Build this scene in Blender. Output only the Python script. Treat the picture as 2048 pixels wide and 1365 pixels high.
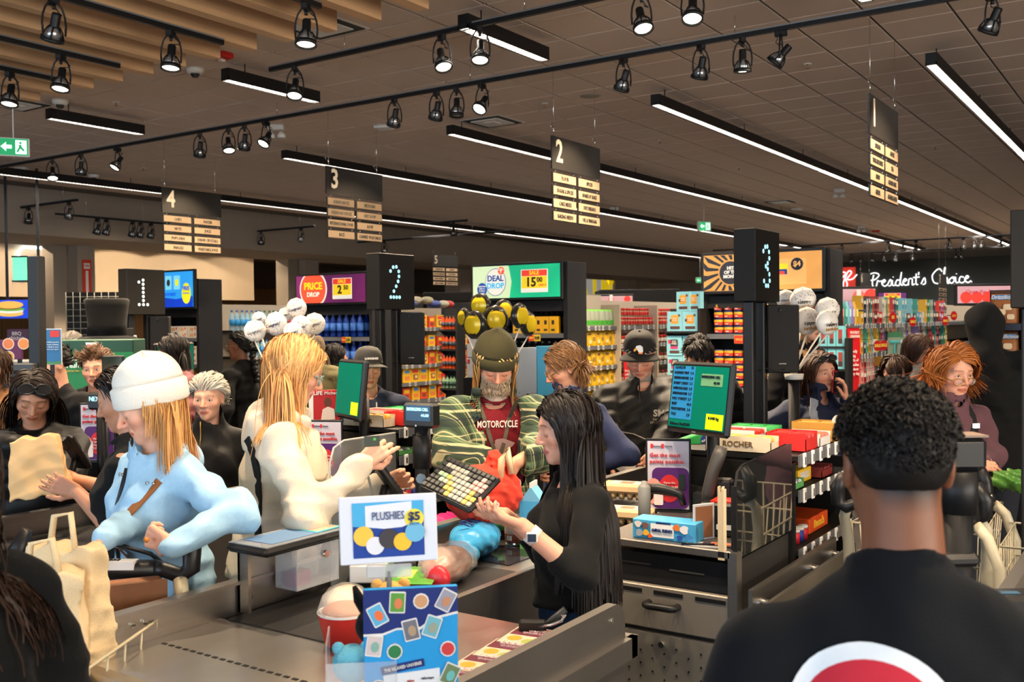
import bpy, math, random
import numpy as np
from mathutils import Vector, Matrix, Euler
PI = math.pi
rnd = random.Random(7)
for o in list(bpy.data.objects):
 bpy.data.objects.remove(o)
SC = bpy.context.scene
COL = SC.collection
# ------------------------------------------------------------------ camera
YAW, PITCH, ROLL, EYE, FPX = math.radians(34.06), math.radians(-1.08), math.radians(0.6), 1.78, 1991.0
_fw = Vector((-math.sin(YAW) * math.cos(PITCH), math.cos(YAW) * math.cos(PITCH), math.sin(PITCH)))
_r0 = Vector((math.cos(YAW), math.sin(YAW), 0))
_u0 = _r0.cross(_fw)
_rt = _r0 * math.cos(ROLL) - _u0 * math.sin(ROLL)
_up = _r0 * math.sin(ROLL) + _u0 * math.cos(ROLL)
cam_data = bpy.data.cameras.new('camera')
cam = bpy.data.objects.new('camera', cam_data)
COL.objects.link(cam)
cam.matrix_world = Matrix((( _rt.x, _up.x, -_fw.x, 0), (_rt.y, _up.y, -_fw.y, 0), (_rt.z, _up.z, -_fw.z, EYE), (0, 0, 0, 1)))
cam_data.sensor_width = 36
cam_data.lens = FPX / 2048 * 36
cam_data.clip_start = 0.05
cam_data.clip_end = 200
SC.camera = cam
cam_data.dof.use_dof = True
cam_data.dof.focus_distance = 4.2
cam_data.dof.aperture_fstop = 5.6
def PX(x, y, d):
 """world point seen at photo pixel (x, y), d metres away along the view axis"""
 return Vector((0, 0, EYE)) + (_fw + _rt * ((x - 1024) / FPX) - _up * ((y - 682.5) / FPX)) * d
def PZ(x, y, z):
 v = PX(x, y, 1) - Vector((0, 0, EYE))
 return Vector((0, 0, EYE)) + v * ((z - EYE) / v.z)
def PXX(x, y, X):
 v = PX(x, y, 1) - Vector((0, 0, EYE))
 return Vector((0, 0, EYE)) + v * (X / v.x)
def PYY(x, y, Y):
 v = PX(x, y, 1) - Vector((0, 0, EYE))
 return Vector((0, 0, EYE)) + v * (Y / v.y)
# ------------------------------------------------------------------ world, exposure, large lights
w = bpy.data.worlds.new('world')
SC.world = w
w.use_nodes = True
w.node_tree.nodes['Background'].inputs[0].default_value = (0.75, 0.86, 1.0, 1)
w.node_tree.nodes['Background'].inputs[1].default_value = 0.35
SC.view_settings.view_transform = 'Standard'
SC.view_settings.look = 'None'
SC.view_settings.gamma = 1
SC.view_settings.use_curve_mapping = False
SC.view_settings.exposure = 0.0
SC.cycles.use_denoising = True
SC.cycles.use_adaptive_sampling = True
SC.cycles.adaptive_threshold = .03
SC.cycles.max_bounces = 5
SC.cycles.diffuse_bounces = 3
SC.cycles.glossy_bounces = 3
SC.cycles.transparent_max_bounces = 8
SC.cycles.sample_clamp_indirect = 4
SC.cycles.sample_clamp_direct = 12
SC.cycles.caustics_reflective = False
SC.cycles.caustics_refractive = False
def area_light(name, loc, rot, sx, sy, power, color):
 l = bpy.data.lights.new(name, 'AREA')
 l.shape = 'RECTANGLE'; l.size = sx; l.size_y = sy; l.energy = power; l.color = color
 o = bpy.data.objects.new(name, l); COL.objects.link(o)
 o.location = loc; o.rotation_euler = rot
 return o
# daylight that comes in through the shop front behind the camera
area_light('daylight_window', (-3.0, -7.0, 2.1), (math.radians(90), 0, 0), 15, 3.4, 900, (0.66, 0.83, 1.0))
# added warm area light at the unseen right wall, brightens baffles and right sides
area_light('added_side_light', (6.9, 0.5, 2.2), (math.radians(90), 0, math.radians(90)), 9, 3.2, 900, (1.0, 0.90, 0.76))
# ------------------------------------------------------------------ materials
MATS = {}
def M(name, col=(.5, .5, .5), rough=.5, metal=0.0, emit=0.0, alpha=1.0, trans=0.0, noise=0.0, nscale=30.0, bump=0.0, ior=1.45, spec=.5, coat=0.0, sheen=0.0, ecol=None, vcol=False, aniso=None):
 if name in MATS: return MATS[name]
 m = bpy.data.materials.new(name); MATS[name] = m
 m.use_nodes = True
 nt = m.node_tree; b = nt.nodes['Principled BSDF']
 c = (col[0], col[1], col[2], 1)
 b.inputs['Base Color'].default_value = c
 b.inputs['Roughness'].default_value = rough
 b.inputs['Metallic'].default_value = metal
 b.inputs['Alpha'].default_value = alpha
 b.inputs['Transmission Weight'].default_value = trans
 b.inputs['IOR'].default_value = ior
 b.inputs['Specular IOR Level'].default_value = spec
 b.inputs['Coat Weight'].default_value = coat
 b.inputs['Sheen Weight'].default_value = sheen
 if emit:
  b.inputs['Emission Color'].default_value = (*(ecol or col), 1)
  b.inputs['Emission Strength'].default_value = emit
 if vcol:
  at = nt.nodes.new('ShaderNodeAttribute'); at.attribute_name = 'Col'
  nt.links.new(at.outputs['Color'], b.inputs['Base Color'])
  if emit: nt.links.new(at.outputs['Color'], b.inputs['Emission Color'])
 if noise or bump:
  tc = nt.nodes.new('ShaderNodeTexCoord')
  n = nt.nodes.new('ShaderNodeTexNoise'); n.inputs['Scale'].default_value = nscale; n.inputs['Detail'].default_value = 3
  src = tc.outputs['Object']
  if aniso:
   mp = nt.nodes.new('ShaderNodeMapping'); mp.inputs['Scale'].default_value = aniso
   nt.links.new(src, mp.inputs[0]); src = mp.outputs[0]
  nt.links.new(src, n.inputs['Vector'])
  if noise:
   mx = nt.nodes.new('ShaderNodeMixRGB'); mx.blend_type = 'MULTIPLY'; mx.inputs[0].default_value = 1
   rp = nt.nodes.new('ShaderNodeMapRange')
   rp.inputs[3].default_value = 1 - noise; rp.inputs[4].default_value = 1 + noise
   nt.links.new(n.outputs[0], rp.inputs[0]); nt.links.new(rp.outputs[0], mx.inputs[2])
   if vcol: nt.links.new(at.outputs['Color'], mx.inputs[1])
   else: mx.inputs[1].default_value = c
   nt.links.new(mx.outputs[0], b.inputs['Base Color'])
  if bump:
   bp = nt.nodes.new('ShaderNodeBump'); bp.inputs['Strength'].default_value = bump; bp.inputs['Distance'].default_value = .01
   nt.links.new(n.outputs[0], bp.inputs['Height']); nt.links.new(bp.outputs[0], b.inputs['Normal'])
 return m
def srgb(r, g, b):
 f = lambda v: (v / 255 / 12.92) if v <= 10 else ((v / 255 + .055) / 1.055) ** 2.4
 return (f(r), f(g), f(b))
_cc = {}
def C(r, g, b, rough=.5, **k):
 """plain material from an 8-bit colour"""
 key = (r, g, b, rough, tuple(sorted(k.items())))
 if key not in _cc:
  _cc[key] = M('paint_%02x%02x%02x_%d' % (r, g, b, len(_cc)), srgb(r, g, b), rough, noise=k.pop('noise', .04), **k)
 return _cc[key]
# ------------------------------------------------------------------ mesh builder
class B:
 def __init__(s): s.v = []; s.f = []; s.m = []; s.ms = []; s.sm = []
 def mi(s, m):
  if m not in s.ms: s.ms.append(m)
  return s.ms.index(m)
 def add(s, vs, fs, m, smooth=False, T=None):
  k = len(s.v)
  if T is not None: vs = [T @ Vector(p) for p in vs]
  s.v += [tuple(p) for p in vs]
  i = s.mi(m)
  for f in fs: s.f.append(tuple(a + k for a in f)); s.m.append(i); s.sm.append(smooth)
  return s
 def box(s, lo, hi, m, T=None):
  (a, b, c), (d, e, f) = lo, hi
  return s.add([(a, b, c), (d, b, c), (d, e, c), (a, e, c), (a, b, f), (d, b, f), (d, e, f), (a, e, f)],
     [(3, 2, 1, 0), (4, 5, 6, 7), (0, 1, 5, 4), (1, 2, 6, 5), (2, 3, 7, 6), (3, 0, 4, 7)], m, T=T)
 def cbox(s, c, sz, m, T=None):
  return s.box([c[i] - sz[i] / 2 for i in range(3)], [c[i] + sz[i] / 2 for i in range(3)], m, T)
 def bbox(s, lo, hi, m, r=.01, T=None, n=1):
  """box with chamfered edges"""
  (a, b, c), (d, e, f) = lo, hi
  r = min(r, (d - a) / 2.01, (e - b) / 2.01, (f - c) / 2.01)
  vs = [];
  for z, q in ((c, r), (c + r, 0), (f - r, 0), (f, r)):
   x0, x1, y0, y1 = a + q, d - q, b + q, e - q
   rr = r if q == 0 else r * .3
   vs += [(x0 + rr, y0, z), (x1 - rr, y0, z), (x1, y0 + rr, z), (x1, y1 - rr, z), (x1 - rr, y1, z), (x0 + rr, y1, z), (x0, y1 - rr, z), (x0, y0 + rr, z)]
  fs = [tuple(range(7, -1, -1)), tuple(range(24, 32))]
  for k in range(3):
   for i in range(8): fs.append((k * 8 + i, k * 8 + (i + 1) % 8, k * 8 + 8 + (i + 1) % 8, k * 8 + 8 + i))
  return s.add(vs, fs, m, T=T)
 def cyl(s, p0, p1, r0, m, r1=None, n=10, cap=True, smooth=True, T=None):
  r1 = r0 if r1 is None else r1
  p0 = Vector(p0); p1 = Vector(p1); d = (p1 - p0)
  q = d.to_track_quat('Z', 'Y').to_matrix()
  vs = []
  for p, r in ((p0, r0), (p1, r1)):
   for i in range(n):
    a = 2 * PI * i / n
    vs.append(p + q @ Vector((r * math.cos(a), r * math.sin(a), 0)))
  fs = [(i, (i + 1) % n, n + (i + 1) % n, n + i) for i in range(n)]
  s.add(vs, fs, m, smooth, T)
  if cap:
   k = len(s.v) - 2 * n; j = s.mi(m)
   s.f += [tuple(k + n - 1 - i for i in range(n)), tuple(k + n + i for i in range(n))]; s.m += [j, j]; s.sm += [False, False]
  return s
 def tube(s, pts, r, m, n=6, T=None, cap=True, closed=False):
  pts = [Vector(p) for p in pts]; L = len(pts)
  rs = r if isinstance(r, (list, tuple)) else [r] * L
  vs = []; prev = None
  for i, p in enumerate(pts):
   a = pts[i - 1] if (i > 0 or closed) else p
   b = pts[(i + 1) % L] if (i < L - 1 or closed) else p
   t = (b - a)
   if t.length < 1e-9: t = Vector((0, 0, 1))
   t.normalize()
   if prev is None:
    u = t.orthogonal().normalized()
   else:
    u = prev - t * prev.dot(t)
    if u.length < 1e-6: u = t.orthogonal()
    u.normalize()
   prev = u; w_ = t.cross(u)
   for k in range(n):
    an = 2 * PI * k / n
    vs.append(p + (u * math.cos(an) + w_ * math.sin(an)) * rs[i])
  fs = []
  for i in range(L if closed else L - 1):
   j = (i + 1) % L
   for k in range(n): fs.append((i * n + k, i * n + (k + 1) % n, j * n + (k + 1) % n, j * n + k))
  if cap and not closed: fs += [tuple(range(n - 1, -1, -1)), tuple((L - 1) * n + k for k in range(n))]
  return s.add(vs, fs, m, True, T)
 def lathe(s, prof, m, c=(0, 0, 0), n=12, T=None, smooth=True, mats=None):
  """prof: (r, z) list about the vertical axis through c; mats: a material per ring gap"""
  vs = []
  for r, z in prof:
   for i in range(n):
    a = 2 * PI * i / n
    vs.append((c[0] + r * math.cos(a), c[1] + r * math.sin(a), c[2] + z))
  for k in range(len(prof) - 1):
   fs = [(k * n + i, k * n + (i + 1) % n, (k + 1) * n + (i + 1) % n, (k + 1) * n + i) for i in range(n)]
   if k == 0: base = len(s.v); s.add(vs, fs, mats[0] if mats else m, smooth, T)
   else:
    j = s.mi(mats[k] if mats else m)
    for f in fs: s.f.append(tuple(a + base for a in f)); s.m.append(j); s.sm.append(smooth)
  j = s.mi(mats[0] if mats else m)
  if prof[0][0] > 1e-4: s.f.append(tuple(base + n - 1 - i for i in range(n))); s.m.append(j); s.sm.append(False)
  j = s.mi(mats[-1] if mats else m)
  if prof[-1][0] > 1e-4: s.f.append(tuple(base + (len(prof) - 1) * n + i for i in range(n))); s.m.append(j); s.sm.append(False)
  return s
 def ell(s, c, r, m, nu=12, nv=8, T=None, R=None):
  r = (r, r, r) if not isinstance(r, (tuple, list)) else r
  vs = [(0, 0, -1)]
  for j in range(1, nv):
   th = -PI / 2 + PI * j / nv
   for i in range(nu):
    a = 2 * PI * i / nu
    vs.append((math.cos(th) * math.cos(a), math.cos(th) * math.sin(a), math.sin(th)))
  vs.append((0, 0, 1))
  vs = [Vector((p[0] * r[0], p[1] * r[1], p[2] * r[2])) for p in vs]
  if R is not None: vs = [R @ p for p in vs]
  vs = [p + Vector(c) for p in vs]
  fs = [(0, 1 + (i + 1) % nu, 1 + i) for i in range(nu)]
  for j in range(nv - 2):
   for i in range(nu):
    a = 1 + j * nu; fs.append((a + i, a + (i + 1) % nu, a + nu + (i + 1) % nu, a + nu + i))
  e = len(vs) - 1; a = 1 + (nv - 2) * nu
  fs += [(a + i, a + (i + 1) % nu, e) for i in range(nu)]
  return s.add(vs, fs, m, True, T)
 def prism(s, poly, lo, hi, m, axis='z', T=None, mside=None):
  """polygon (list of 2-D points, counter-clockwise) extruded along an axis"""
  n = len(poly)
  f = {'z': lambda p, h: (p[0], p[1], h), 'y': lambda p, h: (p[0], h, p[1]), 'x': lambda p, h: (h, p[0], p[1])}[axis]
  vs = [f(p, lo) for p in poly] + [f(p, hi) for p in poly]
  s.add(vs, [tuple(range(n - 1, -1, -1)), tuple(range(n, 2 * n))], m, T=T)
  k = len(s.v) - 2 * n; j = s.mi(mside or m)
  for i in range(n): s.f.append((k + i, k + (i + 1) % n, k + n + (i + 1) % n, k + n + i)); s.m.append(j); s.sm.append(False)
  return s
 def mesh(s, name):
  me = bpy.data.meshes.new(name)
  me.from_pydata(s.v, [], s.f)
  for m in s.ms: me.materials.append(m)
  if len(s.ms) > 1: me.polygons.foreach_set('material_index', s.m)
  if any(s.sm): me.polygons.foreach_set('use_smooth', s.sm)
  return me
 def obj(s, name, parent=None, loc=None, rz=None):
  return OB(name, s.mesh(name), parent, loc, rz)
def OB(name, me, parent=None, loc=None, rz=None):
 o = bpy.data.objects.new(name, me); COL.objects.link(o)
 if parent is not None: o.parent = parent
 if loc is not None: o.location = loc
 if rz is not None: o.rotation_euler[2] = rz
 return o
def tag(o, label=None, cat=None, group=None, kind=None):
 if label: o['label'] = label
 if cat: o['category'] = cat
 if group: o['group'] = group
 if kind: o['kind'] = kind
 return o
def thing(name, label, cat, loc=(0, 0, 0), rz=0, group=None, rot=None):
 o = bpy.data.objects.new(name, None); COL.objects.link(o); o.empty_display_size = .05
 o.location = loc; o.rotation_euler = rot or (0, 0, rz)
 return tag(o, label, cat, group)
KIDS = {}
def dup(root, loc=None, rz=None, label=None, group=None, scale=None, rot=None):
 """copy a thing with its parts and sub-parts"""
 def cp(o, par):
  c = o.copy(); COL.objects.link(c); c.parent = par
  for ch in KIDS.get(o.name) or o.children: cp(ch, c)
  return c
 if root.name not in KIDS:
  def reg(o):
   KIDS[o.name] = list(o.children)
   for ch in o.children: reg(ch)
  reg(root)
 r = cp(root, None)
 if loc is not None: r.location = loc
 if rot is not None: r.rotation_euler = rot
 if rz is not None: r.rotation_euler[2] = rz
 if scale is not None: r.scale = scale if isinstance(scale, (tuple, list)) else (scale,) * 3
 if label: r['label'] = label
 if group: r['group'] = group
 return r
# ------------------------------------------------------------------ lettering
_tm = {}
def text_geo(body, bold=0.0, shear=0.0, extrude=.002, res=2, space=1.0, align='CENTER'):
 key = (body, bold, shear, extrude, res, space, align)
 if key not in _tm:
  cu = bpy.data.curves.new('t', 'FONT')
  cu.body = body; cu.size = 1; cu.resolution_u = res; cu.align_x = align; cu.align_y = 'CENTER'
  cu.offset = bold; cu.shear = shear; cu.extrude = extrude; cu.space_character = space; cu.space_line = .85
  o = bpy.data.objects.new('t', cu)
  me = o.to_mesh()
  vs = [tuple(v.co) for v in me.vertices]; fs = [tuple(p.vertices) for p in me.polygons]
  o.to_mesh_clear(); bpy.data.objects.remove(o); bpy.data.curves.remove(cu)
  _tm[key] = (vs, fs)
 return _tm[key]
def TX(b, body, T, size, m, wmax=None, hsc=1.0, **k):
 """add lettering to builder b; T places the x-right y-up text plane, size = letter height scale"""
 vs, fs = text_geo(body, **k)
 if not vs: return b
 x0 = min(v[0] for v in vs); x1 = max(v[0] for v in vs)
 sx = size * hsc
 if wmax and (x1 - x0) * sx > wmax: sx = wmax / (x1 - x0)
 b.add([(v[0] * sx, v[1] * size, v[2]) for v in vs], fs, m, T=T)
 return b
def FACE(origin, xdir, ydir=(0, 0, 1)):
 """matrix for a text plane at origin with its x along xdir and y along ydir"""
 x = Vector(xdir).normalized(); y = Vector(ydir).normalized(); z = x.cross(y).normalized(); y = z.cross(x)
 o = Vector(origin)
 return Matrix(((x.x, y.x, z.x, o.x), (x.y, y.y, z.y, o.y), (x.z, y.z, z.z, o.z), (0, 0, 0, 1)))
def rrect(w_, h_, r, n=4, cx=0, cy=0):
 p = []
 for (x, y, a0) in ((w_ / 2 - r, h_ / 2 - r, 0), (-w_ / 2 + r, h_ / 2 - r, 90), (-w_ / 2 + r, -h_ / 2 + r, 180), (w_ / 2 - r, -h_ / 2 + r, 270)):
  for i in range(n + 1):
   a = math.radians(a0 + 90 * i / n); p.append((cx + x + r * math.cos(a), cy + y + r * math.sin(a)))
 return p
def circ(r, n=24, cx=0, cy=0, sy=1): return [(cx + r * math.cos(2 * PI * i / n), cy + r * sy * math.sin(2 * PI * i / n)) for i in range(n)]
def flat(b, poly, m, T, z=.001, th=.001):
 """a printed patch: polygon in the text plane T raised by z"""
 return b.prism(poly, z - th, z, m, 'z', T=T)
# ------------------------------------------------------------------ common materials
black = M('black_metal', (.008, .008, .009), .45, noise=.15, spec=.35)
blackp = M('black_plastic', (.010, .010, .011), .38, noise=.1, spec=.4)
matte = M('matte_black_panel', (.010, .009, .008), .65, noise=.1, spec=.25)
steel = M('brushed_steel', (.50, .47, .43), .30, .95, noise=.10, nscale=14, bump=.03, aniso=(1, .06, 8))
steeld = M('dark_brushed_steel', (.30, .28, .26), .38, .9, noise=.12, nscale=14, aniso=(8, .3, 1))
chrome = M('polished_steel', (.7, .7, .68), .15, 1.0, noise=.03)
white = M('white_paint', (.75, .74, .72), .5, noise=.03)
glassm = M('clear_acrylic', (.9, .95, .95), .05, alpha=.12)
# ================================================================== SETTING
CEIL = 4.33
def struct(name, b, parent=None):
 o = b.obj(name, parent)
 if parent is None: o['kind'] = 'structure'
 return o
floor_m = M('dark_polished_floor', (.055, .050, .046), .22, noise=.25, nscale=3)
X0, X1, Y0, Y1 = -26.0, 7.0, -7.0, 41.0
fl = struct('floor', B().box((X0, Y0, -.1), (X1, Y1, 0), floor_m))
beige = M('beige_plaster', (.62, .50, .36), .8, noise=.05, nscale=4)
taupe = M('taupe_plaster', (.34, .28, .225), .8, noise=.05, nscale=4)
tile_m = M('ceiling_tile', (.64, .515, .43), .9, noise=.05, nscale=60, bump=.05)
grid_m = M('ceiling_grid_bar', (.09, .075, .06), .7, noise=.05)
ce = struct('ceiling', B().box((X0, Y0, CEIL + .012), (X1, Y1, CEIL + .1), grid_m))
TS = .61
tme = B().bbox((-TS / 2 + .010, -TS / 2 + .010, 0), (TS / 2 - .010, TS / 2 - .010, .016), tile_m, .004).mesh('ceiling_tile')
rest = B(); spots_t = []
ix0 = int((X0 + 3.43) / TS) - 1; iy0 = int((Y0 - 10.2) / TS) - 1
for i in range(int((-17.5 + 3.43) / TS) - 1, int((X1 + 3.43) / TS)):
 for j in range(iy0 + 1, int((Y1 - 10.2) / TS)):
  cx = -3.43 + TS * (i + .5); cy = 10.2 + TS * (j + .5)
  if not (-17.4 < cx - .3 and cx + .3 < X1 and Y0 < cy - .3 and cy + .3 < Y1): continue
  v = Vector((cx, cy, CEIL)) - Vector((0, 0, EYE)); z = v.dot(_fw)
  px = 1024 + FPX * v.dot(_rt) / z if z > .3 else -9e9; py = 682.5 - FPX * v.dot(_up) / z if z > .3 else -9e9
  vis = z > .3 and -150 < px < 2200 and -120 < py
  spots_t.append((0 if vis else 1, z if vis else 99, cx, cy))
spots_t.sort()
for k, (a, z, cx, cy) in enumerate(spots_t):
 if k < 300: OB('ceiling_tile', tme, ce, (cx, cy, CEIL - .002))
 else: rest.box((cx - .295, cy - .295, CEIL - .002), (cx + .295, cy + .295, CEIL + .014), tile_m)
tag(rest.obj('ceiling_tile_field', ce), kind='stuff')
# bulkhead and the departments behind it (left), far wall, right wall, shop front
b = B().box((-19.8, Y0, 3.48), (-17.5, Y1, CEIL + .02), taupe)
struct('trim_1', b)
struct('trim_2', B().box((X0, Y0, 3.9), (-19.8, Y1, 4.0), taupe))
wood_m = M('warm_wood_panel', (.30, .15, .055), .5, noise=.3, nscale=3, aniso=(12, 12, .6))
wl = struct('wall_left', B().box((X0 - .1, Y0, 0), (X0, Y1, 4.0), M('warm_dark_wall', (.10, .075, .055), .8, noise=.1)))
for k in range(14): B().box((X0 + .002, 12.3 + k * 2, 0.1), (X0 + .03, 14.28 + k * 2, 3.0), wood_m).obj('wood_panel', wl)
struct('trim_3', B().box((-21.6, Y0, 2.46), (-21.4, 18.9, 3.9), beige))
struct('wall_back', B().box((X0, Y1, 0), (X1, Y1 + .1, CEIL + .05), taupe))
b = B(); b.box((X1, Y0, 0), (X1 + .1, -4, CEIL + .05), taupe).box((X1, 5, 0), (X1 + .1, Y1, CEIL + .05), taupe).box((X1, -4, 0), (X1 + .1, 5, .4), taupe).box((X1, -4, 3.9), (X1 + .1, 5, CEIL + .05), taupe); struct('wall_right', b)
wn = struct('added_window_2', B().box((X1 + .02, -4, .4), (X1 + .08, 5, .46), black).box((X1 + .02, -4, 3.84), (X1 + .08, 5, 3.9), black))  # unseen window, added to go with the warm side light
for k in range(3): B().box((X1 + .045, -3.97 + 3 * k, .46), (X1 + .055, -1.03 + 3 * k, 3.84), M('window_glass', (.9, .95, 1), .02, alpha=.1)).obj('pane', wn)
for k in range(2): B().box((X1 + .02, -1.03 + 3 * k, .46), (X1 + .08, -.97 + 3 * k, 3.84), black).obj('mullion', wn)
# shop front with its glazing behind the camera
b = B(); b.box((X0, Y0 - .1, 0), (-10.5, Y0, CEIL), taupe); b.box((4.5, Y0 - .1, 0), (X1, Y0, CEIL), taupe); b.box((-10.5, Y0 - .1, 3.85), (4.5, Y0, CEIL), taupe); b.box((-10.5, Y0 - .1, 0), (4.5, Y0, .35), taupe)
struct('wall_front', b)
wn = struct('window_1', B().box((-10.5, Y0 - .08, .35), (4.5, Y0 - .02, .42), black).box((-10.5, Y0 - .08, 3.78), (4.5, Y0 - .02, 3.85), black))
for k in range(6): B().box((-10.5 + k * 2.5 * .9999 * 1.2 - .03, Y0 - .08, .42), (-10.5 + k * 3 + .03, Y0 - .02, 3.78), black).obj('mullion', wn)
for k in range(5): B().box((-10.46 + k * 3, Y0 - .055, .42), (-7.54 + k * 3, Y0 - .045, 3.78), M('window_glass', (.9, .95, 1), .02, alpha=.1)).obj('pane', wn)
# columns
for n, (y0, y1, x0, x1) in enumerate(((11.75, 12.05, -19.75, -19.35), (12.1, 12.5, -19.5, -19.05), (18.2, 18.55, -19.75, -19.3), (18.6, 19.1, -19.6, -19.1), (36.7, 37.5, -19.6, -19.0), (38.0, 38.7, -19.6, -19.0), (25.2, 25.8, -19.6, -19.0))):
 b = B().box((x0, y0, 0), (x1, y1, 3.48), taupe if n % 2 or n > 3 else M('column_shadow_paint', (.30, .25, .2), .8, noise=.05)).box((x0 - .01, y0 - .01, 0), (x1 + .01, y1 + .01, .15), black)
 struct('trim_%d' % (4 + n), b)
# fire extinguisher marker on the column
b = B(); t = thing('fire_extinguisher_sign', 'red and white arrow sign on the taupe column near the deli', 'sign', (-19.04, 12.3, 2.75))
T = FACE((0, 0, 0), (0, 1, 0))
B().box((0, -.1, -.43), (.012, .1, .43), C(214, 58, 36)).obj('board', t)
bw = C(240, 232, 225)
b = B(); T = FACE((.013, 0, 0), (0, 1, 0))
flat(b, [(-.03, .2), (-.03, -.25), (-.08, -.25), (0, -.4), (.08, -.25), (.03, -.25), (.03, .2)], bw, T, .002)
flat(b, rrect(.14, .12, .01, 2, 0, .3), bw, T, .002)
b.obj('arrow', t)
b = B(); TX(b, 'FIRE', FACE((.017, 0, .3), (0, 1, 0)), .07, C(190, 40, 30), .12); b.obj('lettering', t)
# far wall of the store with the backlit brand lettering
dk = M('charcoal_wall_panel', (.030, .037, .036), .6, noise=.1)
pc = thing('brand_wall', 'charcoal wall panel with white script President\'s Choice lettering at the far end', 'sign', (-12.6, 40.6, 0))
B().box((0, 0, 1.2), (11.5, .15, 4.05), dk).obj('panel', pc)
B().box((.95, -.06, 2.92), (1.72, 0, 3.84), M('lit_red', srgb(226, 62, 48), .5, emit=.55, noise=.02)).obj('red_square', pc)
glow = M('lit_white_letter', (1, 1, 1), .5, emit=1.6, noise=.01)
bb = B()
def script(b, pts, T, s, r, m, n=5):
 """handwritten stroke: smooth curve through 2-D points"""
 P = [Vector((p[0] * s, p[1] * s, 0)) for p in pts]; out = []
 for i in range(len(P) - 1):
  p0 = P[max(i - 1, 0)]; p1 = P[i]; p2 = P[i + 1]; p3 = P[min(i + 2, len(P) - 1)]
  for k in range(4):
   t_ = k / 4
   out.append(.5 * ((2 * p1) + (p2 - p0) * t_ + (2 * p0 - 5 * p1 + 4 * p2 - p3) * t_ * t_ + (3 * p1 - p0 - 3 * p2 + p3) * t_ ** 3))
 out.append(P[-1])
 b.tube(out, r, m, n, T=T)
PCLOGO = [(.62, .98), (.2, 1.0), (-.05, .76), (.35, .62), (.7, .95), (.5, .4), (.55, .05), (.72, .3), (.6, .7), (.8, 1.05), (.95, .95), (.7, .6), (1.0, .6), (1.25, .85)]
script(bb, PCLOGO, FACE((.9, -.09, 2.93), (1, 0, 0)), .72, .022, glow)
bb.obj('monogram', pc)
WORD = {
'P': ([[(0, .75), (.5, .95), (.85, .8), (.6, .5), (.3, .45)], [(.5, .8), (.4, .3), (.45, 0), (.55, .02)]], .75),
'r': ([[(0, 0), (.1, .4), (.2, .35), (.38, .38)]], .4), 'e': ([[(0, .2), (.25, .35), (.15, .45), (.02, .2), (.2, 0), (.4, .12)]], .42),
's': ([[(0, .05), (.22, .45), (.28, .1), (.1, .0)]], .36), 'i': ([[(.02, .4), (.05, .05), (.22, .05)], [(.08, .58), (.1, .62)]], .26),
'd': ([[(.3, .35), (.1, .38), (0, .1), (.25, .05), (.4, .9), (.3, .3), (.4, .02), (.5, .1)]], .52), 'n': ([[(0, 0), (.05, .4), (.25, .4), (.25, .02), (.4, .08)]], .42),
't': ([[(.15, .75), (.12, .1), (.25, .02)], [(-.05, .5), (.35, .52)]], .36), "'": ([[(0, .85), (-.02, .65)]], .14), ' ': ([], .35),
'C': ([[(.7, .8), (.5, 1.0), (.1, .6), (.2, .1), (.6, .05), (.85, .3)]], .8), 'h': ([[(0, 0), (.15, .95), (.2, .98), (.1, .2), (.3, .4), (.32, .02), (.45, .06)]], .48),
'o': ([[(.2, .4), (0, .2), (.15, 0), (.32, .2), (.2, .4), (.42, .36)]], .42), 'c': ([[(.3, .35), (.1, .4), (.02, .1), (.2, 0), (.36, .1)]], .38), '.': ([[(.05, .02), (.08, .05)]], .1)}
x = 2.15
for ch in "President's Choice.":
 st, adv = WORD[ch]
 bb = B()
 for q in st: script(bb, [(p[0], p[1]) for p in q], FACE((x, -.05, 3.02 + .018 * (x - 2) ), (1, 0, .02)), .58, .020, glow)
 if st: bb.obj('letter', pc)
 x += adv * .505
# dairy fascia on the far left wall
da = thing('dairy_sign', 'bright panel with huge yellow DAIRY letters on the far wall', 'sign', (-22.0, 34.2, 0))
B().box((-.1, 0, 2.75), (0, 6.75, 3.9), M('lit_dairy_panel', (.62, .60, .55), .6, emit=.35, noise=.02)).obj('panel', da)
ylw = M('dairy_yellow', srgb(250, 215, 30), .5, emit=.5, noise=.02)
for k, ch in enumerate('DAIRY'):
 bb = B(); TX(bb, ch, FACE((.01, [1.0, PXX(1163, 570, -22).y - 34.2, PXX(1189, 570, -22).y - 34.2, PXX(1211, 570, -22).y - 34.2, 6.5][k], 3.34), (0, 1, 0)), 1.45, ylw, 1.6, bold=.05, extrude=.01); bb.obj('letter', da)
# ================================================================== WOODEN BAFFLES
oak = M('oak_laminate', (.62, .37, .19), .5, noise=.22, nscale=2.2, aniso=(14, .7, 14))
LB = ['at the ceiling edge nearest the red fire strobe', 'beside the air vent']
bafm = B().bbox((-.055, 0, 0), (.055, 7.2, .25), oak, .004).mesh('wooden_baffle')
for k in range(16):
 x = -9.8 + .443 * k
 o = OB('wooden_baffle', bafm, None, (x, -1.65, 4.0))
 tag(o, 'light oak ceiling baffle, %s from the left of the slatted row' % ('first second third fourth fifth sixth seventh eighth ninth tenth eleventh twelfth thirteenth fourteenth fifteenth sixteenth'.split()[k]), 'ceiling baffle', 'oak baffles of the slatted ceiling')
 B().box((-.01, 6.6, .25), (.01, 6.62, .33), black).obj('hanger', o); B().box((-.01, .6, .25), (.01, .62, .33), black).obj('hanger', o)
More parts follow.
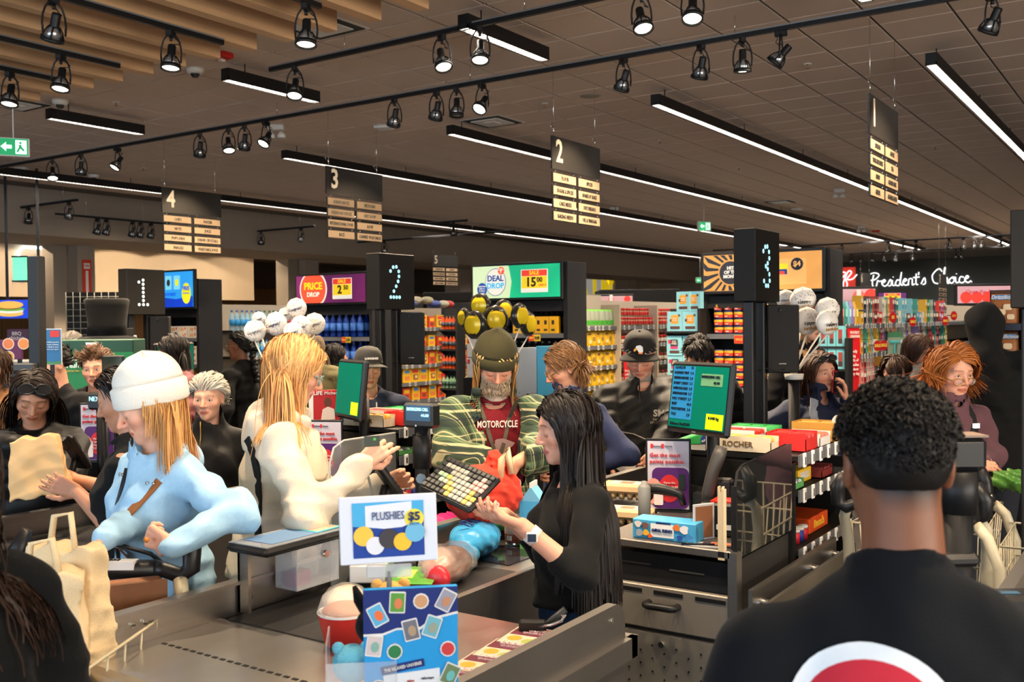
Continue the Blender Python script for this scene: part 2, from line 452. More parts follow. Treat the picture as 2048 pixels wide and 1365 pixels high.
# ================================================================== LIGHT FIXTURES
lit = M('linear_light_diffuser', (1, .98, .95), .5, emit=170.0, ecol=(1.0, .88, .74), noise=.01)
louv = M('louvre_blade', (.7, .7, .68), .4, noise=.02)
def linear(x, y0, y1, label, z=4.12):
 t = thing('linear_light', label, 'ceiling light', (x, y0, z), 0, 'black linear ceiling lights')
 L = y1 - y0
 B().box((-.05, 0, .03), (.05, L, .115), black).box((-.05, 0, 0), (-.042, L, .03), black).box((.042, 0, 0), (.05, L, .03), black).box((-.05, 0, 0), (.05, .012, .03), black).box((-.05, L - .012, 0), (.05, L, .03), black).obj('housing', t)
 B().box((-.042, .012, .022), (.042, L - .012, .029), lit).obj('diffuser', t)
 b = B(); n = int(min(L, 6) / .06)
 for i in range(n): b.box((-.042, .04 + i * .06, .004), (.042, .044 + i * .06, .021), louv)
 tag(b.obj('louvre', t), kind='stuff')
 for q in range(int(L / 2.4) + 1):
  yy = min(L - .25, .25 + 2.4 * q); B().cyl((0, yy, .115), (0, yy, CEIL - z), .006, black, n=5).obj('hanger', t)
ORD = ['over the aisle between the wall and sign 1', 'running past aisle sign 2 towards the right', 'starting left of aisle sign 2', 'running behind aisle sign 3', 'running behind aisle sign 4 along the bulkhead']
for (x, nm) in zip((-1.95, -4.76, -7.56, -10.5, -15.0), ORD):
 linear(x, 9.85 if x > -12 else 5.5, 37, 'long black linear light ' + nm)
for (x, nm) in zip((-4.76, -7.6, -10.57, -1.95), ('crossing behind the two spotlights', 'beside the end of the first spot track', 'above the exit sign', 'above the checkout out of sight')):
 linear(x, 6.39, 7.61, 'short black linear light ' + nm)
WARM = (1.0, .77, .52)
lens_on = M('spot_lens_lit', (1, .95, .85), .4, emit=40, ecol=(1, .86, .64), noise=.01)
lens_off = M('spot_lens_dark', (.10, .10, .10), .15, noise=.05)
refl = M('spot_reflector', (.55, .55, .55), .25, .8, noise=.1)
def spot_proto(on):
 """hangs from its origin; the head points along local -Z tilted later through the head part"""
 b = B(); b.bbox((-.022, -.05, -.045), (.022, .05, 0), black, .006).cyl((0, 0, -.045), (0, 0, -.075), .012, black, n=8)
 ad = b.mesh('adapter')
 b = B()
 arc = [(.078 * math.sin(a), 0, -.02 + .16 * (math.cos(a) - 1)) for a in [PI * .62 * (k / 10 * 2 - 1) for k in range(11)]]
 b.tube(arc, .007, black, 6); b.cyl((-.078, 0, -.2), (-.072, 0, -.2), .014, black, n=8).cyl((.072, 0, -.2), (.078, 0, -.2), .014, black, n=8)
 yk = b.mesh('yoke')
 b = B()
 b.lathe([(.026, .10), (.030, .09), (.030, .02), (.036, .01)], black, n=14)
 for k in range(6):
  a = 2 * PI * k / 6; c, s_ = math.cos(a), math.sin(a)
  b.tube([(.036 * c, .036 * s_, .01), (.060 * c, .060 * s_, -.025), (.070 * c, .070 * s_, -.062)], .006, black, 5)
 b.lathe([(.064, -.062), (.074, -.058), (.075, -.085), (.066, -.088), (.062, -.066)], black, n=20)
 hd = b.mesh('lamp_head')
 rf = B().lathe([(.028, .015), (.045, -.02), (.060, -.064)], refl, n=16).mesh('reflector')
 ln = B().lathe([(.0, -.078), (.03, -.080), (.060, -.072), (.062, -.066)], lens_on if on else lens_off, n=18).mesh('lens')
 cb = B().tube([(.02, .03, -.05), (.05, .05, -.075), (.06, .02, -.10), (.02, 0, -.10)], .004, black, 5).mesh('cable')
 return ad, yk, hd, rf, ln, cb
SP = {True: spot_proto(True), False: spot_proto(False)}
def spot(loc, on, yaw, tilt, label, group, power=600, angle=74, lamp=True, size=1.0):
 t = thing('track_spotlight', label, 'spotlight', loc, yaw, group)
 ad, yk, hd, rf, ln, cb = SP[on]
 OB('adapter', ad, t); OB('yoke', yk, t); OB('cable', cb, t)
 h = OB('lamp_head', hd, t); h.location = (0, 0, -.2); h.rotation_euler = (tilt, 0, 0)
 OB('reflector', rf, h); OB('lens', ln, h)
 if size != 1.0: t.scale = (size,) * 3
 if on and lamp:
  l = bpy.data.lights.new('spot_lamp', 'SPOT'); l.energy = power; l.color = WARM; l.spot_size = math.radians(angle); l.spot_blend = .6; l.shadow_soft_size = .05
  lo = bpy.data.objects.new('spot_lamp', l); COL.objects.link(lo); lo.parent = h; lo.location = (0, 0, -.10)
 return t
def track(p0, p1, label, wires=3, z_top=CEIL):
 p0 = Vector(p0); p1 = Vector(p1); d = p1 - p0; L = d.length
 t = thing('lighting_track', label, 'light track', p0, math.atan2(d.y, d.x))
 B().box((0, -.018, -.018), (L, .018, .018), black).obj('rail', t)
 B().box((0, -.020, .018), (L, .020, .03), M('grey_rail_top', (.25, .26, .27), .4, .5, noise=.05)).obj('rail_cover', t)
 for k in range(wires):
  x = L * (k + .5) / wires; B().cyl((x, 0, .03), (x, 0, z_top - p0.z), .003, chrome, n=4).obj('hanger_wire', t)
 return t
TZ = 4.15
track((-7.05, 6.46, TZ), (.5, 6.46, TZ), 'black lighting track above the middle lane, ending beside the short linear light', 4)
track((-15.5, 8.0, TZ), (1.0, 8.0, TZ), 'long black lighting track the aisle signs hang from', 6)
def sl(y_track, lst, where, z=TZ, zoff=.25, **k):
 """lst: (lamp pixel x, y, lit, yaw degrees, tilt degrees) of lamps on a track running across the store"""
 names = 'first second third fourth fifth sixth seventh eighth ninth tenth eleventh twelfth thirteenth fourteenth fifteenth sixteenth'.split()
 for i, (x, y, on, yw, ti) in enumerate(lst):
  p = PYY(x, y, y_track)
  spot((p.x, y_track, z - .018), on, math.radians(yw), math.radians(ti), '%s spotlight from the left on %s%s' % (names[i], where, '' if on else ', unlit'), 'black track spotlights', **k)
sl(6.46, [(590, 172, 1, 34, -22), (884, 108, 1, 60, -26), (960, 92, 1, 34, -20), (1283, 26, 1, 50, -24), (1385, 10, 1, 20, -24)], 'the track over the middle lane')
sl(8.0, [(105, 335, 1, 60, -24), (162, 327, 0, 70, 14), (235, 318, 1, -10, -34), (400, 290, 1, 60, 30), (457, 280, 1, 60, -22), (489, 272, 1, 60, 30), (532, 265, 1, 0, -36), (789, 218, 1, 60, 32), (873, 205, 1, 60, 30), (913, 198, 0, 20, -6), (964, 190, 1, 0, -40), (1247, 142, 1, 60, 32), (1402, 116, 1, 50, 26), (1485, 104, 1, 30, 6), (1562, 92, 1, 100, 44), (1985, 22, 1, 60, 32)], 'the sign track')
# short tracks between the baffles
for (x, ya, yb, z, lab, ls) in ((-6.2, 1.0, 5.2, 3.975, 'black track under the baffles with a lamp near the red strobe', [(342, 88)]), (-7.45, 1.0, 5.15, 3.975, 'black track under the baffles left of the ceiling camera', [(122, 137)]), (-8.3, 1.0, 5.1, 3.975, 'black track under the leftmost baffles', [(20, 172)]), (-4.95, 1.0, 5.0, 3.975, 'black track under the baffles by the air vent', [(612, 32)])):
 track((x, ya, z), (x, yb, z), lab, 0)
 for q, (px, py) in enumerate(ls):
  p = PXX(px, py, x); spot((x, p.y, z - .018), True, math.radians(30), math.radians(-14 if x < -7 else -10), 'lit lamp on the ' + lab, 'black track spotlights')
p = PXX(122, 32, -6.2); spot((-6.2, p.y - .05, 3.957), True, math.radians(80), math.radians(28), 'lit black spotlight nearest the top left corner, under the baffles', 'black track spotlights')
track((-6.5, 2.7, 4.1), (1.5, 2.7, 4.1), 'added black lighting track out of view above the cashiers', 3)  # unseen track and lamp row added to light the people from above
for k in range(6): spot((-6.0 + 1.25 * k, 2.7, 4.08), True, math.radians(20 * (k % 3 - 1)), math.radians(8), 'added lit spotlight out of view above the cashiers, %s of the overhead row' % ('first second third fourth fifth sixth'.split()[k]), 'black track spotlights', power=300, angle=95)
# tracks by the bulkhead on the left and along the far wall
track((-17.45, 10.0, 3.95), (-15.7, 10.0, 3.95), 'short black track with three lamps under the taupe bulkhead, left of the fire sign', 2)
sl(10.0, [(20, 432, 1, 80, 30), (57, 428, 0, 30, -10), (138, 412, 1, 80, 30)], 'the short track by the bulkhead', 3.95)
track((-16.7, 10.2, 3.8), (-16.7, 12.6, 3.8), 'black track carrying five lamps left of aisle sign 4', 2)
for i, px in enumerate((195, 213, 265, 281, 302)):
 p = PXX(px, 450, -16.7); spot((-16.7, p.y, 3.78), i % 3 != 0, math.radians(90), math.radians(26), 'one of five black lamps left of aisle sign 4', 'five lamps left of aisle sign 4', power=500)
track((-17.4, 15.5, 3.9), (-15.6, 15.5, 3.9), 'black track right of aisle sign 4', 2)
sl(15.5, [(463, 470, 0, 30, 10), (493, 467, 0, 30, 0), (522, 463, 0, 50, 20), (602, 455, 1, 80, 30)], 'the track right of aisle sign 4', 3.9)
track((-17.4, 18.8, 3.85), (-12.6, 18.8, 3.85), 'black track partly behind aisle sign 3', 2)
sl(18.8, [(583, 482, 1, 60, 6), (609, 479, 1, 60, 20), (642, 477, 1, 30, 4), (768, 466, 1, 60, 10)], 'the track behind aisle sign 3', 3.85, power=900)
track((-13.7, 17.0, 3.95), (-12.6, 17.0, 3.95), 'very short black track with one dark lamp right of aisle sign 3', 1)
sl(17.0, [(907, 455, 0, 20, 0)], 'the very short track', 3.95)
track((-12.5, 30, 4.0), (2, 30, 4.0), 'far black lighting track before the charcoal wall', 3)
track((-12.5, 34, 3.95), (2, 34, 3.95), 'farthest black lighting track before the charcoal wall', 3)
sl(30, [(1684, 522, 1, 30, 14), (1777, 520, 1, 60, 0), (1806, 520, 1, 30, 4), (1832, 518, 1, 90, 14), (1898, 520, 0, 0, 0), (1927, 514, 1, 90, 14), (1948, 514, 1, 0, 0), (1963, 514, 1, 0, 4), (2001, 512, 1, 90, 10), (2024, 510, 0, 60, 10)], 'the far track', 4.0, power=1000)
sl(34, [(1703, 534, 1, 0, 10), (1721, 528, 0, 0, 0), (1744, 533, 1, 0, 0), (1767, 525, 0, 0, 0), (1790, 531, 1, 0, 0), (1826, 530, 1, 0, 4), (1912, 527, 1, 0, 4), (1922, 527, 1, 0, 10)], 'the farthest track', 3.95, power=1000)
# ================================================================== CEILING FITTINGS
def exit_sign(loc, rz, label, s=1.0, flip=False):
 t = thing('exit_sign', label, 'exit sign', loc, rz)
 t.scale = (s,) * 3
 B().bbox((-.16, -.03, -.1), (.16, .03, .1), white, .008).obj('case', t)
 B().box((-.145, -.034, -.09), (.145, -.03, .09), M('exit_green', srgb(20, 150, 90), .4, emit=.7, noise=.02)).obj('face', t)
 wm = M('exit_white', srgb(220, 255, 240), .4, emit=1.0, noise=.02)
 T = FACE((0, -.035, 0), (1, 0, 0)); b = B()
 flat(b, [(-.125, 0), (-.07, .05), (-.07, .02), (-.015, .02), (-.015, -.02), (-.07, -.02), (-.07, -.05)], wm, T); b.obj('arrow', t)
 b = B(); flat(b, rrect(.11, .15, .004, 1, .075, 0), wm, T); b.obj('doorway', t)
 gm = MATS['exit_green']; b = B()
 flat(b, circ(.013, 10, .07, .045), gm, T, .003); flat(b, [(.05, .02), (.075, .03), (.085, 0), (.06, -.01)], gm, T, .003); flat(b, [(.06, -.01), (.085, 0), (.11, -.03), (.1, -.045)], gm, T, .003); flat(b, [(.055, 0), (.07, -.01), (.045, -.06), (.03, -.05)], gm, T, .003)
 b.obj('running_figure', t)
 B().cyl((0, 0, .1), (0, 0, (CEIL - loc[2]) / s), .006, white, n=6).obj('stem', t)
p = PXX(27, 295, -9.0); exit_sign((p.x, p.y, p.z), math.radians(58), 'green running-man exit sign on the ceiling at the left edge', .85)
p = PX(1408, 453, 21); exit_sign(tuple(p), math.radians(60), 'small green exit sign above the month\'s hits panel', 1.0)
p = PX(1400, 561, 37); exit_sign(tuple(p), math.radians(40), 'tiny green exit sign hanging far off beside the black fascia', 1.0)
def on_ceil(px, py): return PZ(px, py, CEIL - .002)
def fit(name, label, cat, px, py, build, rz=0):
 p = on_ceil(px, py); t = thing(name, label, cat, p, rz)
 build(t); return t
def dome(t):
 B().lathe([(.0, -.055), (.07, -.05), (.085, -.03), (.09, 0)], white, n=16).obj('base', t)
 B().lathe([(.0, -.095), (.03, -.088), (.045, -.062), (.045, -.05)], M('camera_bubble', (.02, .02, .02), .1, noise=.02), n=14).obj('bubble', t)
def sprk(t):
 B().lathe([(.04, -.006), (.04, 0)], white, n=12).obj('plate', t); B().cyl((0, 0, -.006), (0, 0, -.04), .008, C(150, 110, 90), n=6).lathe([(.022, -.043), (.022, -.04)], C(150, 110, 90), n=10).obj('head', t)
def vent(t):
 b = B(); b.box((-.3, -.3, -.004), (.3, .3, -.001), white); b.obj('plate', t)
 for k, s in enumerate((.27, .20, .13)):
  B().box((-s, -s, -.012), (s, s, -.004 - .0), M('vent_shadow_gap', (.03, .028, .026), .8, noise=.05)).obj('slot', t) if k % 2 == 0 else B().box((-s, -s, -.02), (s, s, -.006), white).obj('cone', t)
 B().bbox((-.08, -.08, -.026), (.08, .08, -.01), white, .005).obj('cone', t)
def strobe(t):
 B().bbox((-.1, -.07, -.05), (.1, .07, 0), C(190, 28, 24), .012).obj('case', t); B().bbox((-.03, -.03, -.075), (.03, .03, -.05), C(230, 220, 210), .01).obj('flash', t)
def twin(t):
 B().bbox((-.1, -.06, -.07), (.1, .06, 0), white, .01).obj('case', t)
 for s in (-1, 1): B().lathe([(.02, .02), (.05, -.02), (.055, -.06), (.0, -.06)], white, c=(s * .07, -.02, -.11), n=12).obj('lamp', t)
def wifi(t): B().bbox((-.11, -.11, -.04), (.11, .11, 0), white, .015).obj('case', t); B().box((-.003, -.112, -.02), (.003, -.111, -.015), C(60, 220, 90)).obj('status_dot', t)
def spk(t): B().lathe([(.0, -.004), (.11, -.004), (.12, 0)], C(150, 140, 130, .8), n=20).obj('grille', t)
for px, py, w_ in ((390, 137, 'between the oak baffles and the short linear light'), (120, 201, 'left of the short linear light above the exit sign'), (187, 350, 'beyond the long sign track on the left')): fit('dome_camera', 'white dome camera ' + w_, 'camera', px, py, dome)
for px, py, w_ in ((232, 204, 'left part of the ceiling by the dome camera'), (1615, 128, 'right of the last sign-track lamps'), (1090, 207, 'left of aisle sign 2'), (1870, 293, 'right of aisle sign 1'), (1320, 281, 'just right of aisle sign 2'), (1478, 335, 'low between aisle signs 2 and 1'), (287, 336, 'above aisle sign 4')): fit('sprinkler', 'small ceiling sprinkler ' + w_, 'sprinkler', px, py, sprk)
fit('air_vent', 'square ceiling air diffuser left of aisle sign 2', 'vent', 985, 243, vent)
fit('air_vent', 'square ceiling air diffuser at the end of the oak baffles', 'vent', 640, 52, vent)
fit('air_vent', 'small far ceiling air diffuser above the month\'s hits panel', 'vent', 1560, 404, vent)
fit('air_vent', 'ceiling air diffuser at the far left baffle ends', 'vent', 30, 208, vent)
fit('fire_strobe', 'red fire alarm strobe on the ceiling by the oak baffles', 'alarm', 443, 107, strobe)
fit('fire_strobe', 'tiny red fire strobe far off by the right linear light', 'alarm', 1752, 461, strobe)
for px, py, w_ in ((553, 250, 'behind the sign track above aisle sign 3'), (42, 335, 'under the track at the left edge'), (1678, 378, 'beside the long linear light left of aisle sign 1'), (1722, 452, 'far off near the tiny red strobe'), (1228, 415, 'right of aisle sign 2')): fit('emergency_light', 'white twin-head emergency light ' + w_, 'light', px, py, twin, math.radians(30))
fit('wireless_access_point', 'flat white wireless box with a green dot on the ceiling', 'access point', 768, 252, wifi, math.radians(20))
fit('wireless_access_point', 'flat white wireless box far off between the linear lights', 'access point', 1594, 417, wifi)
fit('smoke_detector', 'white round detector hanging before the bulkhead above the green panel', 'detector', 1092, 480, lambda t: B().lathe([(.06, -.06), (.1, -.04), (.1, -.02), (.03, 0)], white, n=14).obj('case', t))
fit('ceiling_speaker', 'round flush ceiling loudspeaker above aisle sign 2', 'speaker', 1180, 192, spk)
# ================================================================== HANGING AISLE SIGNS
signk = M('sign_black', (.010, .009, .008), .4, noise=.1, spec=.4)
gold = M('champagne_plate', (.62, .44, .28), .32, .55, noise=.05, nscale=6)
cream = M('sign_cream_letter', (.80, .66, .50), .5, noise=.03)
ink = M('dark_print', (.02, .018, .015), .6, noise=.05)
def aisle_sign(num, rows, loc, label, s=1.0, rz=0, wz=4.14):
 """loc: top near corner; the sign runs along +Y and reads from +X"""
 t = thing('aisle_sign', label, 'sign', loc, rz, 'hanging aisle signs')
 t.scale = (s,) * 3
 W, H1 = .93, .31
 B().box((-.008, 0, -H1), (.008, W, 0), signk).obj('board', t)
 for side in (1,):
  b = B(); TX(b, num, FACE((.011, .13, -.145), (0, 1, 0)), .30, cream, .2, .85, bold=.02); b.obj('lettering', t)
 for r, (a, c) in enumerate(rows):
  z = -H1 - .03 - .121 * r
  for k, s_ in enumerate((a, c)):
   y0 = .012 + k * .47
   pl = B().box((-.008, y0, z - .094), (.006, y0 + .435, z), signk).obj('plate', t)
   B().box((.006, y0 + .01, z - .086), (.010, y0 + .425, z - .008), gold).obj('plate_face', pl)
   b = B(); TX(b, s_, FACE((.013, y0 + .2175, z - .049), (0, 1, 0)), .052, ink, .37, .8, bold=.012, res=1); b.obj('lettering', pl)
   for q in (.05, .385): B().tube([(0, y0 + q, z - .01), (.005, y0 + q + .006, z + .015), (0, y0 + q, z + .04)], .003, chrome, 4).obj('hook', pl)
 up = (wz - loc[2]) / s
 for y in (.045, W - .09):
  B().cyl((0, y, 0), (0, y, up), .0022, chrome, n=4).obj('wire', t)
  ring = [(0, y + .03 * math.cos(a) - .02, .09 + .03 * math.sin(a)) for a in [k * PI / 5 for k in range(11)]]
  B().tube(ring, .0022, chrome, 4).cyl((0, y, .02), (0, y, .09), .006, chrome, n=6).obj('wire_clip', t)
 return t
R1 = [('SPREADS', 'COFFEE'), ('PANCAKE MIXES', 'TEA'), ('SYRUP', 'CANNED MILK'), ('CEREAL', 'GRANOLA BARS')]
R2 = [('FLOUR', 'SPICES'), ('SUGAR & SPICES', "SHAKE N' BAKE"), ('CAKE MIXES', 'DRY BREADS'), ('BAKING NEEDS', 'OIL & VINEGAR')]
R3 = [('ASIAN SAUCE', 'MEXICAN'), ('ASIAN NOODLES', 'DRY SOUP'), ('INTERNATIONAL FOOD', 'SOUP'), ('RICE', 'CANNED VEGETABLES')]
R4 = [('CHIPS', 'WATER'), ('NUTS', 'JUICE'), ('POPCORN', 'DRINK CRYSTALS'), ('SNACKS', 'VEGETABLE JUICE')]
R5 = [('CANNED FISH', 'BUTTER'), ('ALCOHOL FREE BEER', 'SOUR CREAM'), ('SPORTS DRINKS', 'CREAM CHEESE'), ('ENERGY DRINKS', 'SHREDDED CHEESE')]
for num, rows, x in (('1', R1, -2.04), ('2', R2, -4.94), ('3', R3, -7.87), ('4', R4, -10.74)):
 aisle_sign(num, rows, (x, 8.0, 3.535), 'black hanging aisle sign numbered %s, its champagne plates listing %s and %s' % (num, rows[0][0].lower(), rows[0][1].lower()))
aisle_sign('5', R5, (-16.2, 20.3, 3.57), 'small far black aisle sign numbered 5 beside lane box 2', rz=math.radians(-8), wz=CEIL)
for k, (px, py) in enumerate(((1720, 560), (1877, 562))):
 p = PX(px, py - 15, 24); aisle_sign('67'[k], R5, (p.x, p.y, p.z), 'tiny far aisle sign seen against the %s of the charcoal brand wall' % ('start', 'middle')[k], 1.0, math.radians(0), wz=CEIL)
# ================================================================== LANE NUMBER BOXES
LANE = 2.72
led = M('led_blue_dot', (.45, .85, 1.0), .4, emit=.9, ecol=(.36, .75, .9), noise=.01)
ledw = M('led_white_dot', (.9, .95, .95), .4, emit=.8, ecol=(.8, .95, .95), noise=.01)
boxm = M('lane_box_laminate', (.010, .0088, .0075), .6, noise=.12, spec=.25)
DOTS = {'1': [(1, 6), (0, 5.5), (1, 5), (1, 4), (1, 3), (1, 2), (1, 1), (0, 0), (1, 0), (2, 0)],
  '2': [(0, 5.2), (.7, 6), (1.5, 6.1), (2.1, 5.2), (2.15, 4.2), (1.9, 3.2), (1.4, 2.2), (.8, 1.2), (0, 0), (.75, 0), (1.5, 0), (2.25, 0)],
  '3': [(0, 5.3), (.7, 6), (1.5, 6.1), (2.1, 5.3), (2.2, 4.3), (1.6, 3.5), (.9, 3), (1.6, 2.6), (2.2, 1.8), (2.3, .8), (1.7, 0), (.9, 0), (.2, .7)]}
def lane_box(k, corner, label):
 """number box on twin posts; corner = near top corner of the number face"""
 t = thing('lane_number_box', label, 'sign', (corner[0] - .06, corner[1], 0))
 zt = corner[2]
 B().bbox((-.06, 0, zt - .385), (.06, .375, zt), boxm, .004).obj('cabinet', t)
 lm = ledw if k == '1' else led
 for (u, v) in DOTS.get(k, []):
  T = FACE((.061, .115 + u * .041, zt - .30 + v * .0345), (0, 1, 0))
  bb = B(); bb.prism(circ(.0125, 12), 0, .002, lm, 'z', T=T); bb.obj('led_dot', t)
 for q, y in enumerate((.07, .24)):
  B().bbox((-.028, y - .028, .02), (.028, y + .028, zt - .385), black, .006).obj('post', t)
  B().lathe([(.05, 0), (.05, .012), (.03, .02)], black, (0, y, 0), 12).obj('post_foot', t)
 B().bbox((-.03, .205, 1.12), (.03, .275, 1.16), black, .004).obj('clamp', t)
 return t
def pole_unit(x, y, label):
 """flat black loudspeaker panel clamped to the lane post"""
 t = thing('lane_speaker', label, 'speaker', (x, y, 0))
 rz = math.radians(28); t.rotation_euler[2] = rz
 B().bbox((.03, -.03, 1.49), (.20, .02, 1.86), M('speaker_charcoal', (.014, .013, .012), .65, noise=.1, spec=.25), .006).obj('cabinet', t)
 B().lathe([(.010, 0), (.010, .006), (.006, .006)], black, n=10).obj('knob', t).matrix_local = Matrix.Translation((.10, -.031, 1.83)) @ Matrix.Rotation(PI / 2, 4, 'X')
 B().bbox((.09, -.034, 1.535), (.13, -.03, 1.543), chrome, .001).obj('badge', t)
 B().bbox((-.01, -.012, 1.55), (.032, .012, 1.76), black, .004).obj('bracket', t)
 B().tube([(.12, -.034, 1.51), (.08, -.04, 1.50), (.02, -.03, 1.515), (-.02, -.03, 1.5)], .003, blackp, 5).obj('cable', t)
for k, x, y, d in (('1', -7.30, 5.08, 'white'), ('2', -4.53, 5.10, 'pale blue'), ('3', -1.86, 5.03, 'pale blue')):
 lane_box(k, (x, y, 2.262), 'black lane box with %s dots showing %s' % (d, {'1': 'one, left of the blue screen', '2': 'two, right of the purple header', '3': 'three, before the sunburst header'}[k]))
 pole_unit(x - .06, y + .24, 'flat black speaker panel on the post ' + {'1': 'beside the white soup cartons', '2': 'before the taco boxes', '3': 'left of the birthday balloons'}[k])
lane_box('4', (-.45, 4.35, 2.2), 'black lane box cut off by the right edge of the picture')
# accessible lane panel
t = thing('accessible_lane_sign', 'black panel with white wheelchair symbol beside lane box 1', 'sign', PX(243, 697, 7.7), math.radians(90 + 12))
T = FACE((0, -.008, 0), (1, 0, 0))
B().bbox((-.125, -.006, -.155), (.125, .006, .155), boxm, .003).obj('panel', t)
pw = M('symbol_white', (.62, .60, .56), .5, noise=.03); b = B()
flat(b, circ(.017, 14, -.022, .10), pw, T, .002)
def band(b, pts, w_, m, T, z=.002):
 for i in range(len(pts) - 1):
  a = Vector(pts[i]); c = Vector(pts[i + 1]); d = (c - a).normalized() * w_ / 2; n_ = Vector((-d.y, d.x))
  flat(b, [tuple(a - d * .6 - n_), tuple(c + d * .6 - n_), tuple(c + d * .6 + n_), tuple(a - d * .6 + n_)], m, T, z)
band(b, [(-.022, .075), (-.022, .0), (.035, .0), (.055, -.06), (.078, -.06)], .016, pw, T)
band(b, [(-.022, .038), (.025, .038)], .012, pw, T)
band(b, [(-.012 + .052 * math.cos(a), -.03 + .052 * math.sin(a)) for a in [math.radians(110 + 215 * k / 14) for k in range(15)]], .013, pw, T)
b.obj('wheelchair_symbol', t)
B().box((.118, -.014, -.1), (.15, -.01, .1), M('acrylic_edge', (.5, .55, .6), .15, noise=.02)).obj('edge_strip', t)
B().box((.12, -.005, -.05), (.32, .005, -.02), black).obj('bracket', t)
# ================================================================== CHECKOUT LANES
belt_m = M('rubber_belt', (.020, .019, .018), .45, noise=.2, nscale=8)
lamin = M('dark_laminate', (.035, .032, .03), .5, noise=.1)
def lane_counter(ox, label, full=True, ye=5.0):
 """one checkout counter; customers stand on its -X side"""
 t = thing('checkout_counter', label, 'checkout counter', (ox, 0, 0), 0, 'checkout counters')
 b = B().box((-2.46, 1.58, .08), (-1.97, ye, .84), lamin).box((-2.42, 1.7, 0), (-2.02, ye - .1, .08), black); xr = -1.36 if full else -1.96
 if full: b.box((-1.97, 1.58, .08), (-1.40, 2.5, .84), lamin)
 b.obj('body', t)
 # customer side rail with a folded flange
 B().box((-2.50, 1.60, .60), (-2.475, ye, .965), steel).box((-2.50, 1.60, .965), (-2.455, ye, .975), steel).obj('side_rail', t)
 # rounded end panel
 n = 8; pr = [(1.60, .30)]; pr += [(1.60 - .07 * math.sin(a), .905 + .07 * math.cos(a) - .0) for a in [PI / 2 * k / n for k in range(n, -1, -1)]]
 pr = [(1.53, .12), (1.56, .12), (1.56, .88)] + [(1.60 - .05 * math.cos(a), .90 + .06 * math.sin(a)) for a in [PI / 2 * k / 5 for k in range(6)]] + [(1.60, .975)] + [(1.60 - .07 * math.sin(a), .905 + .07 * math.cos(a)) for a in [PI / 2 * k / 6 for k in range(1, 7)]]
 B().prism([(p[0], p[1]) for p in pr], -2.50, -2.455, steel, 'x').obj('end_corner', t)
 pr2 = [(1.53, .12), (1.58, .12), (1.58, .86), (1.57, .885), (1.545, .885), (1.53, .87)]
 B().prism(pr2, -2.50, xr, steel, 'x').obj('end_panel', t)
 for y in (1.72, 1.76): B().cyl((-2.474, y, .93), (-2.468, y, .93), .008, chrome, n=8).obj('bolt', t)
 B().box((-2.475, 1.58, .845), (xr - .04, 2.03, .872), steel).obj('bagging_plate', t)
 b = B()
 for k in range(34 if full else 14): b.box((-2.42 + .031 * k, 1.775, .872), (-2.402 + .031 * k, 1.785, .8735), black)
 b.obj('seam_lattice', t)
 B().box((-2.44, 2.03, .85), (-1.99, 2.98, .876), belt_m).obj('belt', t)
 if full: B().box((-1.985, 2.03, .845), (-1.40, 2.48, .87), steel).obj('bag_plate', t)
 B().box((-2.475, 2.98, .84), (-1.97, 3.36, .874), steel).obj('scanner_plate', t)
 B().box((-2.34, 3.04, .874), (-2.08, 3.30, .877), M('scanner_glass', (.02, .02, .025), .05, noise=.02)).obj('scanner_window', t)
 if ye > 4: B().box((-2.44, 3.36, .85), (-1.99, 4.95, .876), belt_m).obj('feed_belt', t)
 B().box((-1.985, 2.5, .60), (-1.955, ye, .885), steeld).obj('cashier_edge', t)
 if not full: return t
 pp = [(1.56, .30), (2.56, .30)] + [(2.56 - .06 + .06 * math.cos(a), .91 + .06 * math.sin(a)) for a in [PI / 2 * k / 6 for k in range(7)]] + [(1.56, .97)]
 B().prism(pp, -1.375, -1.345, steeld, 'x').obj('well_panel', t)
 B().cyl((-1.345, 2.48, .93), (-1.341, 2.48, .93), .008, chrome, n=8).cyl((-1.345, 1.7, .93), (-1.341, 1.7, .93), .008, chrome, n=8).obj('bolt', t)
 B().box((-1.345, 1.56, .80), (-1.325, 2.60, .86), steeld).box((-1.375, 2.565, .80), (-1.325, 2.605, .86), steeld).obj('bumper_rail', t)
 return t
lane_counter(0, 'long brushed steel checkout counter with a black belt in front of the cashier')
lane_counter(-1.69, 'steel checkout counter behind the white-hatted woman', False, 3.38)
lane_counter(-2 * LANE, 'farthest steel checkout counter near lane box 1', False)
# bag hooks by the cashier
for k, (y, x) in enumerate(((2.18, -1.85), (2.42, -1.55))):
 t = thing('bag_hook', 'black bag holder with a bent silver hook, %s the cashier' % ('beside the belt left of', 'under the left arm of')[k], 'hook', (x, y, .87), math.radians(30))
 B().bbox((-.06, -.012, 0), (.02, .012, .045), blackp, .006).obj('holder', t)
 B().tube([(.0, -.015, .03), (.035, -.03, .04), (.065, -.04, .055), (.075, -.035, .07), (.066, -.03, .067)], .005, chrome, 6).obj('prong', t)
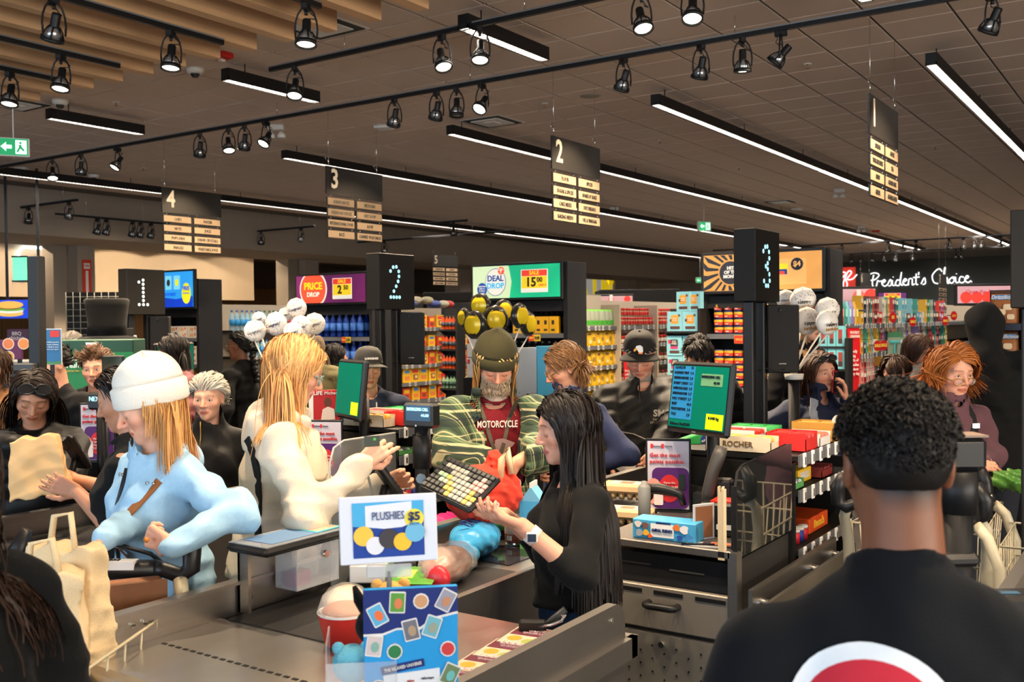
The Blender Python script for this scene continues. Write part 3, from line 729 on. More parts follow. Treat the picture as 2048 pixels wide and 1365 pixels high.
# cashier desk with drawers
def cash_desk(ox, label):
 t = thing('cash_desk', label, 'cabinet', (ox, 0, 0), 0, 'cash desks')
 fx0, fx1, fy = -1.90, -1.38, 3.45
 B().box((fx0, fy + .02, .1), (fx1, 4.1, .88), lamin).obj('carcass', t)
 B().bbox((fx0 - .02, fy - .02, .905), (fx1 + .01, 4.11, .935), steeld, .004).obj('worktop', t)
 B().box((fx0, fy, .80), (fx1, fy + .02, .885), blackp).box((fx0 + .08, fy - .002, .84), (fx0 + .2, fy, .846), C(60, 58, 55)).box((fx0 + .28, fy - .002, .83), (fx0 + .42, fy, .836), C(60, 58, 55)).obj('till_panel', t)
 d = B().bbox((fx0, fy - .015, .60), (fx1, fy + .02, .765), M('drawer_steel', (.30, .27, .23), .42, .55, noise=.1, nscale=10), .004).obj('drawer', t)
 for k in range(3): B().box((fx0 + .05 + .17 * k, fy - .017, .735), (fx0 + .17 + .17 * k, fy - .012, .75), black).obj('label_slot', d)
 b = B().tube([(fx0 + .20, fy - .015, .70), (fx0 + .20, fy - .05, .70), (fx0 + .215, fy - .06, .70), (fx0 + .305, fy - .06, .70), (fx0 + .32, fy - .05, .70), (fx0 + .32, fy - .015, .70)], .014, blackp, 8)
 b.obj('handle', d)
 p = B().bbox((fx0, fy - .01, .12), (fx1, fy + .02, .585), M('perforated_steel', (.24, .22, .19), .45, .5, noise=.1, nscale=10), .004).obj('perforated_door', t)
 b = B()
 for i in range(9):
  for j in range(4): b.cyl((fx0 + .06 + .05 * i, fy - .013, .36 + .05 * j + .025 * (i % 2)), (fx0 + .06 + .05 * i, fy - .008, .36 + .05 * j + .025 * (i % 2)), .004, black, n=6)
 b.obj('perforation_dot', p)
 B().cyl((fx0 + .25, fy - .02, .545), (fx0 + .25, fy - .005, .545), .012, chrome, n=10).obj('lock', p)
 B().box((fx1, fy - .02, .1), (fx1 + .035, fy + .03, .93), steel).obj('corner_post', t)
 return t
cash_desk(0, 'steel cash desk with handled drawer behind the long-haired cashier')
cash_desk(-2.2, 'steel cash desk of lane 2 under the points poster')
# POS monitor on a post
def monitor(loc, rz, lean, label, content=None, post_h=.55):
 """loc: centre of the screen"""
 t = thing('pos_monitor', label, 'monitor', loc, rz)
 S = Matrix.Rotation(lean, 4, 'X')
 B().bbox((-.205, 0, -.165), (.205, .035, .165), blackp, .012, T=S).obj('casing', t)
 B().box((-.185, -.003, -.14), (.185, .0, .145), M('screen_green', srgb(0, 104, 84), .6, emit=.30, noise=.02, spec=.1), T=S).obj('screen', t)
 T = S @ FACE((0, -.004, 0), (1, 0, 0))
 if content:
  b = B(); flat(b, rrect(.15, .245, .002, 1, -.105, .02), M('screen_blue', srgb(40, 120, 170), .6, emit=.30, noise=.02, spec=.1), T); b.obj('receipt_pane', t)
  b = B(); sx = M('screen_text', srgb(8, 30, 44), .6, noise=.02)
  for i, (a, c) in enumerate((('12345678', '18'), ('ROSEMARY MINT', '1.4'), ('BANANA BUNCHES', '2.0'), ('BOBBY CARDS', '1.5'), ('ROBIN EGGS LARGE', '3.4'), ('ROBIN HOOD FLOUR', '5.7'), ('DELI TURKEY', '2.7'), ('BEEF', '44.0'), ('PURCH SUBTOTAL', '3.0'), ('TAX', '2.0'))):
   y = .135 - i * .024
   TX(b, a, T @ Matrix.Translation((-.17, y, .002)), .018, sx, .1, align='LEFT', res=1); TX(b, c, T @ Matrix.Translation((-.05, y, .002)), .018, sx, res=1)
  TX(b, 'Balance Due', T @ Matrix.Translation((-.17, -.125, .002)), .02, sx, align='LEFT', res=1); TX(b, '44.00', T @ Matrix.Translation((-.055, -.125, .002)), .02, sx, res=1)
  b.obj('lettering', t)
  b = B(); flat(b, rrect(.14, .055, .002, 1, .085, .085), M('screen_grey', srgb(100, 145, 105), .6, emit=.3, noise=.02, spec=.1), T); b.obj('message_box', t)
  b = B(); TX(b, 'INITIALIZING CALL', T @ Matrix.Translation((.08, .098, .003)), .018, sx, .12, res=1); TX(b, '44.00', T @ Matrix.Translation((.12, .072, .003)), .018, sx, res=1); b.obj('lettering', t)
 b = B(); flat(b, rrect(.11, .07, .002, 1, .125, -.10), M('screen_yellow', srgb(200, 215, 20), .3, emit=.5, noise=.02), T); b.obj('weight_box', t)
 if content:
  b = B(); TX(b, '0.040 kg', T @ Matrix.Translation((.12, -.085, .003)), .02, MATS['screen_text'], .08, res=1); b.obj('lettering', t)
  b = B(); TX(b, 'DELL', T @ Matrix.Translation((0, -.155, .002)), .012, C(110, 110, 110)); b.obj('badge', t)
 B().bbox((-.06, .035, -.06), (.06, .07, .06), blackp, .01, T=S).obj('mount', t)
 B().cyl((0, .09, -.05), (0, .09, -post_h), .03, black, n=12).cyl((0, .09, -post_h), (0, .09, -post_h + .02), .06, black, n=12).cyl((0, .06, 0), (0, .09, -.06), .022, black, n=8).obj('post', t)
 return t
monitor(PX(1396, 797, 4.2), math.radians(-25), math.radians(-8), 'black monitor with a green register screen above the points poster', True, .56).scale = (.93,) * 3
monitor(PX(697, 779, 5.5), math.radians(-27), math.radians(-6), 'black monitor seen aslant in front of the man in the cap', False, .52)
monitor(PX(352, 730, 7.4), math.radians(100), 0, 'dark monitor half hidden behind the white knit hat', False, .5)
# monitor beside the curly-haired woman in the hoodie
t = thing('back_office_monitor', 'dark slim monitor covering half the face of the woman in black hoodie', 'monitor', PX(228, 748, 6.0), math.radians(34))
B().bbox((-.075, 0, -.11), (.06, .02, .11), blackp, .006).obj('casing', t)
B().box((-.065, -.003, -.1), (.05, 0, .1), M('dim_screen', (.02, .03, .025), .2, emit=.0, noise=.05)).obj('screen', t)
B().cyl((0, .03, -.1), (0, .03, -.52), .015, black, n=8).obj('post', t)
# customer display, keyboard and card terminal on the pole of lane 3
pole = PX(845, 1000, 3.58)
t = thing('display_pole', 'black pole with a blue customer display reading initializing call', 'customer display', (pole.x, pole.y, 0))
B().cyl((0, 0, .875), (0, 0, 1.41), .026, black, n=14).cyl((0, 0, 1.26), (0, 0, 1.38), .034, black, n=14).lathe([(.06, .875), (.06, .885), (.03, .9)], black, n=14).obj('pole', t)
B().cyl((0.02, -.03, 1.23), (.035, -.05, 1.23), .018, chrome, n=8).obj('clamp_knob', t)
Rz = Matrix.Rotation(math.radians(4), 4, 'Z')
B().bbox((-.065, -.03, 1.405), (.065, .03, 1.495), blackp, .01, T=Rz).obj('display_case', t)
B().box((-.045, -.033, 1.432), (.06, -.03, 1.488), M('vfd_blue', (.004, .03, .07), .2, emit=.5, ecol=(.01, .09, .17), noise=.02), T=Rz).obj('display_window', t)
b = B(); vt = M('vfd_text', (.4, .8, .9), .3, emit=.9, noise=.02)
TX(b, 'INITIALIZING CALL', Rz @ FACE((.006, -.034, 1.473), (1, 0, 0)), .016, vt, .092, bold=.01); TX(b, '44.00', Rz @ FACE((.038, -.034, 1.452), (1, 0, 0)), .015, vt, bold=.01); b.obj('lettering', t)
B().cyl((0, -.032, 1.415), (0, -.033, 1.415), .004, white, n=6).obj('badge', t)
kp = PX(918, 965, 3.45)
t = thing('register_keyboard', 'tilted black register keyboard with grey, yellow and pink keys', 'keyboard', kp, math.radians(3))
K = Matrix.Rotation(math.radians(6), 4, 'Y') @ Matrix.Rotation(math.radians(38), 4, 'X') @ Matrix.Rotation(math.radians(-12), 4, 'Z')
B().bbox((-.125, -.085, -.022), (.125, .085, 0), blackp, .008, T=K).obj('case', t)
kc = {'g': C(170, 165, 150), 'y': C(220, 190, 90), 'p': C(210, 160, 150), 'm': C(160, 185, 150), 'k': C(45, 44, 42)}
rows = ['kkkkkkkkkkk', 'kgggggkkkpk', 'kkkggggkppp', 'kmmyggggppp', 'kkmgyggggyk', 'kkkkyygggyy', 'kkkkkygggyg']
for r, row in enumerate(rows):
 for c, ch in enumerate(row):
  x = -.11 + c * .0215; y = .066 - r * .0215
  B().bbox((x - .0095, y - .0095, -.001), (x + .0095, y + .0095, .007), kc[ch], .0025, T=K).obj('key', t)
B().bbox((-.04, -.02, -.06), (.02, .03, -.02), blackp, .006, T=K).cyl((-.03, .01, -.05), (-.16, .05, -.03), .018, black, n=8).obj('bracket', t)
B().lathe([(.006, 0), (.02, .004), (.02, .018), (.008, .022)], blackp, (.07, .02, -.09), 8).cyl((.07, .02, -.08), (.03, .03, -.045), .008, black, n=6).obj('tilt_knob', t)
def card_terminal(loc, rz, label, tilt=55):
 t = thing('card_terminal', label, 'card terminal', loc, rz)
 K = Matrix.Rotation(math.radians(tilt), 4, 'X')
 B().bbox((-.04, -.095, -.012), (.04, .095, .016), blackp, .01, T=K).obj('body', t)
 B().box((-.032, .01, .0162), (.032, .075, .0172), M('terminal_screen', (.03, .04, .05), .15, noise=.05), T=K).obj('screen', t)
 for i in range(12): B().bbox((-.03 + .021 * (i % 3), -.075 + .018 * (i // 3), .016), (-.014 + .021 * (i % 3), -.063 + .018 * (i // 3), .019), C(70, 70, 72), .002, T=K).obj('key', t)
 B().bbox((-.035, .05, -.05), (.035, .11, -.012), blackp, .008, T=K).box((-.02, .07, -.052), (.02, .095, -.05), white, T=K).obj('printer_hood', t)
 B().tube([(0, .0, -.03), (0, .02, -.09), (0, .03, -.20)], .014, black, 8).obj('arm', t)
 B().tube([(.03, .06, .06), (.07, .05, .03), (.07, .03, -.05), (.02, .03, -.12)], .005, C(70, 72, 76), 6).obj('cable', t)
 return t
card_terminal(PX(770, 955, 3.62), math.radians(150), 'black card terminal on an arm under the hand of the blonde woman')
card_terminal(PX(150, 905, 4.3), math.radians(190), 'black card terminal between the paper bag and the white-hatted woman')
t = thing('display_pole', 'black pole with card terminal bracket behind the paper bag', 'customer display', (PX(205, 900, 4.55).x, PX(205, 900, 4.55).y, 0))
B().cyl((0, 0, .87), (0, 0, 1.42), .024, black, n=12).lathe([(.05, .87), (.05, .885), (.03, .9)], black, n=12).obj('pole', t)
B().bbox((-.065, -.025, 1.40), (.065, .025, 1.48), blackp, .01, T=Matrix.Rotation(math.radians(14), 4, 'Z')).obj('display_case', t)
b = B(); TX(b, 'NEXT', FACE((.0, -.03, 1.45), (1, .25, 0)), .03, vt, .09); b.obj('lettering', t)
# clear shield in front of the register
t = thing('counter_shield', 'tinted clear shield with rounded corner beside the blonde woman\'s hand', 'screen', (-2.42, 2.46, .875), math.radians(90))
pl = [(0, 0), (.34, 0), (.34, .50), (.07, .50), (.02, .48), (0, .43)]
B().prism(pl, -.004, .004, M('smoked_acrylic', (.35, .37, .36), .06, alpha=.28), 'y').obj('pane', t)
B().tube([(0, 0, 0), (0, 0, .43), (.02, 0, .48), (.07, 0, .50), (.34, 0, .50)], .004, M('shield_edge', (.45, .45, .42), .2, noise=.02), 6).obj('edge', t)
# poster stands
def points_poster(loc, rz, label):
 t = thing('counter_poster', label, 'poster', loc, rz, 'points posters'); t.scale = (.95,) * 3
 B().bbox((-.105, 0, 0), (.105, .012, .34), black, .003).box((-.09, -.02, -.0), (.09, .05, .006), black).obj('frame', t)
 B().box((-.095, -.002, .012), (.095, 0, .328), C(196, 190, 205)).obj('sheet', t)
 T = FACE((0, -.003, .17), (1, 0, 0)); b = B(); red = C(205, 40, 45); pur = C(80, 25, 105)
 flat(b, rrect(.17, .19, .03, 4, .01, -.06), pur, T); b.obj('purple_shape', t)
 b = B(); flat(b, circ(.048, 24, .005, -.062, 1.35), red, T, .002); b.obj('red_oval', t)
 b = B(); flat(b, circ(.04, 18, -.068, -.075, 1.5), C(225, 160, 145), T, .003); b.obj('pink_oval', t)
 flat(B(), rrect(.042, .09, .006, 3, -.045, -.095), C(235, 225, 225), T, .004).obj('phone_picture', t); flat(B(), rrect(.03, .07, .006, 3, .062, -.03), C(25, 40, 35), T, .004).obj('phone_picture', t)
 b = B(); TX(b, 'Get the most', T @ Matrix.Translation((-.085, .093, .003)), .026, red, .165, align='LEFT', bold=.01); TX(b, 'points possible.', T @ Matrix.Translation((-.085, .063, .003)), .026, red, .165, align='LEFT', bold=.01)
 wt = C(250, 235, 235)
 for i, s in enumerate(('Open the', 'PC Optimum app', 'Pay with', 'PC Financial')): TX(b, s, T @ Matrix.Translation((.005, -.035 - .018 * i, .005)), .014, wt, .08, res=1)
 flat(b, rrect(.012, .02, .001, 1, -.075, .135), red, T); flat(b, rrect(.012, .02, .001, 1, -.025, .135), red, T)
 TX(b, 'Optimum', T @ Matrix.Translation((-.05, .135, .003)), .01, ink, res=1); TX(b, 'Financial', T @ Matrix.Translation((.002, .135, .003)), .01, ink, res=1)
 b.obj('lettering', t)
 return t
p = PX(1337, 1012, 4.4); points_poster((p.x, p.y, .936), math.radians(22), 'black-framed points poster standing on the desk under the register monitor')
p = PX(652, 944, 5.42); points_poster((p.x, p.y, .936), math.radians(22), 'black-framed points poster behind the blonde woman\'s sleeve')
p = PX(196, 925, 5.4); points_poster((p.x, p.y, p.z), math.radians(30), 'black-framed points poster partly hidden behind the white-hatted woman')
# things on the cash desk
DZ = .935
t = thing('promo_box', 'sky blue promotional box printed animal friends on the desk edge', 'box', PZ(1326, 1082, DZ) + Vector((0, .05, 0)), math.radians(3))
B().bbox((-.13, -.05, 0), (.13, .05, .075), C(70, 165, 215), .003).obj('carton', t)
T = FACE((0, -.052, .0375), (1, 0, 0)); b = B(); flat(b, rrect(.095, .052, .003, 2, -.005, 0), C(235, 238, 240), T); b.obj('title_card', t)
b = B(); TX(b, 'ANIMAL FRIENDS', T @ Matrix.Translation((-.005, .0, .003)), .018, C(30, 50, 110), .085); flat(b, rrect(.06, .008, .001, 1, 0, .028), C(25, 45, 110), T); b.obj('lettering', t)
for i, (x, y, r, c) in enumerate(((-.105, .018, .014, C(225, 220, 215)), (-.075, .015, .014, C(120, 85, 80)), (-.10, -.015, .015, C(160, 165, 180)), (-.072, -.012, .013, C(235, 180, 50)), (.055, .018, .014, C(225, 120, 50)), (.085, .012, .018, C(230, 230, 235)), (.068, -.02, .012, C(40, 80, 170)), (.105, -.018, .016, C(60, 130, 190)), (-.055, -.024, .009, C(230, 90, 40)))):
 b = B(); flat(b, [(x + r * (1 + .25 * math.sin(3 * a + i)) * math.cos(a), y + r * .9 * math.sin(a)) for a in [2 * PI * k / 14 for k in range(14)]], c, T, .002); b.obj('sticker_print', t)
p = PZ(1318, 1050, DZ); t = thing('barcode_scanner', 'black handheld barcode scanner lying on the blue promotional box', 'scanner', (p.x, p.y + .05, DZ + .078), math.radians(8))
B().tube([(-.085, -.015, .0), (-.07, 0, .03), (-.06, .0, .06), (-.02, .0, .062), (.03, 0, .055), (.07, 0, .045), (.085, 0, .0)], [.016, .024, .026, .024, .02, .018, .012], blackp, 10).obj('body', t)
B().ell((-.075, -.005, .045), (.025, .022, .04), blackp, 12, 8).obj('scan_head', t)
p = PZ(1395, 1012, DZ); t = thing('receipt_printer', 'dark receipt printer with sloped lid behind the scanner', 'printer', (p.x - .03, p.y - .06, DZ), math.radians(10))
B().prism([(-.10, 0), (.10, 0), (.10, .13), (.02, .145), (-.10, .08)], -.08, .10, M('printer_dark', (.03, .03, .03), .4, noise=.1), 'x').obj('case', t)
B().box((-.05, -.035, .112), (.07, -.02, .122), black).obj('paper_slot', t)
p = PZ(1420, 1075, DZ); t = thing('label_printer', 'black box printer with a red top and white label beside the blue box', 'printer', (p.x + .02, p.y + .09, DZ), math.radians(8))
B().bbox((-.08, -.075, 0), (.09, .075, .13), blackp, .008).obj('case', t); B().box((-.04, -.05, .13), (.07, .05, .136), C(200, 40, 30)).obj('top', t); B().box((-.01, -.0765, .03), (.08, -.075, .05), white).box((-.03, -.0765, .10), (-.02, -.075, .11), C(120, 230, 60)).obj('label_strip', t)
p = PX(1432, 985, 4.0); t = thing('telephone', 'dark desk telephone with handset standing upright and coiled cord', 'telephone', (p.x, p.y, DZ + .10), math.radians(14))
B().tube([(-.035, 0, 0), (-.03, -.01, .05), (-.012, -.012, .13), (.012, 0, .20), (.022, .01, .235)], [.022, .026, .026, .028, .024], M('phone_grey', (.06, .055, .05), .45, noise=.1), 10).obj('handset', t)
B().bbox((-.04, .02, -.1), (.06, .10, .10), blackp, .01).obj('cradle', t)
B().tube([(-.035 + .015 * k / 8 - .06 * k / 40, -.02 + .012 * math.sin(k * 1.57), -.02 - .001 * k + .012 * math.cos(k * 1.57)) for k in range(40)], .004, blackp, 5).obj('coiled_cord', t)
p = PZ(1381, 990, DZ); t = thing('lotion_pump', 'off-white pump bottle behind the receipt printer', 'bottle', (p.x - .06, p.y + .06, DZ))
B().lathe([(.045, 0), (.045, .10), (.03, .13), (.014, .14), (.014, .155)], white, n=14).obj('bottle', t); B().lathe([(.02, .155), (.02, .17), (.008, .175), (.008, .195), (.016, .20), (.012, .21)], white, n=12).bbox((-.04, -.008, .195), (.01, .008, .207), white, .003).obj('pump', t)
p = PZ(1420, 1092, DZ); t = thing('leaflet', 'colourful leaflets and pen lying on the desk edge', 'leaflet', (p.x, p.y, DZ), math.radians(10))
B().box((-.09, -.03, 0), (.05, .04, .003), white).obj('paper', t); B().box((-.03, -.02, .003), (.10, .05, .006), C(60, 60, 75)).obj('dark_leaflet', t); B().box((.0, -.01, .006), (.08, .03, .008), C(190, 110, 70)).obj('photo_leaflet', t); B().cyl((-.10, -.035, .006), (.02, -.01, .008), .004, black, n=6).obj('pen', t)
t = thing('desk_post', 'grey plastic post with domed tip beside the egg cartons', 'post', (PZ(1289, 1050, DZ).x, PZ(1289, 1050, DZ).y, .88))
B().lathe([(.026, 0), (.026, .21), (.02, .22), (.013, .225), (.013, .235), (.0, .238)], C(140, 140, 138), n=14).obj('shaft', t)
# promo leaflet upright in the box
t = thing('upright_card', 'picture card standing upright between the scanner and the printer', 'card', PZ(1385, 1085, DZ) + Vector((.02, .06, .06)), math.radians(60))
B().bbox((-.05, -.003, -.06), (.05, .003, .08), C(205, 205, 210), .002).box((-.04, -.004, -.05), (.04, -.003, .07), C(150, 100, 70)).obj('card', t)
# dark glass side screen with paper stack edge
t = thing('desk_screen', 'dark reflective glass side screen at the end of the cash desk', 'screen', (-1.365, 3.47, .90), math.radians(90))
pl = [(0, 0), (.62, 0), (.62, .36), (.56, .365), (.07, .34), (.02, .32), (0, .27)]
B().prism(pl, -.005, .005, M('dark_reflective_glass', (.012, .014, .014), .03, alpha=.9, spec=1.0, coat=1.0, ior=2.2), 'y').obj('pane', t)
B().box((-.012, -.008, 0), (0, .012, .27), black).obj('edge', t)
t = thing('paper_stack', 'tall stack of papers held upright behind the glass edge', 'papers', (-1.385, 3.44, .90))
for k in range(5): B().box((-.012 + .005 * k - .02, -.01, 0), (-.008 + .005 * k - .02, .01 + .004 * (k % 3), .27 - .01 * (k % 3)), C(215, 195, 160)).obj('sheet', t)
# low steel guide rail past the desk
t = thing('cart_guide_rail', 'low steel guide rail with round spacer bars in front of the candy rack', 'rail', (0, 0, 0))
B().box((-1.31, 3.45, .70), (-1.295, 4.5, .80), steel).obj('rail', t)
B().box((-1.25, 3.35, .66), (-1.235, 4.6, .76), steel).obj('front_rail', t)
for y in (3.55, 4.15, 4.45): B().cyl((-1.31, y, .74), (-1.24, y, .72), .018, chrome, n=8).obj('spacer', t)
for y in (3.5, 4.4): B().box((-1.305, y, 0), (-1.285, y + .03, .70), steeld).box((-1.25, y, 0), (-1.235, y + .03, .66), steeld).obj('leg', t)
# shelf bracket with sign plate on lane 3's rail
t = thing('coin_shelf', 'black-topped writing shelf on a steel bracket clamped to the counter rail', 'shelf', (-2.475, 2.10, .875))
B().box((.002, 0, 0), (.012, .22, .20), steel).box((.002, 0, 0), (.05, .012, .20), steel).obj('bracket', t)
B().bbox((.0, -.05, .20), (.19, .33, .228), blackp, .012).obj('top', t)
B().box((.01, -.04, .228), (.18, .32, .231), M('clear_cover', (.55, .6, .66), .08, alpha=.5)).box((.03, 0, .2315), (.16, .22, .233), C(95, 130, 170)).obj('cover_sheet', t)
B().box((.04, .19, .233), (.16, .31, .235), C(90, 190, 200)).box((.05, .20, .235), (.15, .30, .236), C(230, 200, 170)).obj('photo_card', t)
for k in (0, 1): B().cyl((.012, .04 + .14 * k, .04 + .02 * k), (.018, .04 + .14 * k, .04 + .02 * k), .008, chrome, n=8).obj('bolt', t)
t = thing('donation_box', 'clear acrylic donation box with lock hanging below the writing shelf', 'box', (-2.40, 2.235, .925))
for lo, hi in (((-.05, 0, 0), (-.046, .19, .15)), ((.046, 0, 0), (.05, .19, .15)), ((-.05, 0, 0), (.05, .004, .15)), ((-.05, .186, 0), (.05, .19, .15)), ((-.05, 0, 0), (.05, .19, .004))): B().box(lo, hi, M('box_acrylic', (.8, .82, .85), .05, alpha=.25)).obj('pane', t)
B().cyl((.05, .12, .10), (.065, .12, .10), .012, chrome, n=10).obj('lock', t); B().box((-.03, .02, .004), (.02, .09, .05), C(150, 40, 90)).obj('notes', t)
# ================================================================== SHELVING
shelf_m = M('shelf_charcoal', (.010, .010, .011), .6, noise=.1, spec=.25)
rail_m = M('price_rail_grey', (.10, .105, .115), .4, noise=.05)
back_m = M('shelf_back_cream', (.50, .42, .32), .7, noise=.04)
ptag = M('price_tag_white', (.68, .66, .62), .5, noise=.03)
GN = 0
def gondola(x0, x1, y0, y1, label, right=None, hgt=1.95, endcap=None, dark=False):
 """double-sided shelving that runs along Y; right: list of shelf heights on its +X side"""
 t = thing('shelving_unit', label, 'shelving', (x1, y0, 0), 0, 'grocery shelving')
 w_ = x1 - x0
 B().box((-w_ / 2 - .02, .46, .0), (-w_ / 2 + .02, y1 - y0, hgt), shelf_m if dark else back_m).obj('back_panel', t)
 B().box((-w_, .46, 0), (0, y1 - y0, .12), shelf_m).obj('base', t)
 tg = B()
 for z in right or []:
  s = B().box((-w_ / 2 + .02, .46, z - .03), (-.01, y1 - y0, z), shelf_m).obj('shelf', t)
  B().box((-.01, .46, z - .045), (.0, y1 - y0, z), rail_m).obj('price_rail', s)
  y = .55
  while y < min(y1 - y0, 6):
   tg.box((.0, y, z - .048), (.006, y + .035, z + .005), ptag).box((.006, y + .008, z - .035), (.0065, y + .027, z - .008), C(90, 90, 90))
   y += rnd.choice((.09, .12, .16, .22))
 if tg.v: tag(tg.obj('price_tag', t), kind='stuff')
 return t
def endcap(x0, x1, y, label, shelves, top=2.45, hz=2.02):
 """display end facing -Y"""
 t = thing('end_display', label, 'shelving', (x0, y, 0), 0, 'end-of-aisle displays'); w_ = x1 - x0
 for x in (-.06, w_): B().bbox((x, 0, 0), (x + .06, .42, top), shelf_m, .004).obj('side_post', t)
 B().box((0, .40, 0), (w_, .43, top), shelf_m).box((0, .02, 1.90), (w_, .40, hz), shelf_m).obj('back_panel', t)
 B().box((0, .0, 0), (w_, .42, .15), shelf_m).obj('base', t)
 for z in shelves:
  s = B().box((0, .0, z - .03), (w_, .40, z), shelf_m).obj('shelf', t)
  B().box((0, -.012, z - .05), (w_, 0, z), rail_m).obj('price_rail', s)
 return t
def sale_card(loc, rz, label, price, w_=.16, h_=.075, kind='strip'):
 t = thing('sale_card', label, 'price card', loc, rz)
 B().bbox((-w_ / 2, -.004, -h_ / 2), (w_ / 2, 0, h_ / 2), C(245, 210, 60), .002).obj('card', t)
 T = FACE((0, -.005, 0), (1, 0, 0)); b = B()
 flat(b, rrect(w_ * .45, h_ * .9, .002, 1, -w_ * .26, 0), C(214, 60, 45), T); b.obj('red_field', t)
 b = B(); TX(b, 'SALE', T @ Matrix.Translation((-w_ * .26, 0, .002)), h_ * .4, C(255, 220, 80), w_ * .36, bold=.02, res=1); TX(b, price, T @ Matrix.Translation((w_ * .22, 0, .002)), h_ * .75, ink, w_ * .4, bold=.02, res=1); b.obj('lettering', t)
def header(x0, x1, y, z0, z1, label, bg, emit=.55):
 t = thing('header_sign', label, 'sign', ((x0 + x1) / 2, y, (z0 + z1) / 2)); w_ = x1 - x0; h_ = z1 - z0
 B().bbox((-w_ / 2 - .03, -.02, -h_ / 2 - .03), (w_ / 2 + .03, .03, h_ / 2 + .03), black, .006).obj('frame', t)
 B().box((-w_ / 2, -.026, -h_ / 2), (w_ / 2, -.02, h_ / 2), bg).obj('panel', t)
 return t, FACE((0, -.027, 0), (1, 0, 0)), w_, h_
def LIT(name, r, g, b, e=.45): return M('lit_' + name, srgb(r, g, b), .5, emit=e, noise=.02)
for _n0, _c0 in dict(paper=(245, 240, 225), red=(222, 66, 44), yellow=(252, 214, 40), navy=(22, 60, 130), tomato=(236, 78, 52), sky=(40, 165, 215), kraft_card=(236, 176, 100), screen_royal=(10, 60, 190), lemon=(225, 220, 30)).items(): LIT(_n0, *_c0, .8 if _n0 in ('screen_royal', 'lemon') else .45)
def price_board(t, T, cx, cy, w_, h_, head, big, sup, foot=''):
 b = B(); flat(b, rrect(w_, h_, .004, 1, cx, cy), LIT('paper', 245, 240, 225), T, .002); b.obj('card', t)
 b = B(); flat(b, rrect(w_ * .94, h_ * .26, .002, 1, cx, cy + h_ * .34), LIT('red', 222, 66, 44), T, .004); b.obj('red_band', t)
 b = B(); flat(b, rrect(w_ * .94, h_ * .52, .002, 1, cx, cy - h_ * .06), LIT('yellow', 252, 214, 40), T, .004); b.obj('yellow_field', t)
 b = B(); TX(b, head, T @ Matrix.Translation((cx, cy + h_ * .34, .006)), h_ * .24, LIT('yellow', 0, 0, 0), bold=.02); TX(b, big, T @ Matrix.Translation((cx - w_ * .12, cy - h_ * .07, .006)), h_ * .55, ink, w_ * .4, bold=.03); TX(b, sup, T @ Matrix.Translation((cx + w_ * .2, cy + h_ * .03, .006)), h_ * .3, ink, w_ * .25, bold=.03)
 if foot: TX(b, foot, T @ Matrix.Translation((cx + w_ * .3, cy - h_ * .2, .006)), h_ * .12, LIT('red', 0, 0, 0), w_ * .3)
 b.obj('lettering', t)
EY = 9.5
# --- header signs of the four end displays
hx = {'hit': (-4.03, -2.84), 'deal': (-6.92, -5.73), 'price': (-9.85, -8.62), 'screen': (-12.75, -11.80)}
t, T, w_, h_ = header(*hx['price'], EY - .04, 2.06, 2.42, 'purple header sign with a red circle reading price drop', LIT('purple', 96, 28, 84))
b = B(); flat(b, [(x, max(-h_ / 2, min(h_ / 2, y))) for x, y in circ(.25, 40, -.30, 0)], LIT('paper', 0, 0, 0), T, .002); b.obj('white_ring', t)
b = B(); flat(b, [(x, max(-h_ / 2, min(h_ / 2, y))) for x, y in circ(.228, 40, -.30, 0)], LIT('tomato', 236, 78, 52), T, .004); b.obj('red_circle', t)
b = B(); TX(b, 'PRICE', T @ Matrix.Translation((-.30, .04, .006)), .13, LIT('yellow', 0, 0, 0), .36, bold=.03); TX(b, 'DROP', T @ Matrix.Translation((-.30, -.07, .006)), .085, LIT('paper', 0, 0, 0), bold=.02); b.obj('lettering', t)
price_board(t, T, .22, 0, .34, .27, 'SALE', '2', '50')
t, T, w_, h_ = header(*hx['deal'], EY - .04, 2.06, 2.43, 'green header sign with a white deal drop circle and sale price', LIT('green', 20, 178, 128, .5))
b = B(); flat(b, [(-.595, -h_ / 2), (-.08, -h_ / 2), (-.05, 0), (-.09, h_ / 2), (-.595, h_ / 2)], LIT('pale_green', 205, 228, 185, .5), T, .002); b.obj('pale_field', t)
b = B(); flat(b, circ(.145, 32, -.27, 0, 1.1), LIT('navy', 22, 60, 130), T, .004); b.obj('navy_ring', t)
b = B(); flat(b, circ(.138, 32, -.27, 0, 1.1), LIT('paper', 0, 0, 0), T, .006); b.obj('white_circle', t)
b = B(); flat(b, circ(.07, 24, -.46, -.08, 1.1), LIT('navy', 0, 0, 0), T, .007); flat(b, circ(.045, 20, -.19, .13), LIT('tomato', 0, 0, 0), T, .008); b.obj('badge', t)
b = B(); TX(b, 'DEAL', T @ Matrix.Translation((-.27, .04, .009)), .095, LIT('navy', 0, 0, 0), .24, bold=.03); TX(b, 'DROP', T @ Matrix.Translation((-.27, -.045, .009)), .09, LIT('sky', 40, 165, 215), .24, bold=.03)
for i, s in enumerate(('Limited-time', 'deals on', 'PC faves', '& more.')): TX(b, s, T @ Matrix.Translation((-.46, -.045 - .026 * i, .009)), .024, LIT('paper', 0, 0, 0), .11, res=1)
script(b, PCLOGO, T @ Matrix.Translation((-.225, .10, .01)), .055, .003, LIT('paper', 0, 0, 0), 4); b.obj('lettering', t)
price_board(t, T, .26, 0, .36, .26, 'SALE', '15', '00', 'LIMIT 4')
t, T, w_, h_ = header(*hx['hit'], EY - .04, 2.07, 2.43, 'kraft-coloured header sign with black sunburst, hits of the month', LIT('kraft', 226, 160, 82, .42))
nv = LIT('ink_navy', 22, 26, 40, .1)
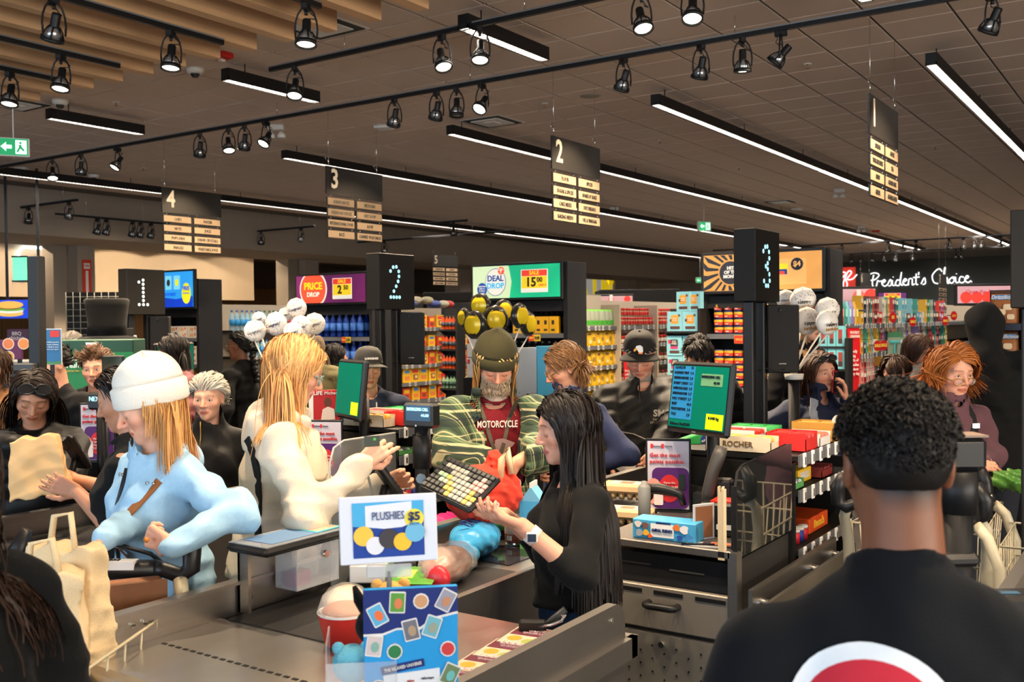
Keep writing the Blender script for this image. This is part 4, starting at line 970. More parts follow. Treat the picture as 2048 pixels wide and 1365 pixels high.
for k in range(18):
 a = 2 * PI * k / 18; pts = []
 for r, da in ((.13, 0), (.24, .1), (.38, .05)): pts.append((r * math.cos(a + da), r * math.sin(a + da)))
 for r, da in ((.40, .22), (.26, .27), (.13, .17)): pts.append((r * math.cos(a + da), r * math.sin(a + da)))
 pts = [(-.31 + max(-.283, min(.5, x)), max(-h_ / 2 + .004, min(h_ / 2 - .004, y))) for x, y in pts]
 b = B(); flat(b, pts, nv, T, .002); b.obj('sun_ray', t)
b = B(); flat(b, circ(.115, 28, -.31, 0), nv, T, .004); b.obj('dark_circle', t)
b = B(); wl_ = LIT('paper', 0, 0, 0)
for i, s in enumerate(('HITS', 'OF THE', 'MONTH')): TX(b, s, T @ Matrix.Translation((-.30, .045 - .042 * i, .006)), .045, wl_, .19, bold=.04)
b.obj('lettering', t)
b = B(); flat(b, rrect(.42, .25, .004, 1, .24, -.01), LIT('kraft_card', 236, 176, 100), T, .003); b.obj('price_card', t)
b = B(); flat(b, rrect(.12, .10, .01, 2, .21, .02), LIT('yellow', 0, 0, 0), T, .005); flat(b, rrect(.11, .05, .006, 2, .21, -.01), LIT('navy', 0, 0, 0), T, .006); flat(b, rrect(.06, .03, .006, 2, .21, -.02), LIT('red', 0, 0, 0), T, .007); b.obj('can_picture', t)
b = B(); flat(b, circ(.06, 20, .36, .06), nv, T, .006); b.obj('price_spot', t)
b = B(); TX(b, '$4', T @ Matrix.Translation((.36, .06, .008)), .07, LIT('kraft_card', 0, 0, 0), bold=.03); b.obj('lettering', t)
# --- blue screen
t, T, w_, h_ = header(-12.68, -11.72, EY - .25, 2.05, 2.56, 'black display screen with blue sticker advert behind lane box 1', LIT('screen_cyan', 40, 150, 225, .8))
b = B(); flat(b, [(-.48, -.255), (.48, -.255), (.48, -.10), (.1, -.14), (-.48, -.08)], LIT('screen_royal', 10, 60, 190, .8), T, .002); b.obj('blue_field', t)
b = B(); flat(b, circ(.10, 22, .34, -.06, 1.5), LIT('lemon', 225, 220, 30, .8), T, .004); b.obj('yellow_oval', t)
b = B(); TX(b, 'FREE', T @ Matrix.Translation((.34, .01, .006)), .08, LIT('screen_royal', 0, 0, 0), .15, bold=.03); TX(b, 'STICKER PACK', T @ Matrix.Translation((.34, -.06, .006)), .025, LIT('screen_royal', 0, 0, 0), .15); TX(b, 'CARDS TO COLLECT', T @ Matrix.Translation((-.05, -.07, .006)), .06, LIT('screen_royal', 0, 0, 0), .32); b.obj('lettering', t)
for k in range(3):
 b = B(); flat(b, rrect(.14, .2, .005, 1, -.25 + .19 * k, .10), LIT('screen_card', 120, 200, 225, .8), T, .003); flat(b, circ(.04, 9, -.25 + .19 * k, .10, 1.3), (LIT('lemon', 0, 0, 0), C(70, 75, 85))[k == 1], T, .004); b.obj('picture_card', t)
# --- gondolas
SH = [1.72, 1.49, 1.25, 1.02, .78, .5]
gondola(-4.03, -2.84, EY, 24, 'long shelving with colourful snack pouches along its right side', [1.72, 1.40, 1.08, .76, .45], 2.0)
gondola(-6.92, -5.73, EY, 14, 'shelving with green and yellow bags and red-capped spices', SH, 2.05)
gondola(-9.85, -8.62, EY, 11.75, 'shelving with yellow taco boxes behind the lane 2 posts', [1.72, 1.46, 1.22, .98, .74, .5], 2.0)
gondola(-12.75, -11.75, EY, 13, 'shelving with bottled water behind the balloons', [1.70, 1.30, .9, .5], 2.1)
gondola(-16.2, -15.2, 16, 30, 'far dark shelving behind the taco boxes', [1.6, 1.2, .8], 2.3, dark=True)
endcap(*hx['hit'], EY, 'end display of stacked navy snack cans under the sunburst header', [1.64, 1.10, .6])
endcap(*hx['deal'], EY, 'end display of dark bottles and yellow gift boxes under the green header', [1.65, 1.22, .7])
endcap(*hx['price'], EY, 'end display of blue glass bottles under the purple header', [1.61, 1.24, .8])
endcap(-12.75, -11.75, EY - .2, 'end display of white soup cartons under the blue screen', [1.60, 1.22, .82], 2.45)
# tall cream dividers on the bag shelf
t = thing('shelf_divider', 'tall cream divider panel above the green bags', 'panel', (-5.95, 10.15, 1.72)); B().box((-.02, 0, .0), (.0, .62, .38), back_m).box((-.021, -.01, .0), (.001, 0, .38), C(180, 165, 135)).obj('panel', t)
for y, lab in ((10.78, 'left of the red-capped spices'), (11.82, 'between the two spice bays')):
 t = thing('shelf_divider', 'slim cream upright ' + lab, 'panel', (-5.73, y, .5)); B().box((-.3, -.02, 0), (.03, .02, 1.48), back_m).box((.03, -.02, 0), (.035, .02, 1.48), C(180, 165, 135)).obj('panel', t)
# ------------------------------------------------------------------ product kinds (front faces -Y, base at z = 0)
def bottle_mesh(nm, h, r, body, cap, label=None, neck=.35, lab=(.25, .55), n=10):
 b = B(); z1 = h * (1 - neck)
 pf = [(r * .9, 0), (r, h * .03), (r, h * lab[0]), (r * 1.02, h * lab[0]), (r * 1.02, h * lab[1]), (r, h * lab[1]), (r, z1 - h * .05), (r * .8, z1 + h * .05), (r * .38, z1 + h * .18), (r * .33, h * .93), (r * .42, h * .93), (r * .42, h)]
 mt = [body, body, body, label or body, label or body, body, body, body, body, body, cap, cap][:len(pf) - 1]
 b.lathe(pf, body, n=n, mats=mt); return b.mesh(nm)
def box_mesh(nm, w_, d_, h_, col, fields=(), words=(), side=None):
 b = B().box((-w_ / 2, -d_ / 2, 0), (w_ / 2, d_ / 2, h_), col)
 T = FACE((0, -d_ / 2 - .0005, h_ / 2), (1, 0, 0))
 for (x, y, a, c, m, z) in fields: flat(b, rrect(a * w_, c * h_, min(a * w_, c * h_) * .15, 2, x * w_, y * h_), m, T, z)
 for (s, x, y, sz, m) in words: TX(b, s, T @ Matrix.Translation((x * w_, y * h_, .003)), sz * h_, m, w_ * .8, res=1, bold=.02)
 return b.mesh(nm)
def pouch_mesh(nm, w_, d_, h_, col, band=None, top=None, fld=()):
 b = B(); rows = ((0, 1, .9), (.08, 1, 1), (.35, 1, 1.0), (.7, .96, .75), (.9, .93, .25), (.92, .95, .08), (1, .97, .05)); n = 8; vs = []
 for z, sw, sd in rows:
  for i in range(n):
   a = 2 * PI * i / n + PI / 8; x = math.copysign(abs(math.cos(a)) ** .5, math.cos(a)); y = math.copysign(abs(math.sin(a)) ** .7, math.sin(a))
   vs.append((x * w_ / 2 * sw, y * d_ / 2 * sd, z * h_))
 base = len(b.v)
 for k in range(len(rows) - 1):
  m = (top or col) if k >= 4 else (band if (band and k == 1) else col)
  fs = [(k * n + i, k * n + (i + 1) % n, (k + 1) * n + (i + 1) % n, (k + 1) * n + i) for i in range(n)]
  if k == 0: b.add(vs, fs, m, True)
  else:
   j = b.mi(m)
   for f in fs: b.f.append(f); b.m.append(j); b.sm.append(True)
 j = b.mi(top or col); b.f.append(tuple((len(rows) - 1) * n + i for i in range(n))); b.m.append(j); b.sm.append(False)
 T = FACE((0, -d_ / 2 - .002, h_ / 2), (1, 0, 0))
 for (x, y, a, c, m, z) in fld: flat(b, rrect(a * w_, c * h_, min(a * w_, c * h_) * .3, 3, x * w_, y * h_), m, T, z, .004)
 return b.mesh(nm)
def put(name, me, loc, rz, label, cat, group, s=None, tilt=0):
 o = OB(name, me, None, (loc[0], loc[1], loc[2] + .0015)); o.rotation_euler = (tilt, 0, rz)
 if s: o.scale = s if isinstance(s, tuple) else (s,) * 3
 return tag(o, label, cat, group)
def row_y(name, mes, X, y0, y1, z, step, label, cat, group, jit=.004, depth=.07, s=None):
 """a row on a +X facing shelf"""
 y = y0 + step / 2; k = 0
 while y < y1:
  put(name, mes[k % len(mes)] if not callable(mes) else mes(k), (X - depth + rnd.uniform(-.008, .008), y + rnd.uniform(-jit, jit), z), PI / 2 + rnd.uniform(-.06, .06), label, cat, group, s)
  y += step; k += 1
def row_x(name, mes, x0, x1, Y, z, step, label, cat, group, jit=.003, s=None, rj=.04):
 """a row on a -Y facing shelf"""
 x = x0 + step / 2; k = 0
 while x < x1:
  put(name, mes[k % len(mes)], (x + rnd.uniform(-jit, jit), Y + rnd.uniform(-.006, .006), z), rnd.uniform(-rj, rj), label, cat, group, s); x += step; k += 1
# blue bottles
bm = bottle_mesh('blue_bottle', .33, .045, M('blue_glass', (.005, .03, .22), .12, spec=.8, noise=.1), M('blue_cap', (.01, .05, .3), .3, noise=.05), C(70, 120, 205))
for z, w_ in ((1.61, 'top shelf under the purple header'), (1.24, 'second shelf behind the man in the cap')):
 for dy in (.07, .18): row_x('blue_bottle', [bm], -9.72, -8.72, EY + dy, z, .118, 'cobalt blue glass bottle on the ' + w_, 'bottle', 'blue bottles on the price drop display')
sale_card((-9.0, EY - .02, 1.575), 0, 'yellow and red price card under the blue bottles', '2.50')
# dark bottles + yellow boxes
db = bottle_mesh('dark_bottle', .34, .036, M('black_glass', (.01, .011, .01), .1, spec=.8, noise=.1), M('grey_cap', (.2, .2, .2), .3, .5, noise=.05), C(32, 34, 50), .42, n=8)
yb = box_mesh('yellow_gift_box', .095, .09, .19, C(236, 178, 30), [(0, .15, .35, .25, C(40, 34, 20), .001), (0, -.3, .5, .12, C(60, 50, 25), .001)])
row_x('dark_bottle', [db], -6.85, -5.78, EY + .19, 1.65, .075, 'dark glass bottle standing behind the yellow gift boxes', 'bottle', 'dark bottles on the deal drop display')
row_x('yellow_gift_box', [yb], -6.42, -5.78, EY + .06, 1.65, .099, 'yellow gift box with black emblem in front of dark bottles', 'box', 'yellow gift boxes')
row_x('dark_bottle', [db], -6.85, -5.78, EY + .12, 1.22, .09, 'dark glass bottle on the shelf above the white boards', 'bottle', 'dark bottles on the lower shelf')
sale_card((-6.1, EY - .02, 1.60), 0, 'yellow price card below the yellow gift boxes', '10.00')
# navy snack cans
cm = B(); rr = .047; navy = C(20, 40, 92); cr = C(214, 64, 40); ye = C(246, 196, 52)
cm.lathe([(rr, 0), (rr, .010), (rr, .012), (rr, .042), (rr, .058), (rr, .066), (rr * .97, .074)], navy, n=12, mats=[navy, navy, cr, ye, ye, navy]); flat(cm, rrect(.045, .03, .006, 2, 0, 0), cr, FACE((0, -rr - .0015, .028), (1, 0, 0)), .001, .003); flat(cm, rrect(.03, .012, .004, 2, 0, 0), C(250, 225, 200), FACE((0, -rr - .003, .024), (1, 0, 0)), .001, .003)
cm = cm.mesh('snack_can')
for z0, n, w_ in ((1.64, 4, 'upper tier of the sunburst display'), (1.10, 5, 'middle tier of the sunburst display'), (.6, 4, 'lower tier of the sunburst display')):
 for k in range(n): row_x('snack_can', [cm], -3.98, -2.9, EY + .07, z0 + .076 * k, .105, 'navy snack can with yellow and red label, ' + w_, 'can', 'navy snack cans', 0, rj=.15)
sale_card((-3.62, EY - .02, 1.585), 0, 'yellow sale card reading 4.00 below the navy cans', '4.00', .22, .085)
# white soup cartons
wb = box_mesh('soup_carton', .20, .12, .085, C(226, 214, 198), [(-.05, -.05, .4, .5, C(214, 160, 105), .001), (.3, .1, .12, .4, C(200, 40, 40), .001)])
ob = box_mesh('orange_carton', .13, .12, .11, C(240, 160, 40), [(0, .1, .5, .3, C(250, 230, 200), .001)])
for z0, n in ((1.60, 2), (1.22, 3)):
 for k in range(n): row_x('soup_carton', [wb], -12.6, -11.80, EY - .12, z0 + .087 * k, .207, 'white soup carton with bowl picture stacked under the blue screen', 'carton', 'white soup cartons', 0, rj=.01)
for k in range(3): row_x('orange_carton', [ob], -12.4, -11.80, EY - .12, .82 + .112 * k, .135, 'orange carton stacked below the white soup cartons', 'carton', 'orange cartons', 0, rj=.01)
sale_card((-12.0, EY - .23, 1.545), 0, 'yellow price card between the white soup cartons', '3.00')
# water aisle
def water(nm, lab, cap, tint): return bottle_mesh(nm, .30, .042, M('pet_' + nm, tint, .1, alpha=.55, spec=.7, noise=.05), cap, lab, .3)
wt = [water('water_bottle', C(40, 130, 190), C(30, 90, 170), (.35, .6, .75)), water('teal_water_bottle', C(40, 160, 150), C(30, 110, 90), (.35, .65, .65)), water('pink_water_bottle', C(205, 90, 110), C(210, 60, 60), (.75, .75, .8)), water('clear_water_bottle', C(190, 190, 200), C(200, 70, 50), (.8, .82, .85))]
for k, (me, y0, y1, lb) in enumerate(((wt[0], 9.96, 10.5, 'blue-labelled'), (wt[1], 10.5, 10.95, 'teal-labelled'), (wt[2], 10.95, 11.7, 'red-labelled'), (wt[3], 11.7, 12.6, 'grey-labelled'))):
 row_y('water_bottle', [me], -11.75, y0, y1, 1.70, .095, lb + ' clear water bottle on the top shelf behind the balloons', 'bottle', 'water bottles on the top shelf')
for k, (me, y0, y1, lb) in enumerate(((wt[0], 10.0, 10.7, 'blue'), (wt[2], 10.8, 12.2, 'pink'))): row_y('water_bottle', [me], -11.75, y0, y1, 1.30, .09, lb + '-labelled water bottle on the second shelf by the dark ponytail', 'bottle', 'water bottles on the second shelf', s=.85)
# taco boxes
tb = [box_mesh('taco_box', .17, .06, .19, C(240, 196, 40), [(0, .28, .7, .25, C(220, 60, 40), .001), (.05, -.15, .6, .4, C(150, 80, 40), .001), (.1, -.12, .3, .2, C(235, 215, 150), .002)]), box_mesh('dinner_kit_box', .17, .06, .19, C(238, 190, 36), [(0, .25, .6, .2, C(60, 120, 190), .001), (0, -.2, .7, .3, C(225, 130, 60), .001)]), box_mesh('shell_box', .15, .06, .17, C(222, 70, 40), [(0, .2, .7, .3, C(245, 200, 50), .001), (0, -.2, .5, .3, C(120, 60, 30), .001)])]
for i, (z, sc) in enumerate(((1.72, .9), (1.46, .8), (1.22, 1), (.98, 1), (.74, 1))):
 row_y('taco_box', [tb[i % 3], tb[(i + 1) % 3]] if i else [tb[2], tb[0]], -8.62, 10.0, 11.6, z, .185, 'yellow and red taco kit box, %s shelf behind the lane 2 posts' % ('top second third fourth fifth'.split()[i]), 'box', 'taco kit boxes', s=sc)
# bags on top of the taco shelf
for k in range(9):
 bm_ = B().ell((0, 0, .05), (.13, .09, .055), [C(225, 215, 190), C(190, 60, 60), C(215, 205, 170), C(70, 90, 160)][(k + (k > 4)) % 4], 10, 6)
 put('snack_bag', bm_.mesh('snack_bag'), (-8.85 + rnd.uniform(-.05, .05), 10.1 + .17 * k, 2.0 + (.05 if k in (4, 5) else 0)), rnd.uniform(0, 3), 'plump snack bag lying on top of the taco shelving', 'bag', 'bags on top of the taco shelving')
# green and yellow bags
gb = pouch_mesh('salad_bag', .13, .07, .20, M('clear_bag', (.45, .5, .38), .2, alpha=.75, noise=.2), C(70, 165, 50), C(110, 205, 50));
row_y('crouton_bag', [gb], -5.73, 9.98, 10.78, 1.72, .115, 'clear bag with lime green top on the upper bag shelf', 'bag', 'green-topped bags')
yp = [pouch_mesh('yellow_pouch', .12, .08, .20, C(238, 190, 30), None, None, [(0, -.1, .5, .25, C(150, 120, 50), .001)]), pouch_mesh('yellow_pouch', .12, .08, .20, C(230, 176, 24), None, None, [(.05, -.25, .5, .2, C(225, 205, 150), .001), (0, .2, .5, .08, C(60, 50, 20), .001)])]
for i, z in enumerate((1.49, 1.25, 1.02, .78)): row_y('yellow_pouch', yp, -5.73, 9.98, 10.78, z, .105, 'plain yellow pouch on the %s bag shelf' % ('second third fourth fifth'.split()[i]), 'bag', 'yellow pouches')
# spices
def spice(nm, cap, lab, cont):
 b = B(); b.lathe([(.024, 0), (.024, .018), (.025, .02), (.025, .06), (.024, .062), (.022, .078), (.024, .08), (.024, .105)], cont, n=8, mats=[cont, lab, lab, lab, cont, cap, cap]); return b.mesh(nm)
sp_ = [spice('spice_jar', C(200, 30, 30), C(190, 40, 36), C(200, 175, 140)), spice('spice_jar', C(205, 34, 34), C(225, 215, 205), C(170, 110, 60)), spice('spice_jar', C(190, 28, 28), C(215, 200, 185), C(140, 60, 30)), spice('spice_jar', C(30, 28, 28), C(220, 212, 200), C(120, 110, 60))]
nrow = ((1.72, sp_[0:1], 'red-labelled'), (1.49, sp_[1:3], 'pale-labelled'), (1.25, sp_[1:4], 'mixed'), (1.02, sp_[2:4], 'dark-capped'))
for i, (z, ms, nm) in enumerate(nrow):
 for bay, (y0, y1) in enumerate(((10.82, 11.8), (11.86, 12.9))):
  for lv in (0, .115):
   if i > 1 and lv and bay: continue
   row_y('spice_jar', ms, -5.73, y0, y1, z + lv, .056, '%s spice jar in the %s bay, %s tier' % (nm, ('nearer', 'farther')[bay], ('upper', 'lower')[lv == 0]), 'jar', 'spice jars', depth=.05 + (.06 if lv else 0))
# snack pouches on the right-hand long shelf
PC_ = [(70, 120, 60), (205, 60, 50), (60, 140, 130), (120, 185, 200), (150, 130, 190), (230, 180, 60), (90, 170, 140), (120, 160, 215), (230, 140, 130), (235, 220, 190), (180, 60, 70), (110, 70, 60), (225, 160, 60), (60, 70, 90), (190, 190, 180)]
pm_ = [pouch_mesh('snack_pouch', .13, .07, .24, C(*c), None, None, [(0, 0, .5, .35, C(min(255, c[0] + 90), min(255, c[1] + 90), min(255, c[2] + 90)), .001)]) for c in PC_]
bx_ = [box_mesh('small_carton', .075, .09, .15, C(*c), [(0, .15, .7, .3, C(235, 225, 205), .001), (0, -.2, .5, .3, C(max(0, c[0] - 60), max(0, c[1] - 60), max(0, c[2] - 60)), .001)]) for c in PC_]
NM = ['olive', 'tomato red', 'teal', 'pale blue', 'lilac', 'yellow', 'mint', 'sky blue', 'coral', 'cream', 'crimson', 'brown', 'amber', 'slate', 'grey']
for i, z in enumerate((1.72, 1.40, 1.08, .76)):
 y = 9.98
 while y < 15.5:
  far = y > 10.9; k = rnd.randrange(len(PC_)) if far or i else int((y - 9.98) / .14) % len(PC_)
  st = .085 if far else .135
  sx_ = rnd.choice((1, 1, 1.35, 1.7)) if far else 1
  for lv in ((0, .155) if far and sx_ < 1.5 else (0,)):
   put('snack_carton' if far else 'snack_pouch', (bx_ if far else pm_)[k], (-2.84 - .07, y + st * (sx_ - 1) / 2, z + lv), PI / 2 + rnd.uniform(-.1, .1), '%s %s on the %s shelf right of the sunburst display' % (NM[k], 'small carton' if far else 'snack pouch', 'top second third fourth'.split()[i]), 'carton' if far else 'pouch', 'snacks on the right-hand long shelf', (sx_, 1, rnd.choice((1, .9, 1, .8)) if lv or sx_ > 1 else 1))
  y += st * sx_ * (1 if y < 12.5 else 1.4)
# red hanging banners
def banner(loc, rz, label, h_=.75):
 t = thing('hanging_banner', label, 'banner', loc, rz); w_ = .20
 n = 8; vs = [(x * w_ / 2, -.012 * math.sin(k / n * 5) - .02, -h_ * k / n) for k in range(n + 1) for x in (-1, 1)]; vs += [(v[0], v[1] + .003, v[2]) for v in vs]
 fs = [(2 * k, 2 * k + 1, 2 * k + 3, 2 * k + 2) for k in range(n)]; m2 = 2 * n + 2; fs += [(m2 + 2 * k, m2 + 2 * k + 2, m2 + 2 * k + 3, m2 + 2 * k + 1) for k in range(n)]
 B().add(vs, fs, C(200, 26, 34), True).obj('cloth', t)
 T = FACE((0, -.038, 0), (1, 0, 0)); b = B(); wt_ = C(245, 225, 220)
 TX(b, 'PROUDLY', T @ Matrix.Translation((0, -.06, 0)), .04, wt_, .15, bold=.02, res=1); TX(b, 'CANADIAN', T @ Matrix.Translation((0, -.10, 0)), .04, wt_, .16, bold=.02, res=1)
 for i, s in enumerate(('Proudly', 'selling', '1000s of', 'Canadian', 'products', 'every day')): TX(b, s, T @ Matrix.Translation((-.09, -.25 - .045 * i, 0)), .042, wt_, .17, align='LEFT', bold=.02, res=1)
 b.obj('lettering', t)
 B().box((-w_ / 2, -.03, -.012), (w_ / 2, .02, .006), rail_m).obj('clip', t)
banner((-2.79, 10.25, 1.70), math.radians(70), 'red proudly Canadian banner hanging from the right-hand snack shelf', .8)
banner((-5.68, 10.95, 1.42), math.radians(70), 'red proudly Canadian banner behind the eagle cap', .8)
banner((-8.56, 11.05, 1.62), math.radians(60), 'red proudly Canadian banner beside the lane 2 speaker panel', .72)
# side racks
def side_rack(x, y, w_, levels, label, top=1.95, rz=0):
 t = thing('side_rack', label, 'rack', (x, y, 0), rz)
 B().box((0, .12, .1), (w_, .14, top), shelf_m).box((w_, -.02, .1), (w_ + .03, .14, top), shelf_m).box((-.02, .0, 0), (w_ + .03, .14, .1), shelf_m).obj('back', t)
 for z in levels:
  B().box((0, 0, z - .02), (w_, .12, z), shelf_m).prism([(-.0, z - .02), (.12, z - .02), (.12, z - .08)], 0, .02, shelf_m, 'x').obj('shelf', t)
 return t
x0 = PYY(878, 700, 9.6).x
side_rack(x0, 9.6, .27, [1.70, 1.46, 1.22, .98], 'black side rack of orange bottles left of the green header display')
jb = bottle_mesh('orange_bottle', .165, .023, C(232, 92, 40, .3), C(60, 90, 70), C(50, 50, 60), .3); jg = bottle_mesh('green_bottle', .15, .023, C(150, 190, 150, .3), C(110, 150, 110), C(40, 70, 60), .3)
for i, z in enumerate((1.70, 1.46, 1.22, .98)): row_x('juice_bottle', [jb if i < 3 else jg], x0, x0 + .27, 9.66, z, .053, '%s bottle on the %s level of the side rack' % ('orange juice' if i < 3 else 'pale green juice', 'top second third lowest'.split()[i]), 'bottle', 'juice bottles on the side rack')
x0 = PYY(1345, 650, 9.5).x
side_rack(x0, 9.33, .36, [1.67, 1.22], 'black side rack of pale blue bar boxes left of the navy cans', 1.9)
choc = C(75, 48, 42); lb = C(140, 205, 220)
gp = [box_mesh('bar_box', .165, .06, .20, lb, [(0, .1, .5, .45, C(235, 160, 50), .001), (-.25, .05, .16, .14, choc, .001), (.3, .3, .14, .12, choc, .001), (.02, -.32, .65, .14, choc, .002)], [('GO', 0, .15, .16, C(255, 245, 230)), ('PURE', 0, .04, .12, C(255, 235, 210))]), box_mesh('bar_box', .165, .06, .20, lb, [(0, .12, .5, .4, C(40, 44, 60), .001), (0, -.1, .5, .12, C(210, 60, 110), .002), (-.3, .2, .2, .2, C(200, 50, 70), .001), (.02, -.32, .65, .14, choc, .002)], [('GO', 0, .2, .16, C(255, 245, 230)), ('PURE', 0, .09, .12, C(255, 235, 210))])]
row_x('bar_box', gp[:1], x0, x0 + .36, 9.39, 1.67, .172, 'pale blue bar box with orange label on the side rack', 'box', 'orange-label bar boxes', rj=.01)
row_x('bar_box', gp[:1], x0 + .12, x0 + .36, 9.41, 1.872, .12, 'pale blue bar box standing on top of the orange-label boxes', 'box', 'bar boxes on top', rj=.4)
for k in range(2): row_x('bar_box', gp[1:], x0, x0 + .36, 9.39, 1.22 + .202 * k, .172, 'pale blue bar box with navy label and berries, %s layer' % ('lower', 'upper')[k], 'box', 'berry bar boxes', rj=.01)
# teal boxes behind the birthday balloons
tb2 = box_mesh('teal_box', .075, .06, .19, C(120, 195, 205), [(0, .1, .5, .45, C(140, 55, 45), .001), (0, -.25, .5, .25, C(60, 40, 40), .001)])
for k in range(2):
 p0 = PX(1672, 742 - k * 47, 9.0)
 for i in range(4): put('teal_box', tb2, (p0.x - .28 + .08 * i, 9.4, p0.z), 0, 'teal bar box in the rack behind the phone caller, %s row' % ('lower', 'upper')[k], 'box', 'teal boxes')
side_rack(PX(1672, 742, 9.0).x - .33, 9.36, .34, [PX(1672, 742, 9).z, PX(1672, 695, 9).z], 'black side rack of teal bar boxes behind the phone caller', 1.6)
# sale discs and hanging tool card on the long shelf
for k, (px, py, s) in enumerate(((1786, 635, '$5'), (1826, 644, 'SALE'), (1891, 642, 'SALE'), (1908, 632, '$10'), (1755, 692, 'SALE'), (1768, 691, 'SALE'))):
 p = PXX(px, py, -2.76); t = thing('sale_disc', 'round red %s disc, %s along the right-hand snack shelf' % (s, 'first second third fourth fifth sixth'.split()[k]), 'price disc', p, math.radians(60))
 B().cyl((0, 0, 0), (0, .004, 0), .058 + .03 * (p.y - 12) / 12, C(196, 26, 30), n=20).obj('disc', t); b = B(); TX(b, s, FACE((0, -.002, 0), (1, 0, 0)), .05, C(250, 225, 90), .09, bold=.02, res=1); b.obj('lettering', t)
 B().box((-.005, .004, 0), (.005, .13, .01), black).obj('arm', t)
p = PXX(1789, 692, -2.77); t = thing('carded_tool', 'turquoise peeler hanging on a green card from the shelf', 'kitchen tool', p, math.radians(50))
B().bbox((-.09, 0, -.16), (.09, .006, .16), C(150, 165, 140), .004).box((-.09, -.002, .10), (.09, 0, .16), C(70, 130, 90)).obj('card', t); B().bbox((-.075, -.016, .03), (.075, -.002, .06), C(90, 190, 190), .006).bbox((-.02, -.016, -.09), (.005, -.002, .03), C(90, 190, 190), .006).bbox((.015, -.016, -.12), (.035, -.002, .03), C(120, 130, 130), .006).obj('peeler', t)
# far headers over the right aisles
for (pxa, pxb, pya, pyb, dd, bgc, lab, txt) in ((1668, 1750, 578, 607, 11.5, (226, 178, 184), 'pink far header with red circles and a phone picture', ''), (1915, 2030, 572, 607, 12.0, (222, 170, 178), 'pink far header reading open the app now', 'Open the App now'), (1757, 1812, 586, 605, 16, (96, 40, 110), 'small far purple header with a yellow price', ''), (1158, 1265, 592, 606, 15.6, (215, 165, 170), 'pale pink far header behind the cream divider', '')):
 a = PX(pxa, pyb, dd); c = PX(pxb, pya, dd); w_ = (c - a).xy.length; h_ = c.z - a.z
 t = thing('header_sign', lab, 'sign', (a + c) / 2, math.atan2((c - a).y, (c - a).x))
 B().bbox((-w_ / 2 - .03, 0, -h_ / 2 - .03), (w_ / 2 + .03, .05, h_ / 2 + .03), black, .006).obj('frame', t)
 if dd not in (11.5, 16): B().box((-.04, .055, -(a.z + c.z) / 2), (.04, .09, h_ / 2), black).obj('post', t)
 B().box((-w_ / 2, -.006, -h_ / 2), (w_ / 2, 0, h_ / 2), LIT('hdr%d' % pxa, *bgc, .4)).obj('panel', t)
 T = FACE((0, -.007, 0), (1, 0, 0)); b = B(); rd = LIT('red', 0, 0, 0)
 if txt:
  for k in range(5): flat(b, circ(.07, 16, -w_ / 2 + .1 + .13 * k, -h_ / 2 + .07), rd, T, .001 + .001 * k)
  b.obj('red_circle', t); b = B(); TX(b, txt, T @ Matrix.Translation((0, .035, .003)), .07, LIT('crimson', 180, 40, 70), .5); b.obj('lettering', t)
 elif dd < 13 or dd == 15.6:
  flat(b, circ(h_ * .45, 18, w_ * .1, -h_ * .05), LIT('salmon', 228, 110, 105), T); flat(b, [(min(x, w_ / 2), y) for x, y in circ(h_ * .5, 18, w_ * .4, 0)], rd, T, .002); b.obj('red_circle', t)
  b = B(); flat(b, rrect(.05, .1, .008, 2, w_ * .1, .02), LIT('paper', 0, 0, 0), T, .003); b.obj('phone_picture', t)
 else:
  price_board(t, T, 0, 0, w_ * .6, h_ * .95, 'SAVE 40%', '2', '00')
# black fascia boxes above the far shelving
for (pxa, pxb, pya, pyb, dd, lab) in ((1200, 1360, 578, 606, 16.5, 'long black fascia above the spice shelves'), (846, 950, 584, 604, 15, 'black fascia between lane box 2 and the green header')):
 a = PX(pxa, pyb, dd); c = PX(pxb, pya, dd); w_ = (c - a).xy.length; h_ = c.z - a.z
 t = thing('shelf_fascia', lab, 'fascia', ((a + c) / 2).xy.to_3d(), math.atan2((c - a).y, (c - a).x))
 B().bbox((-w_ / 2, 0, a.z), (w_ / 2, 1.0, c.z), matte, .01).obj('box', t)
 for s in (-1, 1): B().box((s * w_ / 2 - .03, .4, 0), (s * w_ / 2 + .03, .5, a.z), matte).obj('post', t)
# ================================================================== FIGURES: signed-distance modelling
A = np.array
def _n(v): v = np.asarray(v, float); return v / (np.linalg.norm(v) + 1e-12)
def s_ell(P, c, r, R=None):
 q = P - A(c)
 if R is not None: q = q @ R
 r = A(r, float); k0 = np.sqrt(((q / r) ** 2).sum(1)); k1 = np.sqrt(((q / r ** 2) ** 2).sum(1)) + 1e-9
 return k0 * (k0 - 1) / k1
def s_cap(P, a, b, ra, rb=None):
 rb = ra if rb is None else rb; a = A(a, float); ba = A(b, float) - a
 h = np.clip(((P - a) @ ba) / (ba @ ba + 1e-12), 0, 1)
 return np.sqrt(((P - a - h[:, None] * ba) ** 2).sum(1)) - (ra + (rb - ra) * h)
def smin(a, b, k):
 h = np.clip(.5 + .5 * (b - a) / k, 0, 1); return b * (1 - h) + a * h - k * h * (1 - h)
def smax(a, b, k): return -smin(-a, -b, k)
